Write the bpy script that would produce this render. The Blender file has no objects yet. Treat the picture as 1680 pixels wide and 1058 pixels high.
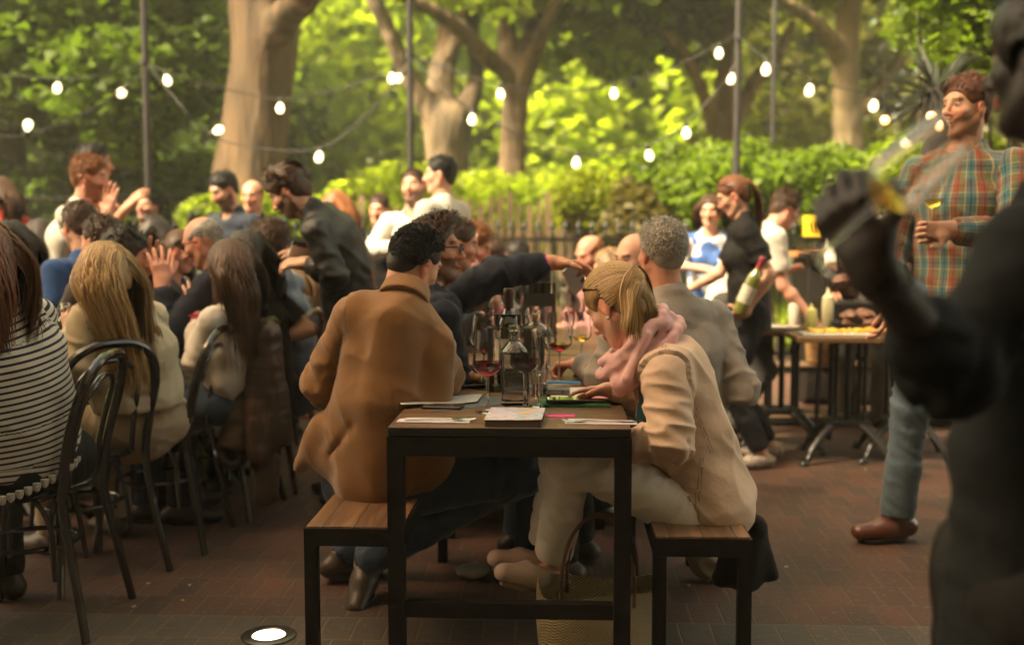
import bpy, math, random
import numpy as np
from mathutils import Vector, Matrix
R = math.radians
sc = bpy.context.scene
COL = bpy.data.collections.new("Scene"); sc.collection.children.link(COL)
# ---------------------------------------------------------------- camera
FPX, CX, CY = 1800.0, 840.0, 529.0
CAMZ, PITCH, YAW = 1.27, 4.57, 2.54
cam_d = bpy.data.cameras.new("camera"); cam = bpy.data.objects.new("camera", cam_d); COL.objects.link(cam)
cam.location = (0, 0, CAMZ); cam.rotation_euler = (R(90 - PITCH), 0, R(YAW))
cam_d.sensor_width = 36; cam_d.lens = FPX / 1680 * 36; cam_d.clip_start = 0.05; cam_d.clip_end = 400
cam_d.dof.use_dof = True; cam_d.dof.focus_distance = 3.12; cam_d.dof.aperture_fstop = 1.75; cam_d.dof.aperture_blades = 0
sc.camera = cam
# ---------------------------------------------------------------- light
sc.view_settings.view_transform = 'Standard'; sc.view_settings.look = 'None'
sc.view_settings.exposure = 2.6; sc.view_settings.gamma = 1.0
world = bpy.data.worlds.new("World"); sc.world = world; world.use_nodes = True
SUN_EL, SUN_AZ = 46, -128          # azimuth from +Y towards +X, degrees
nt = world.node_tree; bg = nt.nodes['Background']
sky = nt.nodes.new('ShaderNodeTexSky'); sky.sky_type = 'NISHITA'; sky.sun_disc = False
sky.sun_elevation = R(SUN_EL); sky.sun_rotation = R(SUN_AZ); sky.dust_density = 4.0; sky.air_density = 1.0; sky.ozone_density = 0.6
warm = nt.nodes.new('ShaderNodeMix'); warm.data_type = 'RGBA'; warm.blend_type = 'MULTIPLY'; warm.inputs[0].default_value = 1.0
warm.inputs[7].default_value = (1.0, 0.72, 0.41, 1)      # warm evening air
nt.links.new(sky.outputs[0], warm.inputs[6]); nt.links.new(warm.outputs[2], bg.inputs[0]); bg.inputs[1].default_value = 0.15
sl = bpy.data.lights.new("sun", 'SUN'); sl.energy = 5.0; sl.angle = R(14); sl.color = (1.0, 0.88, 0.60)
so = bpy.data.objects.new("sun", sl); COL.objects.link(so)
_d = Vector((math.sin(R(SUN_AZ)) * math.cos(R(SUN_EL)), math.cos(R(SUN_AZ)) * math.cos(R(SUN_EL)), math.sin(R(SUN_EL))))
so.rotation_euler = _d.to_track_quat('Z', 'Y').to_euler(); so.location = (0, 0, 20)
sc.cycles.max_bounces = 8; sc.cycles.transparent_max_bounces = 8; sc.cycles.transmission_bounces = 8
sc.cycles.caustics_reflective = False; sc.cycles.caustics_refractive = False; sc.cycles.sample_clamp_indirect = 4.0

# ---------------------------------------------------------------- pixel -> world helpers (used to read real positions off the photo)
CM = cam.rotation_euler.to_matrix()
FW = Vector((-math.sin(R(YAW)), math.cos(R(YAW)), 0))
def ray(u, v): return CM @ Vector(((u - CX) / FPX, -(v - CY) / FPX, -1))
def W(u, v, d):
    r = ray(u, v); t = d / r.dot(FW); return Vector((0, 0, CAMZ)) + r * t
def G(u, v, z=0.0):
    r = ray(u, v); t = (z - CAMZ) / r.z; return Vector((0, 0, CAMZ)) + r * t
V = lambda *a: Vector(a)
npv = lambda v: np.array(tuple(v), dtype=np.float64)
def nrm(a):
    a = np.asarray(a, dtype=np.float64); return a / (np.linalg.norm(a) + 1e-12)

# ---------------------------------------------------------------- materials
MATS = {}
def nodes_of(m):
    m.use_nodes = True; return m.node_tree, m.node_tree.nodes['Principled BSDF']
def N(nt, t, **k):
    n = nt.nodes.new(t)
    for a, b in k.items(): setattr(n, a, b)
    return n
def simple(name, col, rough=0.6, bdist=.01,  metal=0.0, noise=0.12, nscale=8.0, bump=0.0, bscale=60.0, spec=0.5, coat=0.0, stretch=None):
    if name in MATS: return MATS[name]
    m = bpy.data.materials.new(name); nt, b = nodes_of(m)
    tc = N(nt, 'ShaderNodeTexCoord'); src = tc.outputs['Object']
    if stretch:
        mp = N(nt, 'ShaderNodeMapping'); mp.inputs['Scale'].default_value = stretch; nt.links.new(src, mp.inputs[0]); src = mp.outputs[0]
    n = N(nt, 'ShaderNodeTexNoise'); n.inputs['Scale'].default_value = nscale; n.inputs['Detail'].default_value = 5; nt.links.new(src, n.inputs[0])
    r = N(nt, 'ShaderNodeValToRGB'); c = Vector(col[:3])
    r.color_ramp.elements[0].position = .3; r.color_ramp.elements[1].position = .7
    r.color_ramp.elements[0].color = (*(c * (1 - noise)), 1); r.color_ramp.elements[1].color = (*(c * (1 + noise)), 1)
    nt.links.new(n.outputs['Fac'], r.inputs[0]); nt.links.new(r.outputs[0], b.inputs['Base Color'])
    b.inputs['Roughness'].default_value = rough; b.inputs['Metallic'].default_value = metal
    b.inputs['Specular IOR Level'].default_value = spec; b.inputs['Coat Weight'].default_value = coat
    if bump:
        n2 = N(nt, 'ShaderNodeTexNoise'); n2.inputs['Scale'].default_value = bscale; n2.inputs['Detail'].default_value = 4; nt.links.new(src, n2.inputs[0])
        bp = N(nt, 'ShaderNodeBump'); bp.inputs['Strength'].default_value = bump; bp.inputs['Distance'].default_value = bdist
        nt.links.new(n2.outputs['Fac'], bp.inputs['Height']); nt.links.new(bp.outputs[0], b.inputs['Normal'])
    MATS[name] = m; return m
def mathn(nt, op, a, b=None, c=None):
    n = N(nt, 'ShaderNodeMath', operation=op)
    for i, x in enumerate((a, b, c)):
        if x is None: continue
        if isinstance(x, (int, float)): n.inputs[i].default_value = x
        else: nt.links.new(x, n.inputs[i])
    return n.outputs[0]
def mixc(nt, f, a, b, bt='MIX'):
    n = N(nt, 'ShaderNodeMix', data_type='RGBA', blend_type=bt)
    for i, x in ((0, f), (6, a), (7, b)):
        if isinstance(x, (int, float)): n.inputs[i].default_value = x
        elif isinstance(x, tuple): n.inputs[i].default_value = (*x[:3], 1)
        else: nt.links.new(x, n.inputs[i])
    return n.outputs[2]
def cloth_mat(name, col, pattern=None, col2=None, rough=0.85, scale=1.0, sheen=0.15, weave=0.25, noise=.1, crease=1.0, seam=False):
    """fabric; attribute 'pc' = (metres along the limb, metres around it, region)"""
    if name in MATS: return MATS[name]
    m = bpy.data.materials.new(name); nt, b = nodes_of(m)
    at = N(nt, 'ShaderNodeAttribute', attribute_name='pc'); sp = N(nt, 'ShaderNodeSeparateXYZ'); nt.links.new(at.outputs['Vector'], sp.inputs[0])
    A, B_ = sp.outputs[0], sp.outputs[1]
    tc = N(nt, 'ShaderNodeTexCoord')
    n = N(nt, 'ShaderNodeTexNoise'); n.inputs['Scale'].default_value = 14; n.inputs['Detail'].default_value = 6; nt.links.new(tc.outputs['Object'], n.inputs[0])
    c = Vector(col[:3]); base = mixc(nt, n.outputs['Fac'], tuple(c * (1 - noise)), tuple(c * (1 + noise)))
    def band(x, period, lo, hi):
        f = mathn(nt, 'FRACT', mathn(nt, 'ADD', mathn(nt, 'DIVIDE', x, period), 50.0))
        return mathn(nt, 'MULTIPLY', mathn(nt, 'GREATER_THAN', f, lo), mathn(nt, 'LESS_THAN', f, hi))
    hgt = None
    if pattern == 'stripe':
        base = mixc(nt, band(A, 0.0195 * scale, 0.0, 0.38), base, col2)
    elif pattern == 'vstripe':
        base = mixc(nt, band(B_, 0.02 * scale, 0.0, 0.2), base, col2)
    elif pattern == 'cord':
        s = mathn(nt, 'SINE', mathn(nt, 'MULTIPLY', B_, 6.2832 / 0.0042)); hgt = s
        base = mixc(nt, mathn(nt, 'MULTIPLY_ADD', s, .12, .12), base, tuple(c * .55))
    elif pattern == 'plaid':
        P = .115
        blue, red, orange, cream, dark, grn = (.055,.16,.21), (.30,.045,.025), (.2,.08,.02), (.46,.36,.16), (.012,.010,.010), (.13,.15,.07)
        base = (.12, .15, .10)
        for X in (A, B_):
            base = mixc(nt, mathn(nt, 'MULTIPLY', band(X, P, 0.0, .34), .6), base, blue)
            base = mixc(nt, mathn(nt, 'MULTIPLY', band(X, P, .44, .60), .5), base, red)
            base = mixc(nt, mathn(nt, 'MULTIPLY', band(X, P, .64, .72), .6), base, red)
            base = mixc(nt, mathn(nt, 'MULTIPLY', band(X, P, .78, .90), .4), base, grn)
            base = mixc(nt, mathn(nt, 'MULTIPLY', band(X, P, .365, .40), .75), base, cream)
            base = mixc(nt, mathn(nt, 'MULTIPLY', band(X, P, .95, .985), .75), base, cream)
            base = mixc(nt, mathn(nt, 'MULTIPLY', band(X, P, .16, .195), .85), base, dark)
            base = mixc(nt, mathn(nt, 'MULTIPLY', band(X, P, .61, .635), .8), base, dark)
    elif pattern == 'print':
        vn = N(nt, 'ShaderNodeTexNoise'); vn.inputs['Scale'].default_value = 9; nt.links.new(tc.outputs['Object'], vn.inputs[0])
        base = mixc(nt, mathn(nt, 'GREATER_THAN', vn.outputs['Fac'], .52), base, col2)
    elif pattern == 'denim':
        n3 = N(nt, 'ShaderNodeTexNoise'); n3.inputs['Scale'].default_value = 3.5; n3.inputs['Detail'].default_value = 3; nt.links.new(tc.outputs['Object'], n3.inputs[0])
        base = mixc(nt, n3.outputs['Fac'], tuple(c * .65), tuple(c * 1.5))
    nt.links.new(base, b.inputs['Base Color']) if not isinstance(base, tuple) else None
    b.inputs['Roughness'].default_value = rough; b.inputs['Sheen Weight'].default_value = sheen; b.inputs['Specular IOR Level'].default_value = .25 if rough > .5 else .5
    n2 = N(nt, 'ShaderNodeTexNoise'); n2.inputs['Scale'].default_value = 38; n2.inputs['Detail'].default_value = 5; nt.links.new(tc.outputs['Object'], n2.inputs[0])
    h = n2.outputs['Fac']
    n4 = N(nt, 'ShaderNodeTexNoise'); n4.inputs['Scale'].default_value = 420; nt.links.new(tc.outputs['Object'], n4.inputs[0])
    h = mathn(nt, 'MULTIPLY_ADD', n4.outputs['Fac'], .25, h)
    if hgt is not None: h = mathn(nt, 'MULTIPLY_ADD', hgt, .10, h)
    bp = N(nt, 'ShaderNodeBump'); bp.inputs['Strength'].default_value = weave; bp.inputs['Distance'].default_value = .012
    nt.links.new(h, bp.inputs['Height'])
    # creases: ridged noise, warped and stretched the way cloth pulls
    wv = N(nt, 'ShaderNodeTexNoise'); wv.inputs['Scale'].default_value = 3.2; wv.inputs['Detail'].default_value = 2; nt.links.new(tc.outputs['Object'], wv.inputs[0])
    va = N(nt, 'ShaderNodeVectorMath', operation='MULTIPLY_ADD'); nt.links.new(wv.outputs['Color'], va.inputs[0]); va.inputs[1].default_value = (.22, .22, .22); nt.links.new(tc.outputs['Object'], va.inputs[2])
    hs = []
    for sc_, st, rot in ((7.0, (1, 1, .42), .5), (11.0, (.5, 1, 1.1), -.6)):
        mp = N(nt, 'ShaderNodeMapping'); mp.inputs['Scale'].default_value = st; mp.inputs['Rotation'].default_value = (rot*.6, rot, 0); nt.links.new(va.outputs[0], mp.inputs[0])
        rn = N(nt, 'ShaderNodeTexNoise', noise_type='RIDGED_MULTIFRACTAL'); rn.inputs['Scale'].default_value = sc_; rn.inputs['Detail'].default_value = 1.4; rn.inputs['Roughness'].default_value = .45; nt.links.new(mp.outputs[0], rn.inputs[0]); hs.append(rn.outputs['Fac'])
    hh = mathn(nt, 'MULTIPLY_ADD', hs[1], .45, hs[0])
    if seam:
        sa = N(nt, 'ShaderNodeAttribute', attribute_name='seam'); sm = mathn(nt, 'GREATER_THAN', sa.outputs['Fac'], .62)
        bk = mathn(nt, 'MULTIPLY', mathn(nt, 'GREATER_THAN', mathn(nt, 'ABSOLUTE', B_), .527), mathn(nt, 'LESS_THAN', A, .9)); sm = mathn(nt, 'MAXIMUM', sm, bk)
        nt.links.new(mixc(nt, mathn(nt, 'MULTIPLY', sm, .55), base, tuple(c*.35)), b.inputs['Base Color']); hh = mathn(nt, 'MULTIPLY_ADD', sm, -.12, hh)
    b2 = N(nt, 'ShaderNodeBump'); b2.inputs['Strength'].default_value = min(1.0, .75*crease); b2.inputs['Distance'].default_value = .022*crease; nt.links.new(hh, b2.inputs['Height']); nt.links.new(bp.outputs[0], b2.inputs['Normal'])
    nt.links.new(b2.outputs[0], b.inputs['Normal'])
    MATS[name] = m; return m
def skin_mat():
    m = bpy.data.materials.new('skin'); nt, b = nodes_of(m)
    at = N(nt, 'ShaderNodeAttribute', attribute_name='Col')
    tc = N(nt, 'ShaderNodeTexCoord'); n = N(nt, 'ShaderNodeTexNoise'); n.inputs['Scale'].default_value = 30; n.inputs['Detail'].default_value = 5; nt.links.new(tc.outputs['Object'], n.inputs[0])
    nt.links.new(mixc(nt, mathn(nt, 'MULTIPLY', n.outputs['Fac'], .6), at.outputs['Color'], mixc(nt, 1.0, at.outputs['Color'], (1.05, .72, .66), 'MULTIPLY')), b.inputs['Base Color'])
    b.inputs['Roughness'].default_value = .52; b.inputs['Subsurface Weight'].default_value = .12; b.inputs['Subsurface Scale'].default_value = .01
    b.inputs['Subsurface Radius'].default_value = (1, .35, .2)
    n2 = N(nt, 'ShaderNodeTexNoise'); n2.inputs['Scale'].default_value = 180; nt.links.new(tc.outputs['Object'], n2.inputs[0])
    bp = N(nt, 'ShaderNodeBump'); bp.inputs['Strength'].default_value = .15; bp.inputs['Distance'].default_value = .004
    nt.links.new(n2.outputs['Fac'], bp.inputs['Height']); nt.links.new(bp.outputs[0], b.inputs['Normal'])
    return m
SKIN = skin_mat()
def hair_mat(name, c1, c2, rough=.46):
    if name in MATS: return MATS[name]
    m = bpy.data.materials.new(name); nt, b = nodes_of(m)
    at = N(nt, 'ShaderNodeAttribute', attribute_name='hv')
    nt.links.new(mixc(nt, at.outputs['Fac'], c1, c2), b.inputs['Base Color'])
    b.inputs['Roughness'].default_value = rough; b.inputs['Specular IOR Level'].default_value = .4
    MATS[name] = m; return m

# ---------------------------------------------------------------- object helpers
def tag(o, label=None, cat=None, group=None, kind=None):
    if label: o['label'] = label
    if cat: o['category'] = cat
    if group: o['group'] = group
    if kind: o['kind'] = kind
    return o
def empty(name, loc, rz=0.0, **k):
    o = bpy.data.objects.new(name, None); COL.objects.link(o); o.location = loc; o.rotation_euler = (0, 0, rz); o.empty_display_size = .1
    return tag(o, **k)
def link_mesh(name, me, mat, parent=None, loc=None):
    o = bpy.data.objects.new(name, me); COL.objects.link(o)
    if mat is not None: me.materials.append(mat)
    if parent is not None: o.parent = parent
    if loc is not None: o.location = loc
    return o
def copy_tree(o, parent=None):
    c = o.copy(); COL.objects.link(c); c.parent = parent
    for ch in list(o.children): copy_tree(ch, c)
    return c
def np_mesh(name, verts, faces, smooth=True):
    """verts (n,3); faces (m,4) or (m,3) int array"""
    me = bpy.data.meshes.new(name); verts = np.asarray(verts, dtype=np.float32); faces = np.asarray(faces, dtype=np.int32)
    n, k = faces.shape
    me.vertices.add(len(verts)); me.vertices.foreach_set('co', verts.ravel())
    me.loops.add(n * k); me.loops.foreach_set('vertex_index', faces.ravel())
    me.polygons.add(n); me.polygons.foreach_set('loop_start', np.arange(0, n * k, k, dtype=np.int32))
    me.polygons.foreach_set('loop_total', np.full(n, k, dtype=np.int32))
    if smooth: me.polygons.foreach_set('use_smooth', np.ones(n, dtype=bool))
    me.update(calc_edges=True); me.validate(); return me
class MB:
    """mesh buffer: boxes, tubes, lathes -> one object"""
    def __init__(s): s.v = []; s.f = []; s.sm = []
    def add(s, vs, fs, smooth=False):
        b = len(s.v); s.v += [tuple(x) for x in vs]; s.f += [tuple(i + b for i in f) for f in fs]; s.sm += [smooth] * len(fs); return s
    def box(s, lo, hi, rz=0.0, c=None, bev=0.0, M=None):
        x0, y0, z0 = lo; x1, y1, z1 = hi; b = min(bev, abs(x1-x0)/2.1, abs(y1-y0)/2.1, abs(z1-z0)/2.1)
        if b <= 0:
            vs = [V(x, y, z) for z in (z0, z1) for x, y in ((x0, y0), (x1, y0), (x1, y1), (x0, y1))]
            fs = [(3, 2, 1, 0), (4, 5, 6, 7), (0, 1, 5, 4), (1, 2, 6, 5), (2, 3, 7, 6), (3, 0, 4, 7)]
        else:
            def ring(z, i): return [V(x0+b+i*-b if False else x0+(b if i else 0), y0+(0 if not i else 0), z)]
            def oct_(z, ins):
                a = ins; return [V(x0+a+b,y0+a,z), V(x1-a-b,y0+a,z), V(x1-a,y0+a+b,z), V(x1-a,y1-a-b,z), V(x1-a-b,y1-a,z), V(x0+a+b,y1-a,z), V(x0+a,y1-a-b,z), V(x0+a,y0+a+b,z)]
            b2 = b*.999/1.0
            vs = oct_(z0, b*.6) + oct_(z0+b*.6, 0) + oct_(z1-b*.6, 0) + oct_(z1, b*.6)
            fs = [tuple(range(7, -1, -1)), tuple(range(24, 32))]
            for k in range(3):
                for i in range(8): j = (i+1) % 8; fs.append((k*8+i, k*8+j, k*8+8+j, k*8+8+i))
        if M is not None: vs = [M @ v for v in vs]
        elif rz: 
            c = V(*(c or ((x0+x1)/2, (y0+y1)/2, 0))); Rm = Matrix.Rotation(rz, 3, 'Z'); vs = [Rm @ (v-c) + c for v in vs]
        return s.add(vs, fs)
    def tube(s, pts, r, n=10, closed=False, flat=1.0, up=None):
        pts = [V(*p) for p in pts]; m = len(pts); rs = r if isinstance(r, (list, tuple)) else [r]*m
        vs = []; prev = None
        for i, p in enumerate(pts):
            t = (pts[(i+1) % m] - pts[i-1]) if closed else (pts[min(i+1, m-1)] - pts[max(i-1, 0)])
            t = t.normalized() if t.length > 1e-9 else V(0, 0, 1)
            if prev is None:
                a = V(*up) if up else (V(0, 0, 1) if abs(t.z) < .9 else V(1, 0, 0)); u = (a - t*a.dot(t)).normalized()
            else:
                u = prev - t*prev.dot(t); u = u.normalized() if u.length > 1e-6 else prev
            prev = u; w = t.cross(u)
            for k in range(n):
                a = 2*math.pi*k/n; vs.append(p + (u*math.cos(a)*flat + w*math.sin(a))*rs[i])
        fs = []
        for i in range(m if closed else m-1):
            j = (i+1) % m
            for k in range(n): l = (k+1) % n; fs.append((i*n+k, i*n+l, j*n+l, j*n+k))
        if not closed: fs += [tuple(range(n-1, -1, -1)), tuple((m-1)*n+k for k in range(n))]
        return s.add(vs, fs, True)
    def lathe(s, prof, n=24, c=(0, 0, 0), sq=0.0, M=None, close=False):
        """prof: (r, z) list bottom->top; sq squareness 0..1"""
        vs = []; c = V(*c)
        for r, z in prof:
            for k in range(n):
                a = 2*math.pi*(k+.5)/n; rr = r
                if sq:
                    ca, sa = abs(math.cos(a)), abs(math.sin(a)); e = 2+8*sq; rr = r/((ca**e+sa**e)**(1/e))
                p = V(rr*math.cos(a), rr*math.sin(a), z); vs.append((M @ p if M is not None else p) + c)
        m = len(prof); fs = []
        for i in range(m if close else m-1):
            j = (i+1) % m
            for k in range(n): l = (k+1) % n; fs.append((i*n+k, i*n+l, j*n+l, j*n+k))
        if not close:
            fs += [tuple(range(n-1, -1, -1)), tuple((m-1)*n+k for k in range(n))]
        return s.add(vs, fs, True)
    def build(s, name, mat, parent=None, loc=None, auto=35):
        me = bpy.data.meshes.new(name); me.from_pydata(s.v, [], s.f); me.update()
        me.polygons.foreach_set('use_smooth', s.sm)
        if any(s.sm): 
            try: me.set_sharp_from_angle(angle=R(auto))
            except Exception: pass
        return link_mesh(name, me, mat, parent, loc)
def spline(pts, n=8, closed=False):
    P = [V(*p) for p in pts]; out = []; m = len(P)
    segs = m if closed else m-1
    for i in range(segs):
        p0 = P[(i-1) % m] if (closed or i > 0) else P[0]*2-P[1]
        p1, p2 = P[i], P[(i+1) % m]
        p3 = P[(i+2) % m] if (closed or i+2 < m) else P[-1]*2-P[-2]
        for k in range(n):
            t = k/n; out.append(.5*((2*p1)+(p2-p0)*t+(2*p0-5*p1+4*p2-p3)*t*t+(3*p1-p0-3*p2+p3)*t**3))
    if not closed: out.append(P[-1])
    return out

# ---------------------------------------------------------------- smooth solid mesher (blended distance field -> one continuous quad mesh)
def axis(lo, hi, h, fines=()):
    xs = [lo]; x = lo
    while x < hi:
        st = h
        for a, b, f in fines:
            if a - 1e-9 <= x < b: st = min(st, f)
        for a, b, f in fines:
            if x < a - 1e-9 and x + st > a: st = max(a - x, 1e-4) if a - x > f * .5 else f
        x += st; xs.append(x)
    return np.array(xs, dtype=np.float32)
class Solid:
    def __init__(s): s.p = []
    def cap(s, a, b, ra, rb=None, k=.02, op='u', wide=1.0, ax=None, flatends=False):
        a, b = npv(a), npv(b); rb = ra if rb is None else rb
        m = max(ra, rb) * max(wide, 1.0)
        s.p.append((op, 'flat' if flatends else 'cap', (a, b, ra, rb, wide, None if ax is None else nrm(ax)), k, np.minimum(a, b)-m, np.maximum(a, b)+m)); return s
    def ell(s, c, r, rot=None, k=.02, op='u'):
        c = npv(c); r = np.array(r, dtype=np.float64); m = r.max() if rot is not None else r
        s.p.append((op, 'ell', (c, r, None if rot is None else np.array(rot)), k, c-m, c+m)); return s
    def bounds(s):
        u = [p for p in s.p if p[0] == 'u']
        return np.min([p[4] for p in u], axis=0), np.max([p[5] for p in u], axis=0)
    def mesh(s, h=.01, fines=(), pad=.03):
        """fines: list of (lo3, hi3, step)"""
        lo, hi = s.bounds(); lo = lo-pad; hi = hi+pad
        AX = [axis(lo[i], hi[i], h, [(f[0][i], f[1][i], f[2]) for f in fines]) for i in range(3)]
        F = np.full([len(a) for a in AX], 1.0, dtype=np.float32)
        for op, ty, pr, k, blo, bhi in s.p:
            mg = k + h*1.8
            ix = [(max(0, int(np.searchsorted(AX[i], blo[i]-mg))-1), min(len(AX[i]), int(np.searchsorted(AX[i], bhi[i]+mg))+1)) for i in range(3)]
            if any(a >= b for a, b in ix): continue
            sl = tuple(slice(a, b) for a, b in ix)
            X = AX[0][sl[0]][:, None, None]; Y = AX[1][sl[1]][None, :, None]; Z = AX[2][sl[2]][None, None, :]
            if ty in ('cap', 'flat'):
                a, b, ra, rb, wide, wax = pr; ab = b-a; L2 = float(ab @ ab) + 1e-12; L = math.sqrt(L2)
                dx, dy, dz = X-np.float32(a[0]), Y-np.float32(a[1]), Z-np.float32(a[2])
                t0 = (dx*np.float32(ab[0]) + dy*np.float32(ab[1]) + dz*np.float32(ab[2]))/np.float32(L2); t = np.clip(t0, 0, 1)
                qx, qy, qz = dx-t*np.float32(ab[0]), dy-t*np.float32(ab[1]), dz-t*np.float32(ab[2])
                if ty == 'flat': qx, qy, qz = dx-t0*np.float32(ab[0]), dy-t0*np.float32(ab[1]), dz-t0*np.float32(ab[2])
                rr = ra+(rb-ra)*t
                if wide != 1.0:
                    w = wax; c = qx*np.float32(w[0])+qy*np.float32(w[1])+qz*np.float32(w[2]); d2 = qx*qx+qy*qy+qz*qz - c*c
                    ln = np.sqrt(np.maximum(d2, 0)+(c/np.float32(wide))**2); ln2 = np.sqrt(np.maximum(d2, 0)+c*c)+1e-6
                    D = (ln-rr)*np.minimum(1.0, 1.0)*np.clip(ln2/(ln+1e-6), 1, wide)*.8
                else: D = np.sqrt(qx*qx+qy*qy+qz*qz)-rr
                if ty == 'flat': D = np.maximum(D, (np.abs(t0-.5)-.5)*np.float32(L))
            else:
                c, r, rot = pr; dx, dy, dz = X-np.float32(c[0]), Y-np.float32(c[1]), Z-np.float32(c[2])
                if rot is not None:
                    q = [dx*np.float32(rot[0][j])+dy*np.float32(rot[1][j])+dz*np.float32(rot[2][j]) for j in range(3)]
                else: q = [dx, dy, dz]
                k0 = np.sqrt(sum((q[j]/np.float32(r[j]))**2 for j in range(3))); k1 = np.sqrt(sum((q[j]/np.float32(r[j]**2))**2 for j in range(3)))+1e-9
                D = k0*(k0-1)/k1
            D = D.astype(np.float32); A = F[sl]; kk = np.float32(max(k, 1e-4))
            if op == 'u':
                hh = np.clip(.5+.5*(A-D)/kk, 0, 1); F[sl] = A+(D-A)*hh-kk*hh*(1-hh)
            elif op == 's':
                D = -D; hh = np.clip(.5-.5*(A-D)/kk, 0, 1); F[sl] = A+(D-A)*hh+kk*hh*(1-hh)
        return nets(F, AX)
def nets(F, AX):
    I = F < 0; n = F.shape
    c = np.zeros([k-1 for k in n], dtype=np.int8)
    S = lambda o, A: A[o[0]:n[0]-1+o[0], o[1]:n[1]-1+o[1], o[2]:n[2]-1+o[2]]
    offs = [(i, j, k) for i in (0, 1) for j in (0, 1) for k in (0, 1)]
    for o in offs: c += S(o, I)
    act = np.argwhere((c > 0) & (c < 8)); m = len(act)
    vid = np.full(c.shape, -1, dtype=np.int64); vid[act[:, 0], act[:, 1], act[:, 2]] = np.arange(m)
    acc = np.zeros((m, 3)); cnt = np.zeros(m)
    fv = {o: F[act[:, 0]+o[0], act[:, 1]+o[1], act[:, 2]+o[2]] for o in offs}
    for o in offs:
        for d in range(3):
            if o[d]: continue
            o2 = list(o); o2[d] = 1; o2 = tuple(o2); a, b = fv[o], fv[o2]; x = (a < 0) != (b < 0)
            t = np.where(x, a/np.where(a == b, 1, a-b), 0)
            for e in range(3): acc[:, e] += np.where(x, o[e]+(t if e == d else 0), 0)
            cnt += x
    acc /= np.maximum(cnt, 1)[:, None]
    P = np.stack([AX[e][act[:, e]]+acc[:, e]*(AX[e][act[:, e]+1]-AX[e][act[:, e]]) for e in range(3)], axis=1)
    Q = []
    for d in range(3):
        a, b = (d+1) % 3, (d+2) % 3
        s0 = [slice(None)]*3; s1 = [slice(None)]*3; s0[d] = slice(0, -1); s1[d] = slice(1, None)
        x = I[tuple(s0)] != I[tuple(s1)]; e = np.argwhere(x)
        e = e[(e[:, a] > 0) & (e[:, b] > 0) & (e[:, a] < n[a]-1) & (e[:, b] < n[b]-1)]
        ins = I[e[:, 0], e[:, 1], e[:, 2]]
        def cell(da, db):
            q = e.copy(); q[:, a] -= da; q[:, b] -= db; return vid[q[:, 0], q[:, 1], q[:, 2]]
        q = np.stack([cell(1, 1), cell(0, 1), cell(0, 0), cell(1, 0)], axis=1)
        q = np.where(ins[:, None], q, q[:, ::-1]); Q.append(q)
    Q = np.concatenate(Q); Q = Q[(Q >= 0).all(axis=1)]
    return P, Q
def relax(P, Q, it=1, w=.5):
    for _ in range(it):
        A = np.zeros_like(P); c = np.zeros(len(P))
        for i in range(4):
            for j in ((i+1) % 4, (i-1) % 4):
                for e in range(3): A[:, e] += np.bincount(Q[:, i], P[Q[:, j], e], len(P))
                c += np.bincount(Q[:, i], minlength=len(P))
        P = P*(1-w)+A/np.maximum(c, 1)[:, None]*w
    return P
def normals(P, Q):
    a = P[Q[:, 2]]-P[Q[:, 0]]; b = P[Q[:, 3]]-P[Q[:, 1]]; fn = np.cross(a, b); n = np.zeros_like(P)
    for i in range(4):
        for e in range(3): n[:, e] += np.bincount(Q[:, i], fn[:, e], len(P))
    return n/(np.linalg.norm(n, axis=1, keepdims=True)+1e-12)
def sinnoise(P, seed, freq, octs=3, aniso=(1, 1, 1)):
    r = np.random.RandomState(seed); o = np.zeros(len(P)); a = 1.0; tot = 0
    Pw = P*np.array(aniso)
    for k in range(octs):
        acc = np.zeros(len(P))
        for _ in range(4):
            d = r.normal(size=3); d /= np.linalg.norm(d); acc += np.sin(Pw @ d*freq+r.rand()*6.28+o*1.5)
        o += acc*a/4; tot += a; a *= .55; freq *= 2.03
    return o/tot
def col_attr(me, name, arr):
    at = me.attributes.new(name, 'FLOAT_COLOR', 'POINT'); c = np.ones((len(arr), 4), dtype=np.float32); c[:, :3] = arr; at.data.foreach_set('color', c.ravel())
def vec_attr(me, name, arr):
    at = me.attributes.new(name, 'FLOAT_VECTOR', 'POINT'); at.data.foreach_set('vector', np.asarray(arr, dtype=np.float32).ravel())
def flt_attr(me, name, arr):
    at = me.attributes.new(name, 'FLOAT', 'POINT'); at.data.foreach_set('value', np.asarray(arr, dtype=np.float32).ravel())
# ================================================================ people
def unit_dir(fwd, right, lean, side):
    return nrm(np.array([0, 0, 1.0])*math.cos(R(lean))*math.cos(R(side)) + fwd*math.sin(R(lean)) + right*math.sin(R(side)))
def ik(s, t, l1, l2, pole):
    d = t-s; L = np.linalg.norm(d); mx = (l1+l2)*.995
    if L > mx: t = s+d/L*mx; d = t-s; L = mx
    u = d/(L+1e-9); a = (l1*l1-l2*l2+L*L)/(2*L); h = math.sqrt(max(l1*l1-a*a, 0)); p = pole-u*(pole@u); p = nrm(p)
    return s+u*a+p*h, t
def rotz(v, a):
    c, s = math.cos(R(a)), math.sin(R(a)); return np.array([c*v[0]-s*v[1], s*v[0]+c*v[1], v[2]])
ARM = dict(down=(.06, .04, -.52), table=(-.04, .34, -.36), lap=(-.06, .26, -.42), clap=(-.14, .30, -.04), chin=(-.13, .20, .02), fold=(-.16, .20, -.26), hold=(-.05, .30, -.18))
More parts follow.
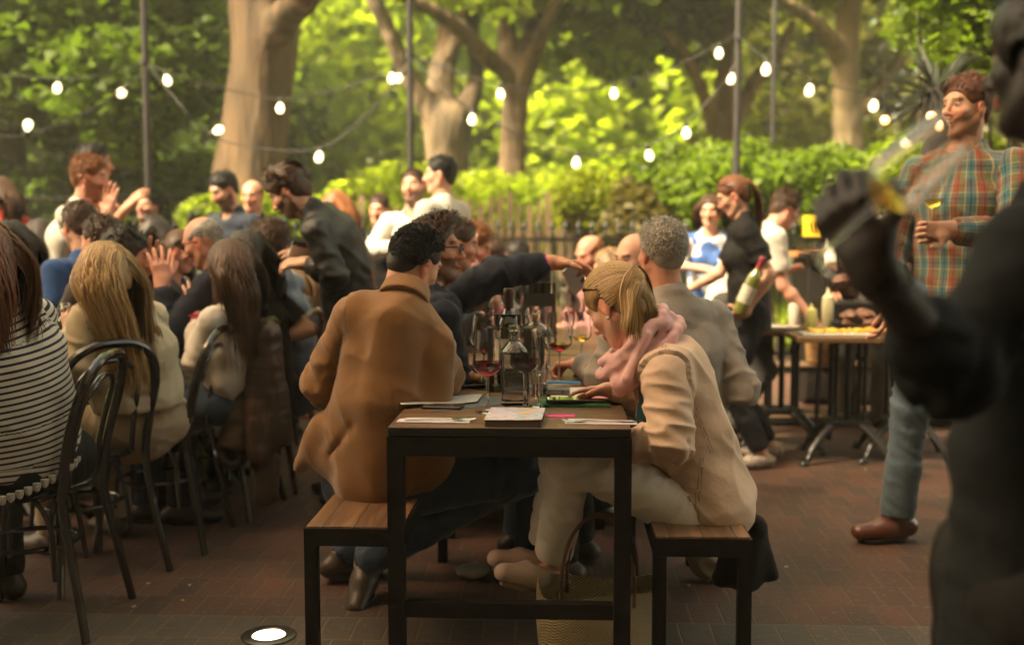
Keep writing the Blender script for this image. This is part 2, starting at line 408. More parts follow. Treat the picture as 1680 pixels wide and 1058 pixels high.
def place(u, v, d, dz=.14, **k):
    J = pose(0, 0, **k); t = npv(W(u, v, d))-J['hd']; base = J['pel'][2]; zz = float(np.clip(t[2], -dz, dz)); J = pose(t[0], t[1], hipz=base+zz, **{a: b for a, b in k.items() if a != 'hipz'}); J['off'] = t
    if k.get('mode', 'sit') == 'stand' and t[2] > 0: J = pose(t[0], t[1], **{**k, 'H': k.get('H', 1)*(1+float(np.clip(t[2], 0, .2))/1.7)}); J['off'] = t
    return J
def pose(x, y, face=0, mode='sit', H=1.0, sw=.175, lean=12, side=0, twist=0, head=(0, 5, 0), aL='table', aR='table', pL=None, pR=None,
         hipz=None, seat=.46, kL=None, kR=None, fL=None, fR=None, z0=0.0, neckf=0.0):
    f = rotz(np.array([0, 1.0, 0]), face); r = rotz(np.array([1.0, 0, 0]), face); up = np.array([0, 0, 1.0])
    hz = hipz if hipz is not None else (.93*H if mode == 'stand' else seat+.085)
    J = {'H': H, 'mode': mode, 'hs': H*.90}; pel = np.array([x, y, hz+z0]); J['pel'] = pel
    d1, d2, d3 = unit_dir(f, r, lean*.5, side*.6), unit_dir(f, r, lean, side), unit_dir(f, r, lean*1.3, side*1.2)
    J['sp'] = pel+d1*.19*H; J['ch'] = J['sp']+d2*.16*H; J['nk'] = J['ch']+d3*.175*H
    rt = rotz(r, twist); ft = rotz(f, twist); rt = nrm(rt-d3*(rt@d3)); J['rt'], J['ft'], J['up'] = rt, nrm(np.cross(d3, rt)), d3
    J['rp'], J['fp'] = r, f
    hyaw, hp, ht = head; hf0 = rotz(f, hyaw); hr = rotz(r, hyaw)
    HF = nrm(hf0*math.cos(R(hp))-up*math.sin(R(hp))); HU = nrm(np.cross(hr, HF)); HRt = hr*math.cos(R(ht))-HU*math.sin(R(ht)); HU = nrm(np.cross(HRt, HF))
    J['hr'], J['hf'], J['hu'] = nrm(HRt), HF, HU
    nd = nrm(d3*.6+HU*.5+f*(.12+neckf)); J['nd'] = nd
    J['hd'] = J['nk']+nd*.13*H+HU*.035*H
    for s, sg, a, p in (('L', -1, aL, pL), ('R', 1, aR, pR)):
        S = J['nk']-d3*.05*H+rt*sg*sw*H; J['s'+s] = S
        o = ARM[a] if isinstance(a, str) else a
        if len(o) == 4: t = np.array(o[1:])                # absolute world target
        else: t = S+rt*sg*o[0]*H+ft*o[1]*H*1.0+up*o[2]*H
        pole = npv(p) if p is not None else (-up*.8+rt*sg*.55-ft*.35)
        J['e'+s], J['w'+s] = ik(S, t, .285*H, .25*H, pole)
        hp_ = pel+r*sg*.09*H; J['h'+s] = hp_
        kn, ft_ = (kL, fL) if s == 'L' else (kR, fR)
        if mode == 'stand':
            an = pel*np.array([1, 1, 0])+r*sg*.1+f*.0 if kn is None else np.array(kn)
            an = np.array([an[0], an[1], (an[2] if kn is not None and len(kn) > 2 else .085)])
            an[2] = max(an[2], .085)
            J['k'+s], J['a'+s] = ik(hp_, an, .435*H, .42*H, f+r*sg*.1)
        else:
            if kn is None: kw = hp_+f*.40*H+r*sg*.06; kw[2] = .50*H; J['k'+s] = kw; J['a'+s] = np.array([kw[0]-f[0]*.03, kw[1]-f[1]*.03, .085])
            else: J['k'+s], J['a'+s] = np.array(kn[:3]), np.array(kn[3:])
        J['t'+s] = nrm(np.array(ft_)) if ft_ is not None else nrm(f+r*sg*.15)
    return J
def hand_prims(S, w, el, f, n, right, curl=.4, spread=.25, sc_=1.0, grow=0.0, curls=None):
    f = nrm(f); n = nrm(n-f*(n@f)); side = np.cross(f, n)*(1 if right else -1)      # side = thumb side
    L = sc_; pr = []
    offs = (.030, .010, -.011, -.030)                                          # index .. little
    for i, o in enumerate(offs):
        k0 = w+side*o*.55*L; k1 = w+f*(.086-.004*abs(i-1.2))*L+side*o*L
        S.cap(k0, k1, (.0125+grow)*L, (.0105+grow)*L, k=.013)
        pr.append(k1)
    S.cap(w-f*.02, w+f*.02, .022*L, .02*L, k=.02, wide=1.25, ax=side)
    S.ell(w+f*.03*L+side*.022*L+n*.010*L, (.02*L, .02*L, .02*L), k=.015)
    for i, k1 in enumerate(pr):
        ln = ((.040, .024, .019), (.045, .028, .020), (.042, .026, .020), (.033, .020, .017))[i]
        c = curl if curls is None else curls[i]; a = c*.55; p = k1; d = f+side*(spread*(.6, .15, -.2, -.55)[i]); d = nrm(d)
        for j in range(3):
            a += 0 if j == 0 else c*.75
            dd = nrm(d*math.cos(a)+n*math.sin(a)); q = p+dd*ln[j]*L
            S.cap(p, q, (.0092-.0009*j+grow)*L, (.0084-.0011*j+grow)*L, k=.0035 if j else .006); p = q
    t0 = w+f*.022*L+side*.022*L; d = nrm(f*.62+side*.75+n*(.15+.35*curl)); p = t0+d*.042*L
    S.cap(t0, p, (.0145+grow)*L, (.0115+grow)*L, k=.012)
    for j in range(2):
        d = nrm(d+f*.45+n*.35*curl-side*.25*curl*1.2); q = p+d*(.030, .024)[j]*L
        S.cap(p, q, (.0108-.0012*j+grow)*L, (.0096-.0016*j+grow)*L, k=.004); p = q
SK = dict(fair=(.60, .36, .25), tan=(.50, .26, .16), pale=(.64, .38, .27), dark=(.11, .05, .03), red=(.60, .31, .22), shade=(.011, .0055, .004))  # the last tone is skin with backlit darkness put into its colour
def facecol(P, J, o, skin, beard=None, lips=(.42, .12, .09), brow=(.10, .05, .03), eyes=True, smile=False, bl=-.03):
    c = np.array(SK[skin] if isinstance(skin, str) else skin)
    C = np.tile(c, (len(P), 1)); M = np.stack([J['hr'], J['hf'], J['hu']], axis=1)
    q = (P-(J['hd']-o))@M/J['hs']; x, y, z = np.abs(q[:, 0]), q[:, 1], q[:, 2]
    near = np.linalg.norm(q, axis=1) < .17
    def put(m, col, w=1.0): m = m & near; C[m] = C[m]*(1-w)+np.array(col)*w
    put((x > .068) & (z > -.05) & (z < .05), c*np.array((1.12, .72, .65)), .7)           # ears
    put((((x-.035)**2+(z+.025)**2) < .0006) & (y > .04), c*np.array((1.1, .78, .72)), .6)   # cheeks
    put((x < .014) & (z < -.018) & (z > -.04) & (y > .09), c*np.array((1.1, .8, .75)), .6)
    if beard is not None:
        j = sinnoise(q, 3, 160)*.006
        b = (y > -.005) & (z < bl+j+np.clip((.055-y), 0, 1)*.55) & ~((z < -.115) & (y < .03))
        put(b & ~((x < .02) & (z > -.04)), beard, .82)
    put((x < .023) & (y > .05) & (z < -.050+.0*x) & (z > -.0705), lips, .8)
    if smile: put((x < .020) & (y > .05) & (z < -.056) & (z > -.064), (.7, .62, .5), .9)
    if eyes:
        e = ((x-.031)/.0145)**2+((z-.006)/.0062)**2; put((e < 1) & (y > .05), (.36, .30, .26)); put(((x-.031)**2+(z-.006)**2 < .0065**2) & (y > .05), (.03, .02, .015))
        put((e >= 1) & (e < 1.7) & (z > .006) & (y > .05), np.array(brow)*1.5, .6)
    put((x > .013) & (x < .050) & (y > .035) & (np.abs(z-.029+((x-.03)**2)*6) < .0048), brow, .8)
    # hands a touch redder at the knuckles
    return C
def body_mesh(J, o, hero=False, hands=('L', 'R'), hp=None, skin='fair', fem=False, face=True, fkw=None, tat=False, fat=0.0):
    H = J['H']; g = lambda k: J[k]-o; S = Solid(); hp = hp or {}
    r = J['rt']; rp = J['rp']
    S.cap(g('hL'), g('hR'), .078*H, k=.03); S.cap(g('pel'), g('sp'), .070*H, .066*H, k=.025, wide=1.35, ax=rp)
    S.cap(g('sp'), g('ch'), .066*H, .072*H, k=.025, wide=1.45, ax=r); S.cap(g('ch'), g('nk')-J['up']*.06*H, .072*H, .050*H, k=.025, wide=1.45, ax=r)
    S.cap(g('sL'), g('sR'), .036*H, k=.03)
    S.cap(g('nk')-J['up']*.03*H, g('hd')-J['hu']*.07*H-J['hf']*.012*H, (.058 if not fem else .050)*H, (.054 if not fem else .045)*H, k=.03)
    al = .88 if fem else 1.0
    for s in 'LR':
        S.cap(g('s'+s), g('e'+s), .043*H*al, .035*H*al, k=.02); m = g('e'+s)*.72+g('w'+s)*.28
        S.cap(g('e'+s), m, .035*H*al, .036*H*al, k=.02); S.cap(m, g('w'+s), .036*H*al, .025*H*al, k=.02, wide=1.12, ax=J['rt'])
        S.cap(g('h'+s), g('k'+s), .064*H, .043*H, k=.02); m = g('k'+s)*.7+g('a'+s)*.3
        S.cap(g('k'+s), m, .043*H, .046*H, k=.02); S.cap(m, g('a'+s), .046*H, .030*H, k=.02)
        a = g('a'+s); t = J['t'+s]; uu = nrm(np.cross(nrm(np.cross(t, [0, 0, 1])), t)); S.cap(a-t*.03*H-uu*.035, a+t*.13*H-uu*.045, .030*H, .020*H, k=.02)
    fines = []
    # head
    c, X, Y, Z = g('hd'), J['hr'], J['hf'], J['hu']; rot = np.stack([X, Y, Z], axis=1); hs = J['hs']
    L = lambda x, y, z: c+(X*x+Y*y+Z*z)*hs
    E = lambda p, rr, k=.02, op='u': S.ell(L(*p), np.array(rr)*hs, rot, k=k, op=op)
    E((0, -.015, .038), (.075, .094, .082)); E((0, .022, -.02), (.062, .068, .09), .03); E((0, -.05, -.01), (.06, .05, .055), .03)
    fw = .9 if fem else 1.0
    E((0, .052, -.097), (.026*fw, .026, .020), .03)
    for sg in (-1, 1):
        S.cap(L(sg*.058*fw, 0, -.05), L(sg*.022*fw, .056, -.100), .018*hs, .014*hs, k=.025)
        E((sg*.040, .058, -.022), (.022, .020, .018), .025)
    if face:
        S.cap(L(-.036, .080, .030), L(.036, .080, .030), .0085*hs, k=.018)
        for sg in (-1, 1):
            E((sg*.031, .098, .004), (.019, .018, .0125), .012, 's'); E((sg*.031, .0735, .005), (.0145, .0135, .0125), .003)
        S.cap(L(0, .088, .012), L(0, .108, -.026), .0075*hs, .0105*hs, k=.012); E((0, .104, -.031), (.014, .012, .0095), .008)
        for sg in (-1, 1): E((sg*.0115, .096, -.034), (.0075, .010, .007), .006)
        sm = .006 if (fkw or {}).get('smile') else 0
        for sg in (-1, 1):
            S.cap(L(0, .0935, -.0555), L(sg*.022, .080, -.0575+sm), .0055*hs, .0035*hs, k=.007); S.cap(L(0, .091, -.0665), L(sg*.020, .079, -.0615+sm), .0065*hs, .0035*hs, k=.007)
        S.cap(L(-.022, .094, -.0605+sm*.5), L(.022, .094, -.0605+sm*.5), .0024*hs, k=.004, op='s')
    for sg in (-1, 1):
        E((sg*.0775, -.006, -.006), (.0085, .020, .031), .005); E((sg*.085, .0, -.002), (.005, .010, .016), .005, 's'); E((sg*.0765, -.004, -.034), (.006, .009, .010), .005)
    hr_ = .125*hs; fines.append((c-hr_, c+hr_, .0042 if hero else .0062))
    for s in hands:
        w = g('w'+s); fa = nrm(w-g('e'+s)); q = hp.get(s, {})
        f = nrm(npv(q['f'])) if 'f' in q else fa
        n = nrm(npv(q['n'])) if 'n' in q else nrm(-np.array([0, 0, 1.0])-J['rt']*(1 if s == 'R' else -1)*.5)
        hand_prims(S, w+fa*.01, None, f, n, s == 'R', q.get('curl', .45), q.get('spread', .25), (.98 if not fem else .88)*H*q.get('s', 1.0), 0 if hero else .0012, q.get('curls'))
        cc = w+f*.09; fines.append((cc-.12, cc+.12, .0038 if hero else .0058))
    if not hands: pass
    P, Q = S.mesh(.022, fines, pad=.03)
    P = relax(P, Q, 1, .35)
    me = np_mesh('person', P, Q)
    col_attr(me, 'Col', facecol(P, J, o, skin, **{k: v for k, v in (fkw or {}).items()}))
    return me
def pc_of(P, J, o):
    g = lambda k: J[k]-o; H = J['H']
    bones = [(g('pel')-np.array([0, 0, .25]), g('pel'), J['rp'], .17, -.25, .15), (g('pel'), g('sp'), J['rp'], .17, 0, .14), (g('sp'), g('ch'), J['rt'], .17, .19, .14), (g('ch'), g('nk'), J['rt'], .17, .35, .12)]
    for i, s in enumerate('LR'):
        bones += [(g('s'+s), g('e'+s), J['ft'], .07, 1+i, .055), (g('e'+s), g('w'+s), J['ft'], .065, 1.285+i, .045),
                  (g('h'+s), g('k'+s), J['fp'], .10, 3+i, .085), (g('k'+s), g('a'+s), J['fp'], .085, 3.43+i, .06)]
    best = np.full(len(P), 9e9); out = np.zeros((len(P), 3)); joint = np.zeros(len(P))
    for bi, (a, b, ref, rad, off, th) in enumerate(bones):
        ab = b-a; L = np.linalg.norm(ab)+1e-9; u = ab/L; d = P-a; tt = d@u; t = np.clip(tt, 0, L); q = d-np.outer(t, u); dist = np.linalg.norm(q, axis=1)/th
        e1 = nrm(ref-u*(ref@u)); e2 = np.cross(u, e1); ang = np.arctan2(d@e2, d@e1); m = dist < best; best[m] = dist[m]
        out[m, 0] = off+tt[m]; out[m, 1] = ang[m]*rad; out[m, 2] = bi
        out[m, 1] = (ang*rad)[m]
    return out
def cloth_mesh(name, J, o, S, mat, parent, h=.011, seed=1, wr=.004, fines=(), smooth=1, fr=1.0, hem=None):
    P, Q = S.mesh(h, fines, pad=.03)
    if len(P) == 0: return None
    P = relax(P, Q, smooth, .4); pc = pc_of(P, J, o); nn = normals(P, Q)
    limb = pc[:, 2] >= 4
    # folds: long soft drapes on the trunk, oblique rings on the limbs near the joints
    rg = lambda n, p=1.6: np.clip(1-np.abs(n)*1.9, 0, 1)**p
    n1 = sinnoise(P, seed, 22*fr, 2, (1, 1, .5)); r1 = rg(sinnoise(P, seed+5, 21*fr, 2, (1, 1, .38))); r2 = rg(sinnoise(P @ np.array([[.7, 0, .7], [0, 1, 0], [-.7, 0, .7]]), seed+6, 30*fr, 2, (.45, .45, 1.2)))
    q = np.stack([pc[:, 0]*1.7+pc[:, 1]*.5, pc[:, 1]*.6, pc[:, 2]*3], axis=1); n3 = rg(sinnoise(q, seed+9, 34*fr, 2))
    ej = np.minimum.reduce([np.linalg.norm(P-(J[k]-o), axis=1) for k in ('eL', 'eR', 'kL', 'kR')]); mask = .45+1.1*np.exp(-(ej/.12)**2)
    sj = np.minimum.reduce([np.linalg.norm(P-(J[k]-o), axis=1) for k in ('sL', 'sR', 'sp')]); mk2 = .7+.8*np.exp(-(sj/.14)**2)
    d = np.where(limb, (n3*mask*2.0+n1*.3), n1*.7+r1*1.5+r2*mk2*1.3)*wr
    P = P+nn*(d-wr*.3)[:, None]
    me = np_mesh(name, P, Q); vec_attr(me, 'pc', pc); arm = ((pc[:, 2] > 3.5) & (pc[:, 2] < 5.5)) | ((pc[:, 2] > 7.5) & (pc[:, 2] < 9.5)); af = arm[Q]; sf = af.any(1) & ~af.all(1); sv = np.zeros(len(P)); sv[Q[sf].ravel()] = 1; flt_attr(me, 'seam', sv)
    return link_mesh(name, me, mat, parent)
def top_solid(J, o, off=.014, sleeve='long', hem=.10, fem=False, neck=.062, loose=1.0, collar=False, vneck=0.0, cut=.0, belly=0.0):
    H = J['H']; g = lambda k: J[k]-o; S = Solid(); r, rp = J['rt'], J['rp']; f = off
    dn = nrm(g('pel')-g('sp'))
    sit = J['mode'] == 'sit'
    S.cap(g('pel')+(dn*hem if not sit else dn*min(hem, .06)), g('sp'), .098*H*loose+f, .092*H*loose+f, k=.028, wide=1.42, ax=rp, flatends=not sit)
    S.cap(g('sp'), g('ch'), .092*H*loose+f, .096*H*loose+f, k=.028, wide=1.48, ax=r)
    S.cap(g('ch'), g('nk')-J['up']*.055*H, .098*H*loose+f, .055*H+f, k=.028, wide=1.55, ax=r)
    if belly: S.ell(g('sp')+J['fp']*.05, (.14+belly, .12+belly, .13+belly), k=.06)
    S.cap(g('sL')-J['up']*.005, g('sR')-J['up']*.005, .042*H+f, k=.028); S.cap(g('nk')-J['up']*.05, g('nk')+J['nd']*.01, .07*H+f, .055*H+f*.5, k=.028, wide=1.15, ax=r)
    if fem:
        for sg in (-1, 1): S.ell(g('ch')+J['ft']*.07*H+r*sg*.075*H-J['up']*.01, (.062*H+f*.5,)*3, k=.028)
    al = .9 if fem else 1.0
    for s in 'LR':
        if sleeve == 'none': 
            continue
        S.cap(g('s'+s), g('e'+s) if sleeve != 'short' else g('s'+s)*.35+g('e'+s)*.65, (.043*H*al+f)*loose, (.036*H*al+f)*loose, k=.018, flatends=False)
        if sleeve == 'short': S.cap(g('s'+s)*.30+g('e'+s)*.70, g('e'+s), .09, .09, k=.004, op='s', flatends=True)
        if sleeve in ('long', 'roll'):
            w = g('w'+s); e = g('e'+s); t = 1-cut if sleeve == 'long' else .38
            m = e+(w-e)*t; S.cap(e, e+(m-e)*.9, (.036*H*al+f)*loose, ((.030 if t > .6 else .036)*H*al+f*.8)*loose, k=.025)
            S.cap(e+(m-e)*.5, m, (.034*H*al+f)*loose, ((.028 if t > .6 else .036)*H*al+f*.8)*loose, k=.012, flatends=True)
    if collar:
        S.cap(g('nk')-J['up']*.02, g('nk')+J['nd']*.045*H, .075*H, .067*H, k=.015, flatends=True)
    S.cap(g('nk')-J['up']*.02+J['ft']*.02, g('nk')+J['nd']*.14*H+J['ft']*.02, neck*H*.9 if not collar else .058*H, (neck if not collar else .062)*H, k=.006, op='s', flatends=True)
    if vneck: S.cap(g('nk')+J['ft']*.10*H, g('nk')-J['up']*vneck*H+J['ft']*.13*H, .055*H, .008, k=.006, op='s')
    return S
def trouser_solid(J, o, off=.012, slim=1.0, cutz=.0, sides='LR', crop=.0):
    H = J['H']; g = lambda k: J[k]-o; S = Solid()
    S.cap(g('hL'), g('hR'), .090*H+off, k=.025); S.cap(g('pel'), g('pel')*.4+g('sp')*.6, .09*H+off, .083*H+off, k=.025, wide=1.4, ax=J['rp'])
    for s in sides:
        h_, k_, a = g('h'+s), g('k'+s), g('a'+s); S.cap(h_, k_, .079*H*slim+off, .055*H*slim+off, k=.025)
        a2 = k_+(a-k_)*(1.0-crop); S.cap(k_, k_+(a2-k_)*.9, .054*H*slim+off, .042*H*slim+off, k=.02); S.cap(k_+(a2-k_)*.5, a2, .052*H*slim+off, .046*H*slim+off, k=.015, flatends=True)
    return S
def shoes(J, o, mat, parent, kind='shoe', sole=None, h=.008):
    H = J['H']
    for s in 'LR':
        a = J['a'+s]-o; t = J['t'+s]; sd = nrm(np.cross(t, [0, 0, 1])); u = nrm(np.cross(sd, t)); S = Solid(); b = a-u*(.085-.045)*H
        S.cap(b-t*.045*H, b+t*.06*H, .040*H, .040*H, k=.03); S.cap(b+t*.05*H-u*.008, b+t*.155*H-u*.014, .040*H, .030*H, k=.03, wide=1.15, ax=sd)
        if kind == 'flat': S.cap(b+t*.062*H-sd*.035+u*.024, b+t*.062*H+sd*.035+u*.024, .0075, k=.004, wide=1.6, ax=t)
        if kind != 'flat': S.cap(b-t*.02*H, a+u*.01, .042*H, .044*H, k=.02, flatends=True); S.cap(a-u*.02, a+u*.06, .034*H, k=.005, op='s')
        else: S.cap(b-t*.05*H+u*.05, b+t*.05*H+u*.045, .036*H, .03*H, k=.008, op='s')
        c = b-u*.062*H; S.cap(c+t*.055*H-u*.05, c+t*.055*H+u*.022, .25, .25, k=.004, op='s', flatends=True)
        P, Q = S.mesh(h); P = relax(P, Q, 1, .4)
        sh = link_mesh('shoe', np_mesh('shoe', P, Q), mat, parent)
        m = MB(); pts = []
        for k in range(20):
            an = 2*math.pi*k/20; rr = .036 if math.cos(an) > 0 else .033
            p = b+t*(.055+.105*math.cos(an))*H+sd*(rr*math.sin(an)*(1.12 if math.cos(an) > 0 else .95))*H-u*.037*H; pts.append(p)
        vs = [tuple(p) for p in pts]+[tuple(p-u*.014) for p in pts]; m.add(vs, [tuple(range(20)), tuple(range(39, 19, -1))]+[(k, k+20, (k+1) % 20+20, (k+1) % 20) for k in range(20)])
        m.build('sole', sole or simple('sole_dark', (.03, .02, .015), .7), sh)
# ---------------------------------------------------------------- hair
def ribbons(name, paths, width, mat, parent, C, hv, taper=.35):
    """paths (n,m,3); C head centre"""
    n, m, _ = paths.shape; d = np.gradient(paths, axis=1); rad = paths-C; w = np.cross(d, rad); w /= (np.linalg.norm(w, axis=2, keepdims=True)+1e-9)
    t = np.linspace(0, 1, m); prof = np.where(t > 1-taper, (1-t)/taper*.85+.15, 1.0); ww = w*(width[:, None, None]*prof[None, :, None]*.5)
    lift = rad/(np.linalg.norm(rad, axis=2, keepdims=True)+1e-9)*(width[:, None, None]*.12)
    Vt = np.stack([paths-ww, paths+lift, paths+ww], axis=2).reshape(-1, 3)          # shallow V section
    i = np.arange(n)[:, None]*m*3; j = np.arange(m-1)[None, :]*3; b = (i+j).ravel()
    Fq = np.concatenate([np.stack([b, b+1, b+4, b+3], axis=1), np.stack([b+1, b+2, b+5, b+4], axis=1)])
    me = np_mesh(name, Vt, Fq); flt_attr(me, 'hv', np.repeat(hv, m*3)); return link_mesh(name, me, mat, parent)
def grow(J, o, roots, vel, steps, step, target, col=(), jit=0.0, seed=0, stick=0.0, rad=(.083, .102, .094), off=.002, latch=None):
    """march strands; head ellipsoid and body capsules push them out. all in local coordinates"""
    H = J['hs']; c = J['hd']-o; M = np.stack([J['hr'], J['hf'], J['hu']], axis=1); r = (np.array(rad)+off)*H; cen = np.array((0, -.012, .036))*H
    p = roots.copy(); v = vel.copy(); out = [p.copy()]
    for i in range(steps):
        tv = target(p, v, i); v = v*(1-.45)+tv*.45
        if jit: v = v+jit*np.stack([sinnoise(p, seed+e, 55, 2) for e in range(3)], axis=1)
        v /= (np.linalg.norm(v, axis=1, keepdims=True)+1e-9); p = p+v*(step if np.isscalar(step) else step[:, None])
        q = (p-c)@M-cen; k = np.linalg.norm(q/r, axis=1); ins = k < 1
        if stick: sk = (k < 1.12) & (k > 1); q = np.where(sk[:, None], q/k[:, None]*(1+(k[:, None]-1)*(1-stick)), q)
        q = np.where(ins[:, None], q/np.maximum(k, 1e-6)[:, None], q); p = (q+cen)@M.T+c
        for a, b, ra, rb in col:
            ab = b-a; L2 = ab@ab+1e-9; t = np.clip((p-a)@ab/L2, 0, 1); d = p-a-np.outer(t, ab); dn = np.linalg.norm(d, axis=1); rr = ra+(rb-ra)*t; m = dn < rr
            p = np.where(m[:, None], p+d/(dn[:, None]+1e-9)*(rr-dn)[:, None], p)
        out.append(p.copy())
    return np.stack(out, axis=1)
def scalp(J, o, n, seed, line=.0, sides=-.45, rad=(.083, .102, .094), bald=0.0):
    rs = np.random.RandomState(seed); H = J['hs']; M = np.stack([J['hr'], J['hf'], J['hu']], axis=1); u = rs.normal(size=(n*4, 3)); u /= np.linalg.norm(u, axis=1, keepdims=True)
    x, y, z = u[:, 0], u[:, 1], u[:, 2]
    ok = (z > sides-.25*(y < -.3)) & ~((y > .05+line) & (z < .12+.62*np.clip(y-line, 0, 1))) & ~((np.abs(x) > .55) & (y > .1) & (z < .1))
    if bald: ok &= (z < bald)
    u = u[ok][:n]; cen = np.array((0, -.012, .036))*H; P = (u*np.array(rad)*H+cen)@M.T+(J['hd']-o); nn = (u/np.array(rad))@M.T; nn /= np.linalg.norm(nn, axis=1, keepdims=True)
    return P, nn, u
def cap_mesh(J, o, mat, parent, t=.006, lump=.003, freq=60, line=0, seed=0, bald=False, h=.007, low=0.0, extra=None, hvv=.25):
    H = J['hs']; c, X, Y, Z = J['hd']-o, J['hr'], J['hf'], J['hu']; rot = np.stack([X, Y, Z], axis=1); S = Solid(); L = lambda x, y, z: c+(X*x+Y*y+Z*z)*H
    E = lambda p, rr, k=.02, op='u': S.ell(L(*p), np.array(rr)*H, rot, k=k, op=op)
    E((0, -.014, .040), (.078+t, .097+t, .083+t)); E((0, -.052, -.012), (.062+t, .050+t, .060+t+low))
    E((0, .088-line, -.030), (.082, .075, .092), .008, 's'); E((0, .03, -.10), (.10, .10, .075), .01, 's')
    if bald: E((0, .03, .12), (.085, .115, .10), .01, 's')
    for sg in ((-1, 1) if low < .015 else ()): E((sg*.08, .004, -.012), (.03, .026, .034), .008, 's')
    if extra: extra(S, L, H)
    P, Q = S.mesh(h); P = relax(P, Q, 1, .4); nn = normals(P, Q); P = P+nn*(sinnoise(P, seed, freq, 3)*lump)[:, None]
    me = np_mesh('hair', P, Q); flt_attr(me, 'hv', np.clip(hvv+sinnoise(P, seed+1, 150, 2)*.35, 0, 1)); return link_mesh('hair', me, mat, parent)
def torso_cols(J, o, off=.02):
    H = J['H']; g = lambda k: J[k]-o; r = J['rt']; out = []
    for sg in (-.07, 0, .07): out += [(g('sp')+r*sg*H, g('ch')+r*sg*H, .10*H+off, .105*H+off), (g('ch')+r*sg*H, g('nk')-J['up']*.05*H+r*sg*.5*H, .10*H+off, .06*H+off)]
    out.append((g('sL'), g('sR'), .05*H+off, .05*H+off))
    for s in 'LR': out.append((g('s'+s), g('e'+s), .05*H+off, .042*H+off))
    return out
def hair(J, o, parent, style, mat, seed=1, n=900, hero=False, ls=(.010, .026), pull=3.0, kick=.6, length=.3, w=.004, line=0.0, bias=(0, 0, 0), jit=.12, tie=(0, -.105, .02), tl=.2, lump=.003, step=None, t=.004, lift=.40):
    H = J['hs']; M = np.stack([J['hr'], J['hf'], J['hu']], axis=1); rs = np.random.RandomState(seed); dnw = np.array([0, 0, -1.0])
    if style == 'none': return
    if style in ('short', 'quiff', 'curly', 'baldsides', 'crop'):
        cp = cap_mesh(J, o, mat, parent, t=t+(.010 if style == 'curly' else 0), lump=lump*(3 if style == 'curly' else 1), seed=seed, bald=style == 'baldsides', line=line, h=.0055 if hero else .008)
        if style == 'crop': return
        P, nn, u = scalp(J, o, n, seed, line, bald=.15 if style == 'baldsides' else 0)
        top = np.clip((u[:, 2]-.1)*1.4, 0, 1); ln = ls[0]+ls[1]*top
        if style == 'quiff': ln = .010+.075*top*np.clip(.25+u[:, 1]*1.4, .2, 1)
        if style == 'curly': ln = .024+.022*top
        comb = np.array([bias[0], bias[1] if style != 'quiff' else .5, -.35])@M.T
        k = 7; fl = rs.normal(size=(len(P), 3))*.18
        whorl = np.cross(nn, (np.array([0, 0, 1.0])@M.T))
        def tg(p, v, i):
            tv = comb+fl+nn*(lift*top[:, None] if i < 3 else .05)
            if style == 'quiff': tv = tv+nn*(.8*top[:, None]*np.clip(u[:, 1:2]+.3, 0, 1) if i < 4 else -.3)+(M[:, 1]*-.6)*(i > 3)
            if style == 'curly': a = i*1.6+rs.rand(len(P))[:, None]*.0+u[:, :1]*9; tv = nn*np.cos(a)+whorl*np.sin(a)+.3*fl
            return tv/(np.linalg.norm(tv, axis=1, keepdims=True)+1e-9)
        paths = grow(J, o, P, nn*.8+fl, k, ln/k, tg, jit=jit, seed=seed, off=t+.0018)
        ribbons('hair_strands', paths, np.full(len(P), w)*(.6+.8*rs.rand(len(P))), mat, cp, J['hd']-o, np.clip(rs.rand(len(P))**1.5, 0, 1))
        return cp
    if style in ('long', 'bob'):
        cp = cap_mesh(J, o, mat, parent, t=t, lump=.002, seed=seed, low=.02, line=line)
        P, nn, u = scalp(J, o, n, seed, line, sides=-.2)
        part = np.array([bias[0], 0, 0]); side = np.sign(u[:, 0]-bias[0]+1e-6); lat = np.outer(side, M[:, 0])
        bk = -M[:, 1]; st = step or .02; k = int(length/st); fl = rs.normal(size=(len(P), 3))*.10
        cols = torso_cols(J, o); hz = (J['hd']-o)[2]; bb = npv(bias) if len(bias) == 3 else 0
        spread = rs.rand(len(P), 1)
        def tg(p, v, i):
            nkp = J['nk']-o; rad_ = nkp-p; rad_[:, 2] = 0
            tv = dnw*1.0+lat*(.55 if i < 4 else 0)+bk*(.35 if i < 6 else .05)+fl*.6+rad_*(pull if i > 4 else 0)
            if i > 5 and drift is not None: tv = tv+drift*(.35+.6*spread)
            return tv/(np.linalg.norm(tv, axis=1, keepdims=True)+1e-9)
        drift = npv(tie) if len(tie) == 4 else None
        drift = np.array(tie[1:]) if len(tie) == 4 else None
        paths = grow(J, o, P, lat*.8+dnw*.3+nn*.1, k, np.full(len(P), st)*(.8+.35*rs.rand(len(P))), tg, col=cols, jit=jit, seed=seed, off=t+.002)
        ribbons('hair_strands', paths, np.full(len(P), w)*(.6+.9*rs.rand(len(P))), mat, cp, J['hd']-o, np.clip(rs.rand(len(P)), 0, 1), taper=.25)
        return cp
    if style in ('pony', 'bun'):
        cp = cap_mesh(J, o, mat, parent, t=t, lump=.0015, seed=seed, low=.012, line=line)
        T = (J['hd']-o)+(np.array(tie)*H)@M.T; P, nn, u = scalp(J, o, n, seed, line, sides=-.5)
        D = np.linalg.norm(P-T, axis=1); k = 12; fl = rs.normal(size=(len(P), 3))*.05
        def tg(p, v, i): tv = T-p; tv = tv/(np.linalg.norm(tv, axis=1, keepdims=True)+1e-9); return tv+fl*(i < 7)
        paths = grow(J, o, P, (T-P)/D[:, None]+nn*.3, k, D*1.12/k, tg, jit=jit*.5, seed=seed, off=t+.001, stick=.5)
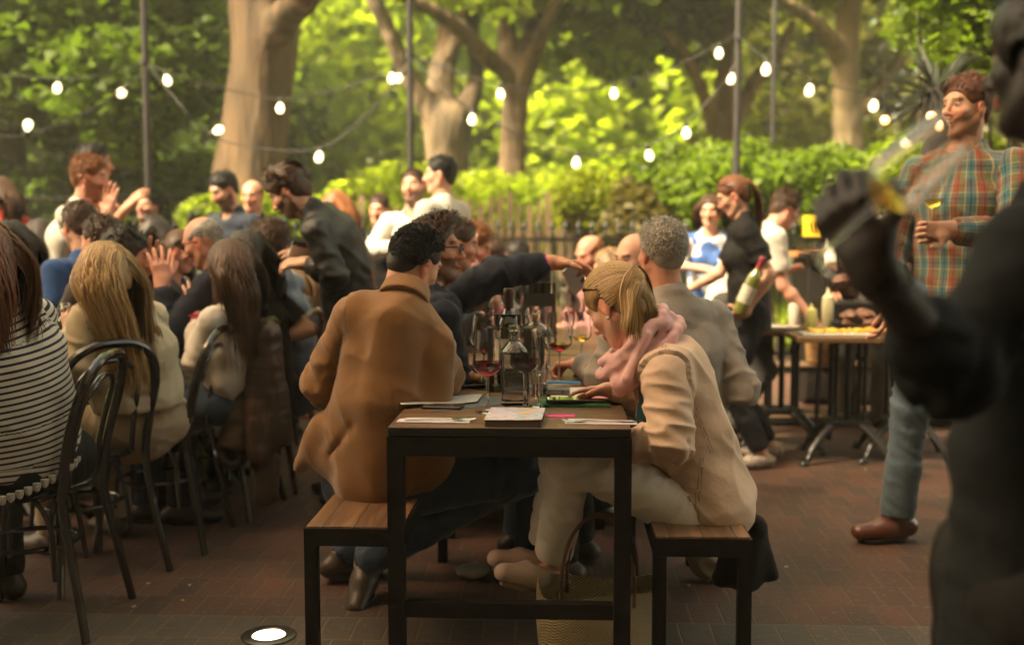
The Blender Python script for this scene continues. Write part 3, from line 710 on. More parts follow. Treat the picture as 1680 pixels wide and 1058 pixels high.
        ribbons('hair_strands', paths, np.full(len(P), w)*(.6+.8*rs.rand(len(P))), mat, cp, J['hd']-o, rs.rand(len(P)), taper=.1)
        m = n//2; k = 14; ph = rs.rand(m)*6.28; rr = .020*np.sqrt(rs.rand(m)); ax0 = np.array(tie)*H; ax0 = (ax0/np.linalg.norm(ax0))@M.T
        e1 = nrm(np.cross(ax0, M[:, 2])); e2 = np.cross(ax0, e1); P2 = T+np.outer(rr*np.cos(ph), e1)+np.outer(rr*np.sin(ph), e2)
        v0 = ax0*kick+np.outer(np.cos(ph), e1)*(.6 if kick == .6 else .18)+np.outer(np.sin(ph), e2)*(.6 if kick == .6 else .18)+dnw*.4; b3 = npv(bias)
        def tg2(p, v, i): return v*(.45 if kick < 1 else .72)+(dnw*(.85 if kick < 1 else .42)+b3*.3)+rs.normal(size=v.shape)*.02
        paths = grow(J, o, P2, v0, k, tl/k*(.7+.5*rs.rand(m)), tg2, col=torso_cols(J, o, .03), jit=jit, seed=seed+3, off=t+.012)
        ribbons('hair_strands', paths, np.full(m, w*1.15)*(.6+.8*rs.rand(m)), mat, cp, T, rs.rand(m), taper=.4)
        mb = MB(); mb.tube([tuple(T-ax0*.004+(e1*math.cos(a)+e2*math.sin(a))*.0165) for a in np.linspace(0, 6.28, 14)[:-1]], .004, 8, closed=True); mb.build('hair_tie', simple('tie_black', (.02, .02, .02), .8), cp)
        return cp
def glasses(J, o, parent, col=(.02, .015, .012), thick=.0022, r=(.024, .017), lens=True):
    H = J['hs']; c, X, Y, Z = J['hd']-o, J['hr'], J['hf'], J['hu']; L = lambda x, y, z: tuple(c+(X*x+Y*y+Z*z)*H); m = MB()
    for sg in (-1, 1):
        m.tube([L(sg*.033+r[0]*math.cos(a)*(abs(math.cos(a))**-.25 if abs(math.cos(a)) > .1 else 1)*.9, .106, .004+r[1]*math.sin(a)) for a in np.linspace(0, 2*math.pi, 21)[:-1]], thick*H, 6, closed=True)
        m.tube([L(sg*.056, .105, .009), L(sg*.074, .085, .010), L(sg*.082, .02, .012), L(sg*.083, -.012, -.004)], thick*H, 6)
    m.tube([L(-.010, .107, .007), L(0, .112, .010), L(.010, .107, .007)], thick*H, 6)
    m.build('glasses', simple('spectacle_frame', col, .3), parent)
def band(J, o, parent, s, mat, t=.0, w=.008, r=.033):
    p = J['w'+s]-o; e = J['e'+s]-o; u = nrm(p-e); c = p-u*(.02+t); a = nrm(np.cross(u, [0.3, .5, .8])); b = np.cross(u, a); m = MB()
    m.tube([tuple(c+(a*math.cos(q)+b*math.sin(q))*r) for q in np.linspace(0, 2*math.pi, 17)[:-1]], w, 8, closed=True, flat=.35); return m.build('wristband', mat, parent)
PINK = simple('pink_paper', (.75, .04, .28), .6)
SHOEM = simple('shoe_leather', (.045, .028, .02), .45)
HM = dict(
    blonde=hair_mat('hair_blonde', (.15, .072, .026), (.60, .38, .155)), dkblonde=hair_mat('hair_dark_blonde', (.10, .055, .028), (.40, .25, .12)),
    brown=hair_mat('hair_brown', (.030, .015, .009), (.125, .060, .030)), dark=hair_mat('hair_dark', (.010, .008, .007), (.050, .034, .026)),
    ginger=hair_mat('hair_ginger', (.14, .045, .014), (.38, .14, .045)), grey=hair_mat('hair_grey', (.16, .14, .12), (.58, .53, .46)), auburn=hair_mat('hair_auburn', (.07, .022, .010), (.22, .08, .032)),
    black=hair_mat('hair_black', (.006, .005, .005), (.028, .022, .020)))
def person(J, label, skin='fair', fem=False, hero=False, hands=('L', 'R'), hp=None, fkw=None, top=None, topm=None, bot=None, botm=None, hairk=None, hairm='brown', glass=False, group=None,
           bands='', shoe=None, shoek='shoe', topname='shirt', botname='trousers', wr=None, face=True, seed=1, h=None, legs=True):
    o = np.array([J['pel'][0], J['pel'][1], 0.0])
    fk = dict(fkw or {}); me = body_mesh(J, o, hero, hands, hp, skin, fem, face, fk)
    b = link_mesh('person', me, SKIN, None, tuple(o)); tag(b, label, 'person', group)
    hh = h or (.0075 if hero else .012)
    if top is not None:
        t = dict(top); t.setdefault('fem', fem); S = top_solid(J, o, **{k: v for k, v in t.items()}); cloth_mesh(topname, J, o, S, topm, b, hh, seed, wr if wr is not None else (.0045), fr=1.0)
    if bot is not None: cloth_mesh(botname, J, o, trouser_solid(J, o, **bot), botm, b, hh*1.15, seed+3, .0045)
    if legs: shoes(J, o, shoe or SHOEM, b, shoek, h=.007 if hero else .010)
    if hairk:
        hk = dict(hairk); st = hk.pop('style'); hk.setdefault('seed', seed); hk.setdefault('hero', hero); hair(J, o, b, st, HM[hairm], **hk)
    if glass: glasses(J, o, b)
    for s in bands: band(J, o, b, s, PINK)
    return b, o
# ================================================================ setting: ground
def ground_mat():
    m = bpy.data.materials.new('brick_paving'); nt, b = nodes_of(m)
    tc = N(nt, 'ShaderNodeTexCoord'); mp = N(nt, 'ShaderNodeMapping'); mp.inputs['Location'].default_value = (.03, .058, 0)
    wn = N(nt, 'ShaderNodeTexNoise'); wn.inputs['Scale'].default_value = 6; nt.links.new(tc.outputs['Object'], wn.inputs[0])
    wob = N(nt, 'ShaderNodeVectorMath', operation='MULTIPLY_ADD'); nt.links.new(wn.outputs['Color'], wob.inputs[0]); wob.inputs[1].default_value = (.008, .008, 0); nt.links.new(tc.outputs['Object'], wob.inputs[2])
    nt.links.new(wob.outputs[0], mp.inputs[0])
    def brick(c1, c2, mo, w=.105, h=.2, off=.5):
        br = N(nt, 'ShaderNodeTexBrick'); br.offset = off; br.inputs['Scale'].default_value = 1; br.inputs['Brick Width'].default_value = w; br.inputs['Row Height'].default_value = h
        br.inputs['Mortar Size'].default_value = .0048; br.inputs['Mortar Smooth'].default_value = .4; br.inputs['Bias'].default_value = -.1
        br.inputs['Color1'].default_value = (*c1, 1); br.inputs['Color2'].default_value = (*c2, 1); br.inputs['Mortar'].default_value = (*mo, 1); nt.links.new(mp.outputs[0], br.inputs[0]); return br
    a = brick((.105, .046, .030), (.055, .035, .026), (.115, .075, .047)); d = brick((.070, .058, .048), (.105, .080, .062), (.14, .10, .064))
    sp = N(nt, 'ShaderNodeSeparateXYZ'); nt.links.new(tc.outputs['Object'], sp.inputs[0])
    border = mathn(nt, 'LESS_THAN', sp.outputs[1], 3.542)
    col = mixc(nt, border, a.outputs['Color'], d.outputs['Color'])
    n = N(nt, 'ShaderNodeTexNoise'); n.inputs['Scale'].default_value = 1.7; n.inputs['Detail'].default_value = 8; n.inputs['Roughness'].default_value = .65; nt.links.new(tc.outputs['Object'], n.inputs[0])
    n2 = N(nt, 'ShaderNodeTexNoise'); n2.inputs['Scale'].default_value = 45; n2.inputs['Detail'].default_value = 6; nt.links.new(tc.outputs['Object'], n2.inputs[0])
    rp = N(nt, 'ShaderNodeValToRGB'); rp.color_ramp.elements[0].position = .32; rp.color_ramp.elements[1].position = .72; rp.color_ramp.elements[0].color = (.55, .52, .5, 1); rp.color_ramp.elements[1].color = (1.25, 1.2, 1.15, 1); nt.links.new(n.outputs['Fac'], rp.inputs[0])
    col = mixc(nt, 1.0, col, rp.outputs[0], 'MULTIPLY')
    col = mixc(nt, mathn(nt, 'MULTIPLY', mathn(nt, 'GREATER_THAN', n2.outputs['Fac'], .62), .35), col, (.20, .14, .09))
    nt.links.new(col, b.inputs['Base Color'])
    nt.links.new(mathn(nt, 'MULTIPLY_ADD', n.outputs['Fac'], .35, .48), b.inputs['Roughness'])
    bp = N(nt, 'ShaderNodeBump'); bp.inputs['Strength'].default_value = .7; bp.inputs['Distance'].default_value = .006
    nt.links.new(mathn(nt, 'MULTIPLY_ADD', n2.outputs['Fac'], .5, mathn(nt, 'MULTIPLY', a.outputs['Fac'], -1.0)), bp.inputs['Height']); nt.links.new(bp.outputs[0], b.inputs['Normal'])
    return m
def sheet(name, x0, x1, y0, y1, z, mat, nx=2, ny=2, fz=None):
    xs, ys = np.linspace(x0, x1, nx), np.linspace(y0, y1, ny); X, Y = np.meshgrid(xs, ys); Z = np.full_like(X, z) if fz is None else fz(X, Y)
    vs = np.stack([X.ravel(), Y.ravel(), Z.ravel()], axis=1); i, j = np.meshgrid(np.arange(nx-1), np.arange(ny-1)); b = (j*nx+i).ravel()
    o = link_mesh(name, np_mesh(name, vs, np.stack([b, b+1, b+nx+1, b+nx], axis=1)), mat); return tag(o, kind='structure')
pav = sheet('brick_pavement', -14, 14, -6, 12.6, 0, ground_mat())
park = simple('park_ground', (.045, .06, .018), .95, noise=.5, nscale=1.2, bump=.6, bscale=14)
sheet('park_ground', -140, 140, -60, 230, -.05, park)
# unseen building and porch roof, added to shade the terrace and reflect fill
bld = empty('added_shade_building', (0, -3.6, 0), label='unseen tall pale building with a flat roof, added to shade and fill the terrace', cat='building')
m = MB(); m.box((-45, -12, 0), (20, 0, 20)); m.build('wall', simple('bounce_wall_stucco', (.50, .43, .34), .85, bump=.2), bld)
m = MB(); m.box((-12, .003, 2.95), (12, 3.4, 3.12)); m.build('added_shade_roof', simple('shade_roof_timber', (.06, .04, .028), .8), bld)
for x in (-6.2, 6.2): m = MB(); m.box((x-.07, 3.2, 0), (x+.07, 3.34, 2.947)); m.build('added_roof_post', simple('shade_roof_timber', (.06, .04, .028), .8), bld)

# ================================================================ furniture
BLK = simple('black_steel', (.007, .0052, .0045), .5, spec=.25, metal=.0, noise=.3, nscale=30, bump=.08, bscale=90)
IRON = simple('cast_iron', (.009, .007, .0065), .38, metal=.0, noise=.3, nscale=20, bump=.2, bscale=60)
def wood_mat(name, c, c2, axis='y', rough=.38, plank=.085):
    if name in MATS: return MATS[name]
    m = bpy.data.materials.new(name); nt, b = nodes_of(m); tc = N(nt, 'ShaderNodeTexCoord'); mp = N(nt, 'ShaderNodeMapping')
    mp.inputs['Scale'].default_value = (22, 1.6, 8) if axis == 'y' else (1.6, 22, 8); nt.links.new(tc.outputs['Object'], mp.inputs[0])
    sp = N(nt, 'ShaderNodeSeparateXYZ'); nt.links.new(tc.outputs['Object'], sp.inputs[0]); ac = sp.outputs[0 if axis == 'y' else 1]
    idx = mathn(nt, 'FLOOR', mathn(nt, 'DIVIDE', ac, plank)); fr = mathn(nt, 'FRACT', mathn(nt, 'DIVIDE', ac, plank))
    off = N(nt, 'ShaderNodeCombineXYZ'); nt.links.new(mathn(nt, 'MULTIPLY', idx, 7.31), off.inputs[1]); nt.links.new(mathn(nt, 'MULTIPLY', idx, 3.7), off.inputs[2])
    ad = N(nt, 'ShaderNodeVectorMath', operation='ADD'); nt.links.new(mp.outputs[0], ad.inputs[0]); nt.links.new(off.outputs[0], ad.inputs[1])
    n = N(nt, 'ShaderNodeTexNoise'); n.inputs['Scale'].default_value = 1.6; n.inputs['Detail'].default_value = 9; n.inputs['Roughness'].default_value = .62; n.inputs['Distortion'].default_value = .8; nt.links.new(ad.outputs[0], n.inputs[0])
    r = N(nt, 'ShaderNodeValToRGB'); r.color_ramp.elements[0].position = .34; r.color_ramp.elements[1].position = .66; r.color_ramp.elements[0].color = (*c, 1); r.color_ramp.elements[1].color = (*c2, 1); nt.links.new(n.outputs['Fac'], r.inputs[0])
    wn = N(nt, 'ShaderNodeTexWhiteNoise', noise_dimensions='1D'); nt.links.new(idx, wn.inputs['W'])
    col = mixc(nt, mathn(nt, 'MULTIPLY', wn.outputs['Value'], .45), r.outputs[0], tuple(Vector(c)*.8))
    gap = mathn(nt, 'ADD', mathn(nt, 'LESS_THAN', fr, .018), mathn(nt, 'GREATER_THAN', fr, .985)); col = mixc(nt, gap, col, (.012, .008, .006))
    nt.links.new(col, b.inputs['Base Color']); nt.links.new(mathn(nt, 'MULTIPLY_ADD', n.outputs['Fac'], .3, rough-.1), b.inputs['Roughness'])
    bp = N(nt, 'ShaderNodeBump'); bp.inputs['Strength'].default_value = .35; bp.inputs['Distance'].default_value = .003
    nt.links.new(mathn(nt, 'SUBTRACT', n.outputs['Fac'], gap), bp.inputs['Height']); nt.links.new(bp.outputs[0], b.inputs['Normal'])
    MATS[name] = m; return m
TABW = wood_mat('table_planks', (.095, .052, .027), (.25, .135, .066), 'x', .36, .12); BENW = wood_mat('bench_planks', (.085, .043, .020), (.26, .135, .060), 'y', .4, .09)
TX0, TX1, TY0 = -.468, .191, 2.925
def long_table(y0, y1, label, x0=TX0, x1=TX1):
    t = empty('long_table', ((x0+x1)/2, y0, 0), label=label, cat='table', group='dark steel and wood tables placed end to end')
    w = (x1-x0)/2; L = y1-y0; m = MB(); m.box((-w, .0, .726), (w, L, .750), bev=.002); m.build('tabletop', TABW, t)
    m = MB(); q = .028
    m.box((-w-.002, -.003, .672), (w+.002, .045, .7235)); m.box((-w-.002, L-.045, .672), (w+.002, L+.003, .7235)); m.box((-w-.002, .0455, .672), (-w+.043, L-.0455, .7235)); m.box((w-.043, .0455, .672), (w+.002, L-.0455, .7235))
    m.box((-w+.045, .004, .222), (w-.045, .040, .264)); m.box((-w+.045, L-.04, .222), (w-.045, L-.004, .264))
    m.build('frame', BLK, t)
    for sx in (-1, 1):
        for yy in (0, L-.045):
            m = MB(); xa = -w-.002 if sx < 0 else w-.043; m.box((xa, yy-.003, 0), (xa+.045, yy+.042, .6715)); m.build('leg', BLK, t)
    return t
def bench(x0, x1, y0, y1, label):
    t = empty('bench', ((x0+x1)/2, y0, 0), label=label, cat='bench', group='plank benches with black steel frames'); w = (x1-x0)/2; L = y1-y0
    m = MB(); m.box((-w+.006, .006, .428), (w-.006, L-.006, .451), bev=.002); m.build('seat', BENW, t)
    m = MB(); m.box((-w, -.0, .395), (w, .038, .4445)); m.box((-w, L-.038, .395), (w, L, .4445)); m.box((-w, .0385, .395), (-w+.036, L-.0385, .4445)); m.box((w-.036, .0385, .395), (w, L-.0385, .4445)); m.build('frame', BLK, t)
    for xa in (-w, w-.036):
        for ya in (0, L-.038): m = MB(); m.box((xa, ya, 0), (xa+.036, ya+.038, .3945)); m.build('leg', BLK, t)
    return t
long_table(TY0, 4.72, 'dark steel table with plank top nearest the camera, laid with wine glasses and papers')
long_table(4.75, 6.55, 'second steel and plank table along the row, crowded with glasses')
long_table(6.58, 8.4, 'third steel and plank table, at the far end of the row before the railing')
bench(-.722, -.437, 3.01, 4.2, 'plank bench under the man in the tan corduroy jacket')
bench(.256, .524, 2.95, 4.2, 'plank bench under the woman with the pink scarf')
bench(-.722, -.437, 4.5, 6.2, 'plank bench on the left side of the second table')
bench(.256, .524, 4.5, 6.2, 'plank bench on the right side of the second table')
bench(-.722, -.437, 6.5, 8.2, 'plank bench at the far end, on the left of the third table')
bench(.256, .524, 6.5, 8.2, 'plank bench at the far end, on the right of the third table')
m = MB(); m.box((-.17, 0, 0), (.17, .30, .06), bev=.01); m.box((-.15, .02, .064), (.16, .28, .20), bev=.012)
tag(m.build('wooden_crate', wood_mat('crate_planks', (.10, .055, .03), (.2, .12, .07), 'y', .7, .06), None, (-.17, 4.78, 0)), 'low brown wooden crate on the bricks under the second table', 'crate')
# left table (light wood) + its black cloth side
LT = empty('long_table', (-2.28, 2.2, 0), label='long plank table on the left between the bentwood chairs and the far guests', cat='table')
m = MB(); m.box((-.38, 0, .722), (.38, 7.0, .750), bev=.003); m.build('tabletop', wood_mat('light_planks', (.12, .075, .042), (.30, .20, .12), 'y', .45, .11), LT)
for ya in (.5, 2.3, 4.1, 5.9):
    m = MB(); m.tube([(0, ya, .72), (0, ya, .10)], .035, 12); m.box((-.22, ya-.22, .70), (.22, ya+.22, .7215))
    for k in range(4):
        a = k*math.pi/2+.78; c, s = math.cos(a), math.sin(a); m.tube(spline([(0, ya, .16), (.12*c, ya+.12*s, .12), (.24*c, ya+.24*s, .07), (.30*c, ya+.30*s, .02)], 4), [.026]*12+[.02], 8)
    m.build('pedestal', IRON, LT)
CHW = simple('bentwood_black', (.010, .0065, .005), .26, metal=0, noise=.35, nscale=12, spec=.6, coat=.5); CHR = simple('bentwood_brown', (.075, .028, .018), .25, metal=0, noise=.35, nscale=12, coat=.5)
def make_chair(mat):
    t = empty('bentwood_chair', (0, 0, 0)); t['category'] = 'chair'
    m = MB(); m.lathe([(.0, .448), (.17, .447), (.196, .450), (.203, .458), (.203, .468), (.196, .474), (.17, .470), (0, .464)], 32); m.build('seat', mat, t)
    m = MB(); m.tube([(.150*math.cos(a), .150*math.sin(a), .27) for a in np.linspace(0, 2*math.pi, 25)[:-1]], .0085, 8, closed=True)
    for k in range(4):                                               # bent braces under the seat
        a0 = math.pi/4+k*math.pi/2; a1 = a0+math.pi/2; p0 = (.165*math.cos(a0), .165*math.sin(a0)); p1 = (.165*math.cos(a1), .165*math.sin(a1)); mx, my = (p0[0]+p1[0])/2, (p0[1]+p1[1])/2
        m.tube(spline([(p0[0]*1.12, p0[1]*1.12, .17), (p0[0]*.98, p0[1]*.98, .33), (p0[0]*.6+mx*.4, p0[1]*.6+my*.4, .425), (mx, my, .438), (p1[0]*.6+mx*.4, p1[1]*.6+my*.4, .425), (p1[0]*.98, p1[1]*.98, .33), (p1[0]*1.12, p1[1]*1.12, .17)], 5), .0085, 8)
    m.build('brace', mat, t)
    # outer hoop = rear legs + back, chair faces +Y so the back is at -Y
    pts = [(-.215, -.255, 0), (-.195, -.225, .16), (-.178, -.190, .34), (-.172, -.178, .46), (-.182, -.200, .60), (-.188, -.232, .72), (-.160, -.262, .82), (-.09, -.280, .873), (0, -.285, .886)]
    pts += [(-x, y, z) for x, y, z in pts[-2::-1]]
    m = MB(); sp_ = spline(pts, 6); n_ = len(sp_); m.tube(sp_, [.0135+.003*math.sin(math.pi*i/(n_-1)) for i in range(n_)], 10); m.build('backrest', mat, t)
    pts = [(-.115, -.172, .46), (-.120, -.195, .60), (-.122, -.226, .72), (-.098, -.250, .775), (-.05, -.263, .812), (0, -.266, .820)]; pts += [(-x, y, z) for x, y, z in pts[-2::-1]]
    m = MB(); m.tube(spline(pts, 6), .010, 9); m.build('inner_hoop', mat, t)
    for sx in (-1, 1): m = MB(); m.tube([(sx*.150, .130, .455), (sx*.160, .155, .30), (sx*.178, .195, 0)], [.0165, .015, .012], 10); m.build('leg', mat, t)
    return t
chairs = [  # x, y, facing deg (90 = faces -X), black?, label
    (-1.74, 3.47, 93, 0, 'black bentwood chair under the woman in the striped top'), (-1.81, 4.00, 52, 0, 'empty black bentwood chair between the striped woman and the blonde woman'),
    (-1.67, 4.42, 92, 0, 'black bentwood chair under the blonde woman in the cream jacket'), (-1.60, 4.95, 84, 0, 'bentwood chair with a brown leather jacket hung over its back'),
    (-1.52, 5.50, 82, 1, 'reddish brown bentwood chair under the man in the denim shirt'), (-1.42, 6.05, 95, 1, 'reddish brown bentwood chair farthest along the row, behind the waiter in black')]
cproto = {}
for (x, y, a, br, lab) in chairs:
    if br not in cproto: c = cproto[br] = make_chair(CHR if br else CHW)
    else: c = copy_tree(cproto[br])
    c.location = (x, y, 0); c.rotation_euler = (0, 0, R(a)); c['label'] = lab; c['category'] = 'chair'; c['group'] = 'bentwood chairs along the left table'
# ================================================================ glassware & tableware
def glass_mat(name='clear_glass', col=(1, 1, 1), rough=.0, ior=1.45):
    if name in MATS: return MATS[name]
    m = bpy.data.materials.new(name); nt, b = nodes_of(m); b.inputs['Base Color'].default_value = (*col, 1); b.inputs['Transmission Weight'].default_value = 1; b.inputs['Roughness'].default_value = rough; b.inputs['IOR'].default_value = ior
    tc = N(nt, 'ShaderNodeTexCoord'); n = N(nt, 'ShaderNodeTexNoise'); n.inputs['Scale'].default_value = 22; nt.links.new(tc.outputs['Object'], n.inputs[0])
    bp = N(nt, 'ShaderNodeBump'); bp.inputs['Strength'].default_value = .06; bp.inputs['Distance'].default_value = .004; nt.links.new(n.outputs['Fac'], bp.inputs['Height']); nt.links.new(bp.outputs[0], b.inputs['Normal'])
    MATS[name] = m; return m
GL = glass_mat(ior=1.38); RED = glass_mat('red_wine', (.34, .006, .02), ior=1.34); WHITEW = glass_mat('white_wine', (.95, .72, .12), ior=1.33); WATER = glass_mat('water', (.98, 1, .98), ior=1.33)
BOTT = simple('bottle_glass_dark', (.010, .010, .006), .07, noise=.1, spec=.9, coat=1.0); GREENB = glass_mat('bottle_glass_green', (.45, .5, .06))
def shell(outer, th=.0012):
    inner = [(max(r-th, .0005), z+(th if i == 0 else 0)) for i, (r, z) in enumerate(outer)][::-1]; return outer+inner
WG = dict(
    bordeaux=([(.0335, .105), (.040, .118), (.0415, .128), (.040, .150), (.0365, .185), (.0325, .222)], .124, .098),
    tulip=([(.006, .094), (.024, .105), (.034, .125), (.036, .145), (.033, .175), (.029, .200)], .120, .094),
    flute=([(.006, .100), (.015, .112), (.025, .140), (.028, .165), (.026, .19), (.023, .215)], .13, .10))
def wine_glass(x, y, z=.7505, kind='bordeaux', fill='red', label='', s=1.0, group='stemmed glasses on the long tables', n=22, rot=None, lvl=None):
    t = empty('wine_glass', (x, y, z), label=label, cat='glass', group=group); pr, lv, zb = WG[kind]; lv = lvl or lv
    if kind == 'bordeaux': bowl = [(.0045, .098), (.012, .100), (.024, .106), (.036, .117), (.0412, .127), (.0402, .150), (.0365, .185), (.0325, .222)]
    else: bowl = [(.0045, zb-.002)]+pr
    m = MB(); prof = shell([(r*s, z_*s) for r, z_ in bowl]); m.lathe(prof, n, close=True); m.build('bowl', GL, t, auto=60)
    m = MB(); m.lathe([(.0005, .0), (.033*s, .0), (.034*s, .0012), (.020*s, .003), (.006*s, .007), (.0037*s, .02), (.0034*s, .06*s), (.0042*s, .09*s), (.0046*s, bowl[0][1]*s-.0006), (.0002, bowl[0][1]*s-.0006)], n); m.build('stem', GL, t, auto=60)
    if fill:
        q = [(r-.0016, z_+.0012) for r, z_ in bowl if z_ < lv]; r_at = np.interp(lv, [b[1] for b in bowl], [b[0] for b in bowl])-.0016
        m = MB(); m.lathe([(.0003, q[0][1]*s+.001)]+[(max(r, .001)*s, z_*s) for r, z_ in q]+[(r_at*s, lv*s), (.0003, lv*s)], n); m.build('wine', RED if fill == 'red' else WHITEW, t)
    if rot is not None: t.rotation_euler = rot
    return t
def tumbler(x, y, z=.7505, label='', water=True, r=.033, h=.085):
    t = empty('tumbler', (x, y, z), label=label, cat='glass', group='tumblers on the long tables')
    m = MB(); m.lathe([(.0005, 0), (r*.86, 0), (r*.9, .003), (r, h), (r-.0016, h), (r*.86-.0016, .008), (.0005, .007)], 22); m.build('cup', GL, t, auto=50)
    if water: m = MB(); m.lathe([(.0003, .009), (r*.84-.002, .0095), (r*.93-.002, h*.55), (.0003, h*.55)], 22); m.build('water', WATER, t)
    return t
def wine_bottle(x, y, z, label, mat=BOTT, s=1.0, lab=True, rot=None, neckcol=(.03, .012, .01), labcol=(.5, .45, .36)):
    t = empty('wine_bottle', (x, y, z), label=label, cat='bottle')
    m = MB(); m.lathe([(.001, .006), (.028*s, .001), (.036*s, .003), (.0375*s, .012), (.0375*s, .185*s), (.034*s, .205*s), (.022*s, .228*s), (.0150*s, .245*s), (.0138*s, .29*s), (.0150*s, .292*s), (.0155*s, .305*s), (.0140*s, .308*s), (.001, .308*s)], 28); m.build('body', mat, t, auto=40)
    m = MB(); m.lathe([(.0142*s, .246*s), (.0153*s, .2465*s), (.0152*s, .289*s), (.0165*s, .2915*s), (.0167*s, .307*s), (.0150*s, .3105*s), (.001, .311*s)], 24); m.build('capsule', simple('capsule%d' % int(neckcol[0]*1000), neckcol, .35), t)
    if lab: m = MB(); m.lathe([(.0376*s, .06*s), (.0380*s, .0605*s), (.0380*s, .15*s), (.0376*s, .1505*s)], 28); m.build('label', simple('paper_label', labcol, .7, noise=.25, nscale=60), t)
    if rot is not None: t.rotation_euler = rot
    return t
def water_bottle(x, y, z=.7505, label='', s=1.0, rz=.12, text=True):
    t = empty('water_bottle', (x, y, z), rz, label=label, cat='bottle', group='clear water bottles on the long tables')
    out = [(.001, .002), (.034, .0), (.0395, .004), (.0400, .014), (.0395, .155), (.0375, .166), (.026, .180), (.0165, .192), (.0150, .205), (.0150, .222), (.0172, .224), (.0172, .236), (.0160, .238)]
    inn = [(.0125, .2375), (.0125, .19), (.020, .182), (.034, .164), (.0362, .152), (.0362, .016), (.001, .013)]
    m = MB(); m.v, m.f, m.sm = [], [], []
    def L(prof, sqf, mb):
        n = 40; vs = []
        for r, zz in prof:
            sq = sqf(zz)
            for k in range(n):
                a = 2*math.pi*(k+.5)/n; ca, sa = abs(math.cos(a)), abs(math.sin(a)); e = 2+6*sq; rr = r*s/((ca**e+sa**e)**(1/e)); vs.append((rr*math.cos(a), rr*math.sin(a), zz*s))
        fs = []
        for i in range(len(prof)-1):
            for k in range(n): l = (k+1) % n; fs.append((i*n+k, i*n+l, (i+1)*n+l, (i+1)*n+k))
        fs += [tuple(range(n-1, -1, -1)), tuple((len(prof)-1)*n+k for k in range(n))]; mb.add(vs, fs, True)
    L(out+inn, lambda zz: 1.0 if zz < .17 else max(0, 1-(zz-.17)/.02), m); m.build('bottle_body', GL, t, auto=30)
    m = MB(); L([(.001, .0145), (.0358, .0165), (.0358, .1545), (.001, .1547)], lambda zz: 1.0, m); m.build('water', WATER, t, auto=30)
    if text:                                                           # raised vertical lettering on the front edges
        for k, (tx, xx) in enumerate((('NATURAL', -.0265), ('PURIFIED', .0265))):
            cu = bpy.data.curves.new('raised_lettering', 'FONT'); cu.body = tx; cu.size = .017*s; cu.extrude = .0007; cu.align_x = 'CENTER'; cu.align_y = 'CENTER'; cu.resolution_u = 2
            ob = bpy.data.objects.new('raised_lettering', bpy.data.meshes.new_from_object(bpy.data.objects.new('tmp', cu))); COL.objects.link(ob); ob.data.materials.append(GL); ob.parent = t; ob.location = (xx*s, -.0402*s, .085*s); ob.rotation_euler = (R(90), R(-90), 0)
    return t
def caddy(x, y, z, label, w=.14, d=.10, h=.21, top=True):
    t = empty('bottle_caddy', (x, y, z), label=label, cat='caddy', group='black metal caddies on the long tables'); m = MB(); q = .006
    m.box((-w/2, -d/2, .012), (w/2, d/2, .018)); m.box((-w/2, -d/2, h-.004), (w/2, d/2, h)) if not top else None
    if top:                                                            # top plate with a square hole for the neck
        hh = .042
        m.box((-w/2, -d/2, h-.004), (-hh, d/2, h)); m.box((hh, -d/2, h-.004), (w/2, d/2, h)); m.box((-hh, -d/2, h-.004), (hh, -hh, h)); m.box((-hh, hh, h-.004), (hh, d/2, h))
    for sx in (-1, 1):
        for sy in (-1, 1): m.box((sx*w/2-(.016 if sx > 0 else 0), sy*d/2-(.006 if sy > 0 else 0), 0), (sx*w/2+(.016 if sx < 0 else 0), sy*d/2+(.006 if sy < 0 else 0), h-.0045))
        m.box((sx*w/2-(.003 if sx > 0 else 0), -d/2+.0065, .02), (sx*w/2+(.003 if sx < 0 else 0), d/2-.0065, .07))
    m.box((-w/2+.017, -d/2, .06), (w/2-.017, -d/2+.004, .07)); m.build('frame', simple('caddy_metal', (.03, .03, .024), .4, metal=.5), t)
    return t
def caddy_upper(par, x, z):
    m = MB(); m.box((x-.042, -.03, z+.040), (x+.042, .03, z+.043)); m.box((x-.042, -.03, z), (x-.030, -.026, z+.0395)); m.box((x+.030, -.03, z), (x+.042, -.026, z+.0395))
    for sx in (-1, 1): m.tube(spline([(x+sx*.042, -.02, z+.043), (x+sx*.060, -.02, z+.035), (x+sx*.066, -.02, z+.018), (x+sx*.052, -.02, z+.002), (x+sx*.03, -.02, z-.004)], 5), .0022, 6)
    m.build('handle', simple('caddy_metal', (.03, .03, .024), .4, metal=.5), par)
PAPER = simple('white_paper', (.62, .60, .55), .8, noise=.03); TZ = .7505
g = lambda u, v, z=TZ: G(u, v, z)
p = g(800, 676); wine_glass(p.x, p.y, label='front left glass of red wine, beside the white sheet and the booklet', s=1.08, lvl=.138)
p = g(861, 670.5); wine_glass(p.x, p.y+.0, label='glass of red wine standing right in front of the clear water bottle', lvl=.140, s=1.08)
p = g(885, 669); wine_glass(p.x, p.y+.03, kind='flute', fill=None, label='slim empty stemmed glass to the right of the water bottle', s=.98)
p = g(917, 628); wine_glass(p.x, p.y, s=1.12, label='large glass of red wine by the grey-haired man\'s fist')
p = g(790, 640); wine_glass(p.x, p.y+.05, kind='tulip', fill='red', s=1.25, label='tall wine glass standing just behind the front left glass')
p = g(843, 667); water_bottle(p.x, p.y+.028, label='clear square-shouldered water bottle with raised lettering in the middle of the front table', s=1.03)
p = g(872, 652); tumbler(p.x+.02, p.y, label='small water tumbler behind the slim stemmed glass')
p = g(831, 643); cd = caddy(p.x+.01, p.y+.04, TZ, 'black metal caddy holding the dark wine bottle on the front table', w=.145, d=.10, h=.213); caddy_upper(cd, -.005, .214)
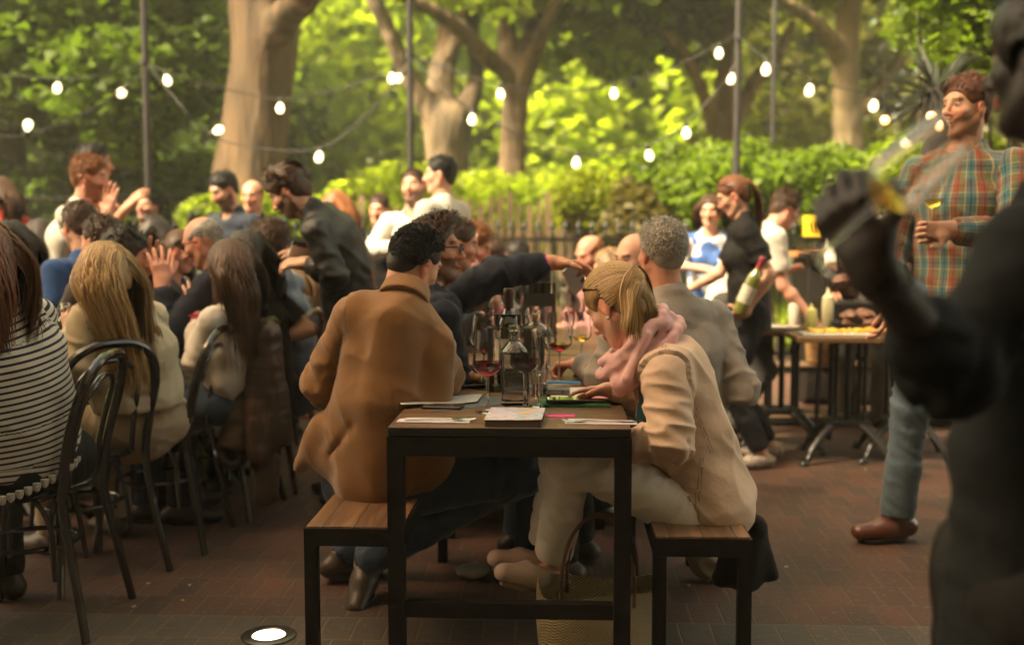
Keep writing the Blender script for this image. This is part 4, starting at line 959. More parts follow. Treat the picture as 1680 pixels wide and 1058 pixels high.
wine_bottle(p.x+.005, p.y+.04, TZ+.019, 'dark wine bottle standing in the black caddy behind the water bottle', s=1.04)
p = g(905, 545, TZ); p = W(885, 500, 5.0); c2 = caddy(p.x, p.y, TZ, 'black slotted caddy with empty top tier farther down the table', w=.15, d=.10, h=.20, top=False)
m = MB(); m.box((-.075, -.05, .2004), (.075, -.046, .255))
for i in range(5): m.box((-.075+i*.034, -.05, .256), (-.061+i*.034, -.046, .30))
m.box((-.05, .0, .2004), (.05, .004, .345)); m.box((-.075, -.05, .301), (.075, .05, .305)); m.build('slotted_tray', simple('caddy_metal', (.03, .03, .024), .4, metal=.5), c2)
# papers, phones, book, cutlery
def slab(name, u0, v0, u1, v1, th, mat, label, cat, z=TZ, rz=0, curlz=None, nx=10, ny=8, x0=None):
    a, b_ = g(u0, v0, z), g(u1, v1, z); return a, b_
def sheet_obj(name, corners, th, mat, label, cat, z=TZ, curl=0.0, n=12, wob=.0):
    """corners: world xy (bl, br, tr, tl)"""
    c = [np.array(q[:2]) for q in corners]; vs = []
    o = sum(c)/4
    for lay in (0, 1):
        for j in range(n+1):
            for i in range(n+1):
                u, v = i/n, j/n; q = (c[0]*(1-u)+c[1]*u)*(1-v)+(c[3]*(1-u)+c[2]*u)*v; zz = curl*((1-u)**3*.8+(1-v)*u**3*.5)+wob*math.sin(u*5+v*3)*.5+abs(wob)*.5
                vs.append((q[0]-o[0], q[1]-o[1], zz+(th if lay else 0)))
    m_ = (n+1)**2; fs = []
    for j in range(n):
        for i in range(n): a = j*(n+1)+i; fs.append((a+m_, a+1+m_, a+n+2+m_, a+n+1+m_)); fs.append((a, a+n+1, a+n+2, a+1))
    for i in range(n):
        a, b2 = i, i+1; fs.append((a, b2, b2+m_, a+m_)); a, b2 = n*(n+1)+i, n*(n+1)+i+1; fs.append((b2, a, a+m_, b2+m_))
        a, b2 = i*(n+1), (i+1)*(n+1); fs.append((b2, a, a+m_, b2+m_)); a, b2 = i*(n+1)+n, (i+1)*(n+1)+n; fs.append((a, b2, b2+m_, a+m_))
    mb = MB(); mb.add(vs, fs, True); return tag(mb.build(name, mat, None, (o[0], o[1], z)), label, cat)
def print_mat(name, bgc, cols, scale=40, dens=.55):
    if name in MATS: return MATS[name]
    m = bpy.data.materials.new(name); nt, b = nodes_of(m); tc = N(nt, 'ShaderNodeTexCoord'); base = bgc
    for i, (c, s_, th, st) in enumerate(cols):
        mp = N(nt, 'ShaderNodeMapping'); mp.inputs['Scale'].default_value = st; mp.inputs['Location'].default_value = (i*3.1, i*1.7, 0); nt.links.new(tc.outputs['Object'], mp.inputs[0])
        n = N(nt, 'ShaderNodeTexNoise'); n.inputs['Scale'].default_value = s_; n.inputs['Detail'].default_value = 3; nt.links.new(mp.outputs[0], n.inputs[0]); base = mixc(nt, mathn(nt, 'GREATER_THAN', n.outputs['Fac'], th), base, c)
    nt.links.new(base, b.inputs['Base Color']); b.inputs['Roughness'].default_value = .45; MATS[name] = m; return m
TXT = print_mat('printed_sheet', (.62, .61, .57), [((.30, .30, .29), 1.0, .56, (260, 34, 1)), ((.62, .61, .57), 1.0, .5, (1, 160, 1))])
COVER = print_mat('booklet_cover', (.58, .55, .66), [((.40, .52, .62), 22, .56, (1, 1, 1)), ((.75, .48, .10), 26, .62, (1, 1.6, 1)), ((.34, .20, .16), 34, .63, (1, 2, 1)), ((.12, .12, .22), 60, .66, (1, 3, 1))])
sheet_obj('paper_sheet', [g(658, 671), g(783, 662), g(792, 650), g(648, 655)], .0006, TXT, 'large white sheet of small print, curling off the table\'s left edge', 'paper', z=TZ+.001, curl=.012, wob=.006)
sheet_obj('paper_sheet', [g(706, 676), g(826, 664), g(836, 652), g(792, 650)], .0005, simple('grey_paper', (.10, .12, .13), .6), 'dark grey sheet lying under the glasses', 'paper', z=TZ+.0002)
def phone(c, rz, label, z=TZ):
    t = empty('smartphone', (c[0], c[1], z), rz, label=label, cat='phone'); m = MB(); m.box((-.031, -.060, 0), (.031, .060, .0085), bev=.004); m.build('case', simple('phone_black', (.012, .012, .013), .35), t)
    m = MB(); m.box((-.0275, -.055, .0086), (.0275, .055, .0092)); m.build('screen', simple('phone_screen', (.01, .01, .012), .05, spec=.8, coat=1), t); return t
p = g(727, 669); phone((p.x, p.y), 1.45, 'black smartphone lying face up beside the white sheet')
# booklet stack
p0, p1 = g(795, 699), g(892, 699); cx_ = (p0.x+p1.x)/2
t = empty('booklet', (cx_, 3.045, TZ), -.03, label='thick booklet with a pale illustrated cover at the table\'s front edge', cat='book')
m = MB(); m.box((-.076, -.105, .0005), (.076, .105, .0185), bev=.001); m.build('pages', simple('page_edges', (.10, .08, .075), .8, noise=.3, nscale=3, stretch=(1, 1, 200)), t)
mb = MB(); n = 10
vs = [(-.079+.158*i/n, -.108+.216*j/n, .0190+lay*.0009+.006*max(0, (i/n-.45))**1.5*(1-j/n)) for lay in (0, 1) for j in range(n+1) for i in range(n+1)]; mm = (n+1)**2; fs = []
for j in range(n):
    for i in range(n): a = j*(n+1)+i; fs += [(a+mm, a+1+mm, a+n+2+mm, a+n+1+mm), (a, a+n+1, a+n+2, a+1)]
for i in range(n): fs += [(i, i+1, i+1+mm, i+mm), (n*(n+1)+i+1, n*(n+1)+i, n*(n+1)+i+mm, n*(n+1)+i+1+mm), ((i+1)*(n+1), i*(n+1), i*(n+1)+mm, (i+1)*(n+1)+mm), (i*(n+1)+n, (i+1)*(n+1)+n, (i+1)*(n+1)+n+mm, i*(n+1)+n+mm)]
mb.add(vs, fs, True); mb.build('cover', COVER, t)
def cutlery(c, rz, label, kind):
    t = empty(kind, (c[0], c[1], TZ+.0035), rz, label=label, cat=kind, group='cutlery laid on napkins'); ST = simple('steel', (.45, .43, .40), .18, metal=1.0, noise=.05); m = MB()
    m.tube([(-.10, 0, .004), (-.04, 0, .005), (.02, 0, .004), (.03, 0, .004)], [.0055, .0035, .0028, .003], 8, flat=.45, up=(0, 0, 1)); m.build('handle', ST, t); m = MB()
    if kind == 'knife': m.tube([(.030, 0, .004), (.05, 0, .004), (.09, .001, .004), (.105, .003, .004)], [.004, .0085, .008, .002], 8, flat=.12, up=(0, 0, 1)); m.build('blade', ST, t)
    else:
        m.tube([(.030, 0, .004), (.045, 0, .004), (.062, 0, .003)], [.003, .011, .0115], 8, flat=.15, up=(0, 0, 1))
        for q in (-.0085, -.003, .003, .0085): m.tube([(.061, q, .003), (.08, q, .002), (.097, q, .006)], [.0017, .0015, .0009], 5)
        m.build('tines', ST, t)
    return t
def napkin(c, w, d, rz, label, z=TZ):
    t = MB(); t.box((-w/2, -d/2, .0003), (w/2, d/2, .0016), bev=.0005); t.box((-w/2+.004, -d/2+.002, .0018), (w/2-.002, d/2-.003, .0030), bev=.0005); o = t.build('napkin', simple('napkin_paper', (.62, .55, .56), .85, noise=.04), None, (c[0], c[1], z)); o.rotation_euler = (0, 0, rz); return tag(o, label, 'napkin', 'folded paper napkins under the cutlery')
p = g(712, 691); napkin((p.x, p.y+.0), .205, .055, -.03, 'folded napkin under the cutlery at the front left corner of the table')
cutlery((p.x+.02, p.y+.012), .05, 'knife on the napkin at the front left corner', 'knife'); cutlery((p.x+.02, p.y-.006), .02, 'fork on the napkin at the front left corner', 'fork')
p = g(980, 694); napkin((p.x+.01, p.y+.0), .20, .050, -.02, 'folded napkin under the cutlery in front of the woman with the pink scarf')
cutlery((p.x+.02, p.y+.010), -.04, 'knife on the napkin in front of the woman with the pink scarf', 'knife'); cutlery((p.x+.0, p.y-.004), 3.15, 'fork on the napkin in front of the woman with the pink scarf', 'fork')
sheet_obj('paper_slip', [g(897, 684), g(943, 684), g(943, 680), g(895, 680)], .0006, PINK, 'narrow pink paper slip on the wood beside the booklet', 'paper')
sheet_obj('notebook', [g(885, 667), g(1001, 668), g(1001, 652), g(893, 650)], .006, simple('green_card', (.03, .16, .04), .6), 'thin notebook with a green edge under the woman\'s hand', 'book', z=TZ)
sheet_obj('paper_sheet', [g(905, 662), g(999, 662), g(985, 641), g(900, 638)], .0012, PAPER, 'white paper on the green notebook under the woman\'s fingers', 'paper', z=TZ+.0065, wob=.004)
sheet_obj('paper_sheet', [g(950, 664), g(999, 664), g(999, 652), g(950, 652)], .0006, simple('pink_sheet', (.55, .22, .22), .8), 'pink paper under the phone on the notebook', 'paper', z=TZ+.0121)
t = empty('battery_pack', (g(916, 652).x, g(916, 652).y, TZ+.0125), label='grey box-shaped power pack on the notebook', cat='power pack'); m = MB(); m.box((-.037, -.03, 0), (.037, .03, .018), bev=.003); m.build('case', simple('grey_plastic', (.12, .11, .10), .45), t)
m = MB(); m.box((.012, -.031, .004), (.016, -.0305, .0165)); m.build('seam', simple('phone_black', (.012, .012, .013), .35), t)
p = g(922, 664); phone((p.x+.01, p.y-.005), 1.62, 'black phone lying in front of the grey power pack', z=TZ+.0125)
t = empty('pen', (g(925, 645).x, g(925, 645).y, TZ+.0375), -.05, label='blue pen on top of the grey power pack', cat='pen'); m = MB(); m.tube([(-.06, 0, 0), (.055, 0, 0)], .0045, 10); m.build('barrel', simple('pen_blue', (.02, .20, .50), .3), t); m = MB(); m.tube([(-.061, 0, 0), (-.072, 0, 0)], [.0042, .001], 8); m.build('tip', simple('steel', (.45, .43, .40), .18, metal=1.0), t)
t.location.z = TZ+.0355
# plate of food + orange napkin behind the glass
p = g(765, 632); t = empty('plate', (p.x, p.y, TZ), label='dark plate of grilled food beside the man in the corduroy jacket', cat='plate'); m = MB(); m.lathe([(.001, .003), (.06, .001), (.095, .010), (.10, .012), (.098, .015), (.06, .006), (.001, .006)], 30); m.build('dish', simple('dark_plate', (.04, .03, .028), .3), t)
def lumps(name, mat, pts, par, seed=1, amp=.006):
    S = Solid()
    for (x, y, z, r) in pts: S.ell((x, y, z), (r, r*.9, r*.7), k=.012)
    P, Q = S.mesh(.004); nn = normals(P, Q); P = P+nn*(sinnoise(P, seed, 220, 3)*amp)[:, None]; return link_mesh(name, np_mesh(name, P, Q), mat, par)
lumps('food', simple('fried_food', (.42, .17, .04), .5, noise=.7, nscale=50), [(.01, 0, .03, .03), (-.03, .01, .025, .028), (.045, .01, .022, .022), (.0, .03, .04, .02)], t)
sheet_obj('napkin', [g(722, 634), g(757, 630), g(765, 622), g(740, 619)], .002, simple('orange_paper', (.62, .10, .03), .7), 'orange napkin lying beside the dark plate', 'napkin', wob=.012)
# clutter down the tables: glasses, bottles, tumblers at real spots
rr = random.Random(5); spots = []
lab_pos = ['near', 'middle', 'far']
idx = 0
for yy in np.arange(4.05, 8.3, .30):
    for xx in (-.30, -.12, .06):
        x_ = xx+rr.uniform(-.05, .05); y_ = yy+rr.uniform(-.08, .08)
        if abs(x_+.02) < .12 and abs(y_-5.05) < .16: continue
        if yy < 4.4 and xx < -.2: continue
        k = rr.random(); where = 'first' if y_ < 4.72 else 'second' if y_ < 6.56 else 'third'
        if y_ > 4.66 and y_ < 4.80 or y_ > 6.5 and y_ < 6.62: y_ += .15
        side = 'the left edge' if xx < -.2 else 'the centre line' if xx < 0 else 'the right edge'; idx += 1
        if k < .42: wine_glass(x_, y_, fill=rr.choice(['red', 'red', None, 'white']), s=rr.uniform(.95, 1.1), kind=rr.choice(['bordeaux', 'tulip']), n=16, label='stemmed glass near %s of the %s plank table, %s in its cluster' % (side, where, ['frontmost', 'second', 'third', 'fourth', 'rearmost'][idx % 5]))
        elif k < .62: tumbler(x_, y_, label='tumbler near %s of the %s plank table, %s in its cluster' % (side, where, ['frontmost', 'second', 'third', 'fourth', 'rearmost'][idx % 5]))
        elif k < .76: water_bottle(x_, y_, label='clear water bottle near %s of the %s plank table' % (side, where), rz=rr.random(), text=False)
        elif k < .86: wine_bottle(x_, y_, TZ, 'wine bottle near %s of the %s plank table' % (side, where))
        elif k < .92 and y_ > 5.3: caddy(x_, y_, TZ, 'black caddy near %s of the %s plank table' % (side, where), w=.14, d=.10, h=.2)
# left table: bottles + glasses
for (u, v, d, kind, lab) in ((57, 452, 3.95, 'b', 'dark wine bottle beside the striped woman\'s shoulder'), (97, 500, 4.05, 'g', 'wine glass between the striped woman and the blonde woman'), (84, 510, 4.3, 'g', 'second wine glass behind the striped woman\'s shoulder'),
                             (107, 490, 4.25, 'w', 'clear water bottle by the blonde woman\'s sleeve'), (40, 470, 4.6, 'g', 'wine glass behind the striped woman\'s brown hair')):
    q = W(u, v, d)
    if kind == 'b': wine_bottle(q.x, q.y, TZ, lab, s=1.05)
    elif kind == 'w': water_bottle(q.x, q.y, label=lab, s=1.08, text=False)
    else: wine_glass(q.x, q.y, label=lab, s=1.05)
for i in range(16):
    y_ = 4.6+i*.27; x_ = -2.28+(.22, -.2, .02)[i % 3]+rr.uniform(-.05, .05)
    lab = '%s on the left plank table, %s place from the near end' % ('%s', ['sixth', 'seventh', 'eighth', 'ninth', 'tenth', 'eleventh', 'twelfth', 'thirteenth', 'fourteenth', 'fifteenth', 'sixteenth', 'seventeenth', 'eighteenth', 'nineteenth', 'twentieth', 'last'][i])
    if i % 4 == 3: water_bottle(x_, y_, label=lab % 'clear water bottle', text=False)
    else: wine_glass(x_, y_, label=lab % 'stemmed glass', fill=['red', None, 'white'][i % 3], n=14)
# ================================================================ bag, ground light, cast-iron tables, counter
def weave_mat():
    m = bpy.data.materials.new('woven_straw'); nt, b = nodes_of(m); tc = N(nt, 'ShaderNodeTexCoord'); sp = N(nt, 'ShaderNodeSeparateXYZ'); nt.links.new(tc.outputs['Object'], sp.inputs[0])
    s1 = mathn(nt, 'SINE', mathn(nt, 'MULTIPLY', mathn(nt, 'ADD', sp.outputs[0], sp.outputs[1]), 6.283/.0105)); s2 = mathn(nt, 'SINE', mathn(nt, 'MULTIPLY', sp.outputs[2], 6.283/.009)); h = mathn(nt, 'MULTIPLY', s1, s2)
    nt.links.new(mixc(nt, mathn(nt, 'MULTIPLY_ADD', h, .5, .5), (.24, .17, .08), (.62, .50, .29)), b.inputs['Base Color']); b.inputs['Roughness'].default_value = .6
    bp = N(nt, 'ShaderNodeBump'); bp.inputs['Strength'].default_value = .9; bp.inputs['Distance'].default_value = .003; nt.links.new(h, bp.inputs['Height']); nt.links.new(bp.outputs[0], b.inputs['Normal']); return m
bg_ = empty('tote_bag', (.115, 3.14, 0), .04, label='woven straw tote bag with thin brown leather handles under the table', cat='bag')
n = 48; nz = 10; vs = []; fs = []
def bagpt(a, t, ins=0):
    w = .168+.012*math.sin(t*2.5)-ins; d = .07+.02*(1-t)-ins; e = 3.2; ca, sa = math.cos(a), math.sin(a); r = 1/((abs(ca)**e+abs(sa)**e)**(1/e))
    return (w*r*ca+.012*t*math.sin(a*2), d*r*sa*(1+.25*math.sin(a*3+1)*t*t)+.012*math.sin(a*2+3*t), .0+t*(.248+.018*math.sin(a*1.0+.6)+.010*math.sin(a*3+.3)))
for j in range(nz+1):
    for i in range(n): vs.append(bagpt(2*math.pi*i/n, j/nz))
for j in range(nz, 0, -1):
    for i in range(n): vs.append(bagpt(2*math.pi*i/n, max(j/nz, .04), .004))
rows = 2*nz+1
for j in range(rows-1):
    for i in range(n): k = (i+1) % n; fs.append((j*n+i, j*n+k, (j+1)*n+k, (j+1)*n+i))
fs += [tuple(range(n-1, -1, -1)), tuple((rows-1)*n+i for i in range(n))]
mb = MB(); mb.add(vs, fs, True); mb.build('bag_body', weave_mat(), bg_)
LEA = simple('tan_leather', (.10, .04, .02), .4)
for k, (yy, dx) in enumerate(((-.075, -.01), (.065, .015))):
    m = MB(); m.tube(spline([(-.105+dx, yy, .21), (-.103+dx, yy*1.05, .30), (-.078+dx, yy*.7, .40), (-.02+dx, yy*.3, .458), (.04+dx, yy*.3, .445), (.085+dx, yy*.7, .38), (.103+dx, yy*1.05, .30), (.105+dx, yy, .21)], 6), .0052, 8); m.build('handle', LEA, bg_)
q = G(441, 1043)
t = empty('ground_light', (q.x, q.y, 0), label='round lit uplight set flush in the bricks', cat='light'); m = MB(); m.lathe([(.052, .0005), (.085, .0008), (.087, .004), (.080, .0075), (.056, .0075), (.052, .004)], 36, close=True); m.build('steel_ring', simple('brushed_steel', (.16, .14, .12), .35, metal=1.0), t)
em = bpy.data.materials.new('lamp_lens'); nt_, b_ = nodes_of(em); b_.inputs['Emission Color'].default_value = (1, .9, .72, 1); b_.inputs['Emission Strength'].default_value = .9; b_.inputs['Base Color'].default_value = (.8, .75, .6, 1)
m = MB(); m.lathe([(.001, .0008), (.0515, .0008), (.0515, .0045), (.001, .0055)], 36); m.build('lens', em, t)
def bistro(x, y, label, w=.30, d=.30, top=True, z=.72):
    t = empty('cast_iron_table', (x, y, 0), label=label, cat='table', group='cast iron pedestal tables by the counter')
    m = MB(); m.box((-w, -d, z-.03), (w, d, z), bev=.006); m.build('tabletop', wood_mat('bistro_top', (.09, .045, .022), (.20, .11, .05), 'x', .35, .2), t)
    m = MB(); m.box((-.16, -.16, z-.045), (.16, .16, z-.0305))
    for cx in (-.08, .08):
        for cy in (-.06, .06): m.tube([(cx, cy, z-.045), (cx, cy, .6), (cx*.9, cy*.9, .58), (cx, cy, .55), (cx, cy, .24)], [.016, .014, .02, .014, .014], 10)
    m.tube([(0, 0, z-.045), (0, 0, .2)], .018, 10); m.box((-.115, -.095, .20), (.115, .095, .235), bev=.01)
    for k in range(4):
        a = k*math.pi/2+.6; c, s = math.cos(a), math.sin(a); m.tube(spline([(.07*c, .06*s, .22), (.16*c, .16*s, .185), (.26*c, .26*s, .10), (.31*c, .31*s, .03), (.345*c, .345*s, .028)], 5), [.024]*5+[.02]*8+[.016]*8, 8)
        m.lathe([(.001, 0), (.026, 0), (.03, .012), (.022, .026), (.001, .03)], 12, c=(.335*c, .335*s, 0))
    m.build('base', IRON, t); return t
bistro(1.33, 6.62, 'cast iron table behind the waitress\'s hips, half hidden', .28, .26); bistro(1.62, 6.22, 'cast iron table carrying trays of food, with claw feet showing', .34, .28)
bistro(1.96, 6.3, 'cast iron table at the right end, behind the man in the plaid shirt', .0+.28, .27)
# long counter of dark orange boards
ct = empty('serving_counter', (3.08, 8.2, 0), label='low board-clad serving counter in dark orange wood behind the food tables', cat='counter')
m = MB()
for i in range(16): m.box((-1.25+i*.16, 0, .05), (-1.25+i*.16+.153, .03, 1.10), bev=.004)
m.build('board_front', wood_mat('orange_boards', (.42, .15, .05), (.62, .25, .09), 'x', .5, 9), ct)
m = MB(); m.box((-1.3, -.06, 1.103), (1.35, .55, 1.14), bev=.005); m.build('counter_top', wood_mat('orange_boards', (.42, .15, .05), (.62, .25, .09), 'x', .5, 9), ct); m = MB(); m.box((-1.25, .034, 0), (1.3, .5, 1.10)); m.build('carcass', BLK, ct)
# low shelf / wooden box behind
m = MB(); m.box((-.8, 0, .02), (.9, .35, .06)); m.box((-.8, 0, .36), (.9, .35, .40)); 
for x_ in (-.8, 0, .85): m.box((x_, 0, .0605), (x_+.05, .35, .3595))
tag(m.build('low_shelf', wood_mat('shelf_planks', (.12, .07, .035), (.28, .17, .09), 'x', .6, .1), None, (1.9, 7.3, 0)), 'low plank shelf standing behind the cast iron tables', 'shelf')
for i, (x_, y_, r_) in enumerate(((2.15, 7.45, .10), (2.38, 7.42, .11), (1.75, 7.45, .09))):
    m = MB(); m.lathe([(.001, 0), (r_*.8, 0), (r_, .02), (r_*1.08, .12), (r_*1.1, .16), (r_*1.04, .16), (r_*.9, .02), (.001, .015)], 20); tag(m.build('basket', simple('basket_wicker', (.30, .17, .07), .8, noise=.4, nscale=60, bump=.6), None, (x_, y_, .4005)), ['tan wicker basket in the middle of the low shelf', 'tan wicker basket on the right of the low shelf', 'tan wicker basket on the left of the low shelf'][i], 'basket', 'wicker baskets on the low shelf')
# squeeze bottles, trays and food on the cast iron tables
def squeeze(x, y, z, col, label, h=.20):
    t = empty('squeeze_bottle', (x, y, z), label=label, cat='bottle', group='sauce bottles on the cast iron tables'); m = MB(); m.lathe([(.001, 0), (.032, 0), (.034, .005), (.034, h*.66), (.030, h*.72), (.001, h*.72)], 20); m.build('bottle', simple('sauce_'+str(int(col[0]*100)), col, .35), t)
    m = MB(); m.lathe([(.031, h*.721), (.031, h*.78), (.012, h*.84), (.004, h), (.001, h)], 16); m.build('nozzle', simple('cap_'+str(int(col[0]*100)), tuple(min(1, c*1.2) for c in col), .4), t)
q = W(1303, 520, 6.6); squeeze(q.x, q.y, .7205, (.55, .50, .40), 'clear sauce bottle nearest the waitress\'s back', .19)
q = W(1331, 520, 6.25); squeeze(q.x, q.y, .7205, (.50, .46, .16), 'short yellow-green sauce bottle in the middle of the food table', .16); q = W(1358, 500, 6.4); squeeze(q.x, q.y, .7205, (.66, .60, .36), 'tall cream sauce bottle on the food table', .24)
t = empty('serving_tray', (1.52, 6.12, .7205), label='white tray of yellow garnish on the front food table', cat='tray'); m = MB(); m.box((-.19, -.09, 0), (.17, .09, .012), bev=.005); m.build('tray', simple('tray_white', (.62, .58, .5), .4), t)
rq = random.Random(8); lumps('garnish', simple('lemon_food', (.55, .36, .03), .5, noise=.5, nscale=40), [(rq.uniform(-.16, .14), rq.uniform(-.06, .06), .02, rq.uniform(.014, .024)) for _ in range(26)], t)
t = empty('serving_tray', (1.83, 6.14, .7205), label='wooden tray heaped with yellow and orange food at the right of the table', cat='tray'); m = MB(); m.box((-.14, -.10, 0), (.20, .10, .012), bev=.005); m.build('tray', simple('tray_wood', (.2, .10, .05), .6), t)
lumps('food', simple('orange_food', (.60, .26, .02), .5, noise=.6, nscale=40), [(rq.uniform(-.12, .17), rq.uniform(-.07, .07), .02, rq.uniform(.014, .024)) for _ in range(28)], t)
t = empty('roasting_pan', (1.70, 6.36, .7205), label='black roasting pan of charred meat behind the trays', cat='pan'); m = MB(); m.lathe([(.001, .0), (.12, 0), (.15, .05), (.146, .05), (.118, .006), (.001, .006)], 24); m.build('pan', IRON, t)
lumps('meat', simple('roast_meat', (.13, .05, .025), .45, noise=.8, nscale=30), [(rq.uniform(-.09, .09), rq.uniform(-.08, .08), rq.uniform(.04, .10), rq.uniform(.03, .045)) for _ in range(16)], t, 4, .01)
t = empty('serving_tray', (1.30, 6.5, .7205), label='white plate of small bites by the waitress\'s hip', cat='plate'); m = MB(); m.lathe([(.001, 0), (.07, 0), (.11, .012), (.108, .015), (.07, .005), (.001, .005)], 24); m.build('dish', simple('tray_white', (.62, .58, .5), .4), t)
# black barbecue grill with raised hood behind the tables
gr = empty('barbecue_grill', (1.95, 7.0, 0), label='black barbecue with hanging pans and smoky meat behind the cast iron tables', cat='barbecue'); m = MB(); m.box((-.3, -.2, .72), (.3, .2, .86), bev=.02)
for sx in (-1, 1):
    for sy in (-1, 1): m.tube([(sx*.26, sy*.16, .72), (sx*.28, sy*.18, 0)], .016, 8)
m.build('firebox', IRON, gr); m = MB(); m.tube(spline([(-.22, -.05, .98), (-.2, -.05, 1.2), (-.15, -.05, 1.3)], 5), .010, 8); m.lathe([(.001, 0), (.085, 0), (.10, .10), (.096, .10), (.08, .004), (.001, .004)], 20, c=(-.22, -.05, .95)); m.build('saucepan', IRON, gr)
lumps('meat', simple('roast_meat', (.13, .05, .025), .45, noise=.8, nscale=30), [(rq.uniform(-.25, .2), rq.uniform(-.12, .12), rq.uniform(.88, 1.08), rq.uniform(.05, .08)) for _ in range(16)], gr, 5, .012)
# yellow notice with a dark mark, on the railing
q = W(1333, 371, 9.0); t = empty('notice_board', (q.x, q.y, q.z), label='small yellow notice with dark strokes hung on the railing', cat='sign'); m = MB(); m.box((-.075, -.006, -.085), (.075, .006, .085), bev=.004); m.build('board', simple('notice_yellow', (.80, .52, .02), .5), t)
m = MB(); m.box((-.012, -.0095, -.05), (.002, -.0065, .03)); m.box((.03, -.0095, -.05), (.042, -.0065, .03)); m.box((.0025, -.0095, -.05), (.0295, -.0065, -.038)); m.build('lettering', BLK, t)
# scraps on the bricks
ol = MB()
rq = random.Random(3)
for (u, v) in ((243, 957), (311, 960), (220, 995), (1130, 960), (1420, 770), (1180, 900), (1290, 930), (300, 985)):
    q = G(u, v); a = rq.random()*3; m = MB(); m.box((-.007, -.004, .0005), (.007, .004, .004), bev=.001); o_ = m.build('fallen_petal', simple('petal', (.55, .42, .15), .7), None, (q.x, q.y, 0)); o_.rotation_euler = (0, 0, a); tag(o_, 'tiny yellowish petal fallen on the brick paving', 'petal', 'petals scattered on the bricks')
# crumpled white bag / cloth on the floor under the table, pale bag behind the right bench, dark coat hanging over the bench, jacket over chair -> with people
def crumple(name, loc, r, mat, label, cat, seed, amp=.02, fq=60, h=.006):
    S = Solid(); S.ell((0, 0, r[2]), r, k=.02); P, Q = S.mesh(h); nn = normals(P, Q); P = P+nn*((1-np.abs(sinnoise(P, seed, fq, 3))*1.8)*amp)[:, None]; P[:, 2] -= P[:, 2].min()-.001
    return tag(link_mesh(name, np_mesh(name, P, Q), mat, None, loc), label, cat)
q = G(775, 948); crumple('crumpled_napkin', (q.x, q.y, 0), (.06, .04, .018), simple('dirty_white', (.35, .32, .28), .8), 'crumpled pale napkin on the bricks under the table', 'napkin', 2, .012)
q = G(1150, 952); crumple('plastic_bag', (q.x+.03, q.y, 0), (.085, .06, .10), simple('bag_plastic', (.36, .32, .24), .5), 'crumpled cream plastic bag on the bricks behind the right bench', 'bag', 4, .022, 32)
q = G(215, 850); crumple('shopping_bag', (q.x-.05, q.y+.4, 0), (.14, .12, .16), simple('bag_dark', (.05, .04, .035), .5), 'dark bag on the bricks under the blonde woman\'s chair', 'bag', 5, .03, 26)
q = G(330, 830); crumple('yellow_bag', (q.x-.12, q.y+.35, 0), (.10, .09, .15), simple('bag_yellow', (.50, .42, .02), .5), 'bright yellow bag on the bricks under the second bentwood chair', 'bag', 7, .02, 30)
q = G(900, 790); crumple('gift_bag', (.02, 4.6, .0), (.06, .05, .27), simple('bag_green', (.10, .28, .06), .5), 'green and white paper bag standing under the table', 'bag', 8, .01, 30)
# ================================================================ trees, shrubs, fences, festoon lights
def leaf_mat(name, c1, c2, trans=.45, gloss=.35):
    if name in MATS: return MATS[name]
    m = bpy.data.materials.new(name); m.use_nodes = True; nt = m.node_tree; b = nt.nodes['Principled BSDF']; out = nt.nodes['Material Output']
    at = N(nt, 'ShaderNodeAttribute', attribute_name='lv'); col = mixc(nt, at.outputs['Fac'], c1, c2)
    nt.links.new(col, b.inputs['Base Color']); b.inputs['Roughness'].default_value = gloss+.2; b.inputs['Specular IOR Level'].default_value = .3
    tr = N(nt, 'ShaderNodeBsdfTranslucent'); nt.links.new(mixc(nt, 1.0, col, (1.5, 1.7, .6), 'MULTIPLY'), tr.inputs['Color'])
    mx = N(nt, 'ShaderNodeMixShader'); mx.inputs[0].default_value = trans; nt.links.new(b.outputs[0], mx.inputs[1]); nt.links.new(tr.outputs[0], mx.inputs[2]); nt.links.new(mx.outputs[0], out.inputs['Surface'])
    MATS[name] = m; return m
def leaves(name, cl, n, size, mat, parent=None, seed=0, flat=.55, o=(0, 0, 0), shellf=.5):
    """cl: (k,6) clump centre + radii. leaves are folded 4-point blades scattered through each clump"""
    rs = np.random.RandomState(seed); cl = np.asarray(cl, dtype=float); w = (cl[:, 3]*cl[:, 4]*cl[:, 5])**.55; k = rs.choice(len(cl), n, p=w/w.sum())
    d = rs.normal(size=(n, 3)); d /= np.linalg.norm(d, axis=1, keepdims=True); r = rs.rand(n)**(1/3.0); r = r*(1-shellf)+shellf*(.75+.3*rs.rand(n)); P = cl[k, :3]+d*r[:, None]*cl[k, 3:]-np.array(o)
    nz = rs.normal(size=(n, 3))*flat+np.array([0, 0, .8]); nz /= np.linalg.norm(nz, axis=1, keepdims=True); t = rs.normal(size=(n, 3)); t -= nz*(t*nz).sum(1, keepdims=True); t /= np.linalg.norm(t, axis=1, keepdims=True); b = np.cross(nz, t)
    s = size*(.55+.9*rs.rand(n))[:, None]; fold = nz*s*.22
    Vt = np.stack([P-t*s*.55, P+b*s*.38+fold-t*s*.05, P+t*s*.55-nz*s*.1, P-b*s*.38+fold-t*s*.05], axis=1).reshape(-1, 3); i = np.arange(n)*4
    me = np_mesh(name, Vt, np.stack([i, i+1, i+2, i+3], axis=1), smooth=False)
    cv = rs.rand(len(cl)); flt_attr(me, 'lv', np.repeat(np.clip(rs.rand(n)*.6+cv[k]*.4, 0, 1), 4)); return link_mesh(name, me, mat, parent)
def bark(name, c1, c2, sc_=3.0):
    return simple(name, c1, .9, noise=.7, nscale=sc_, bump=1.0, bscale=4, bdist=.12, stretch=(1.3, 1.3, .3))
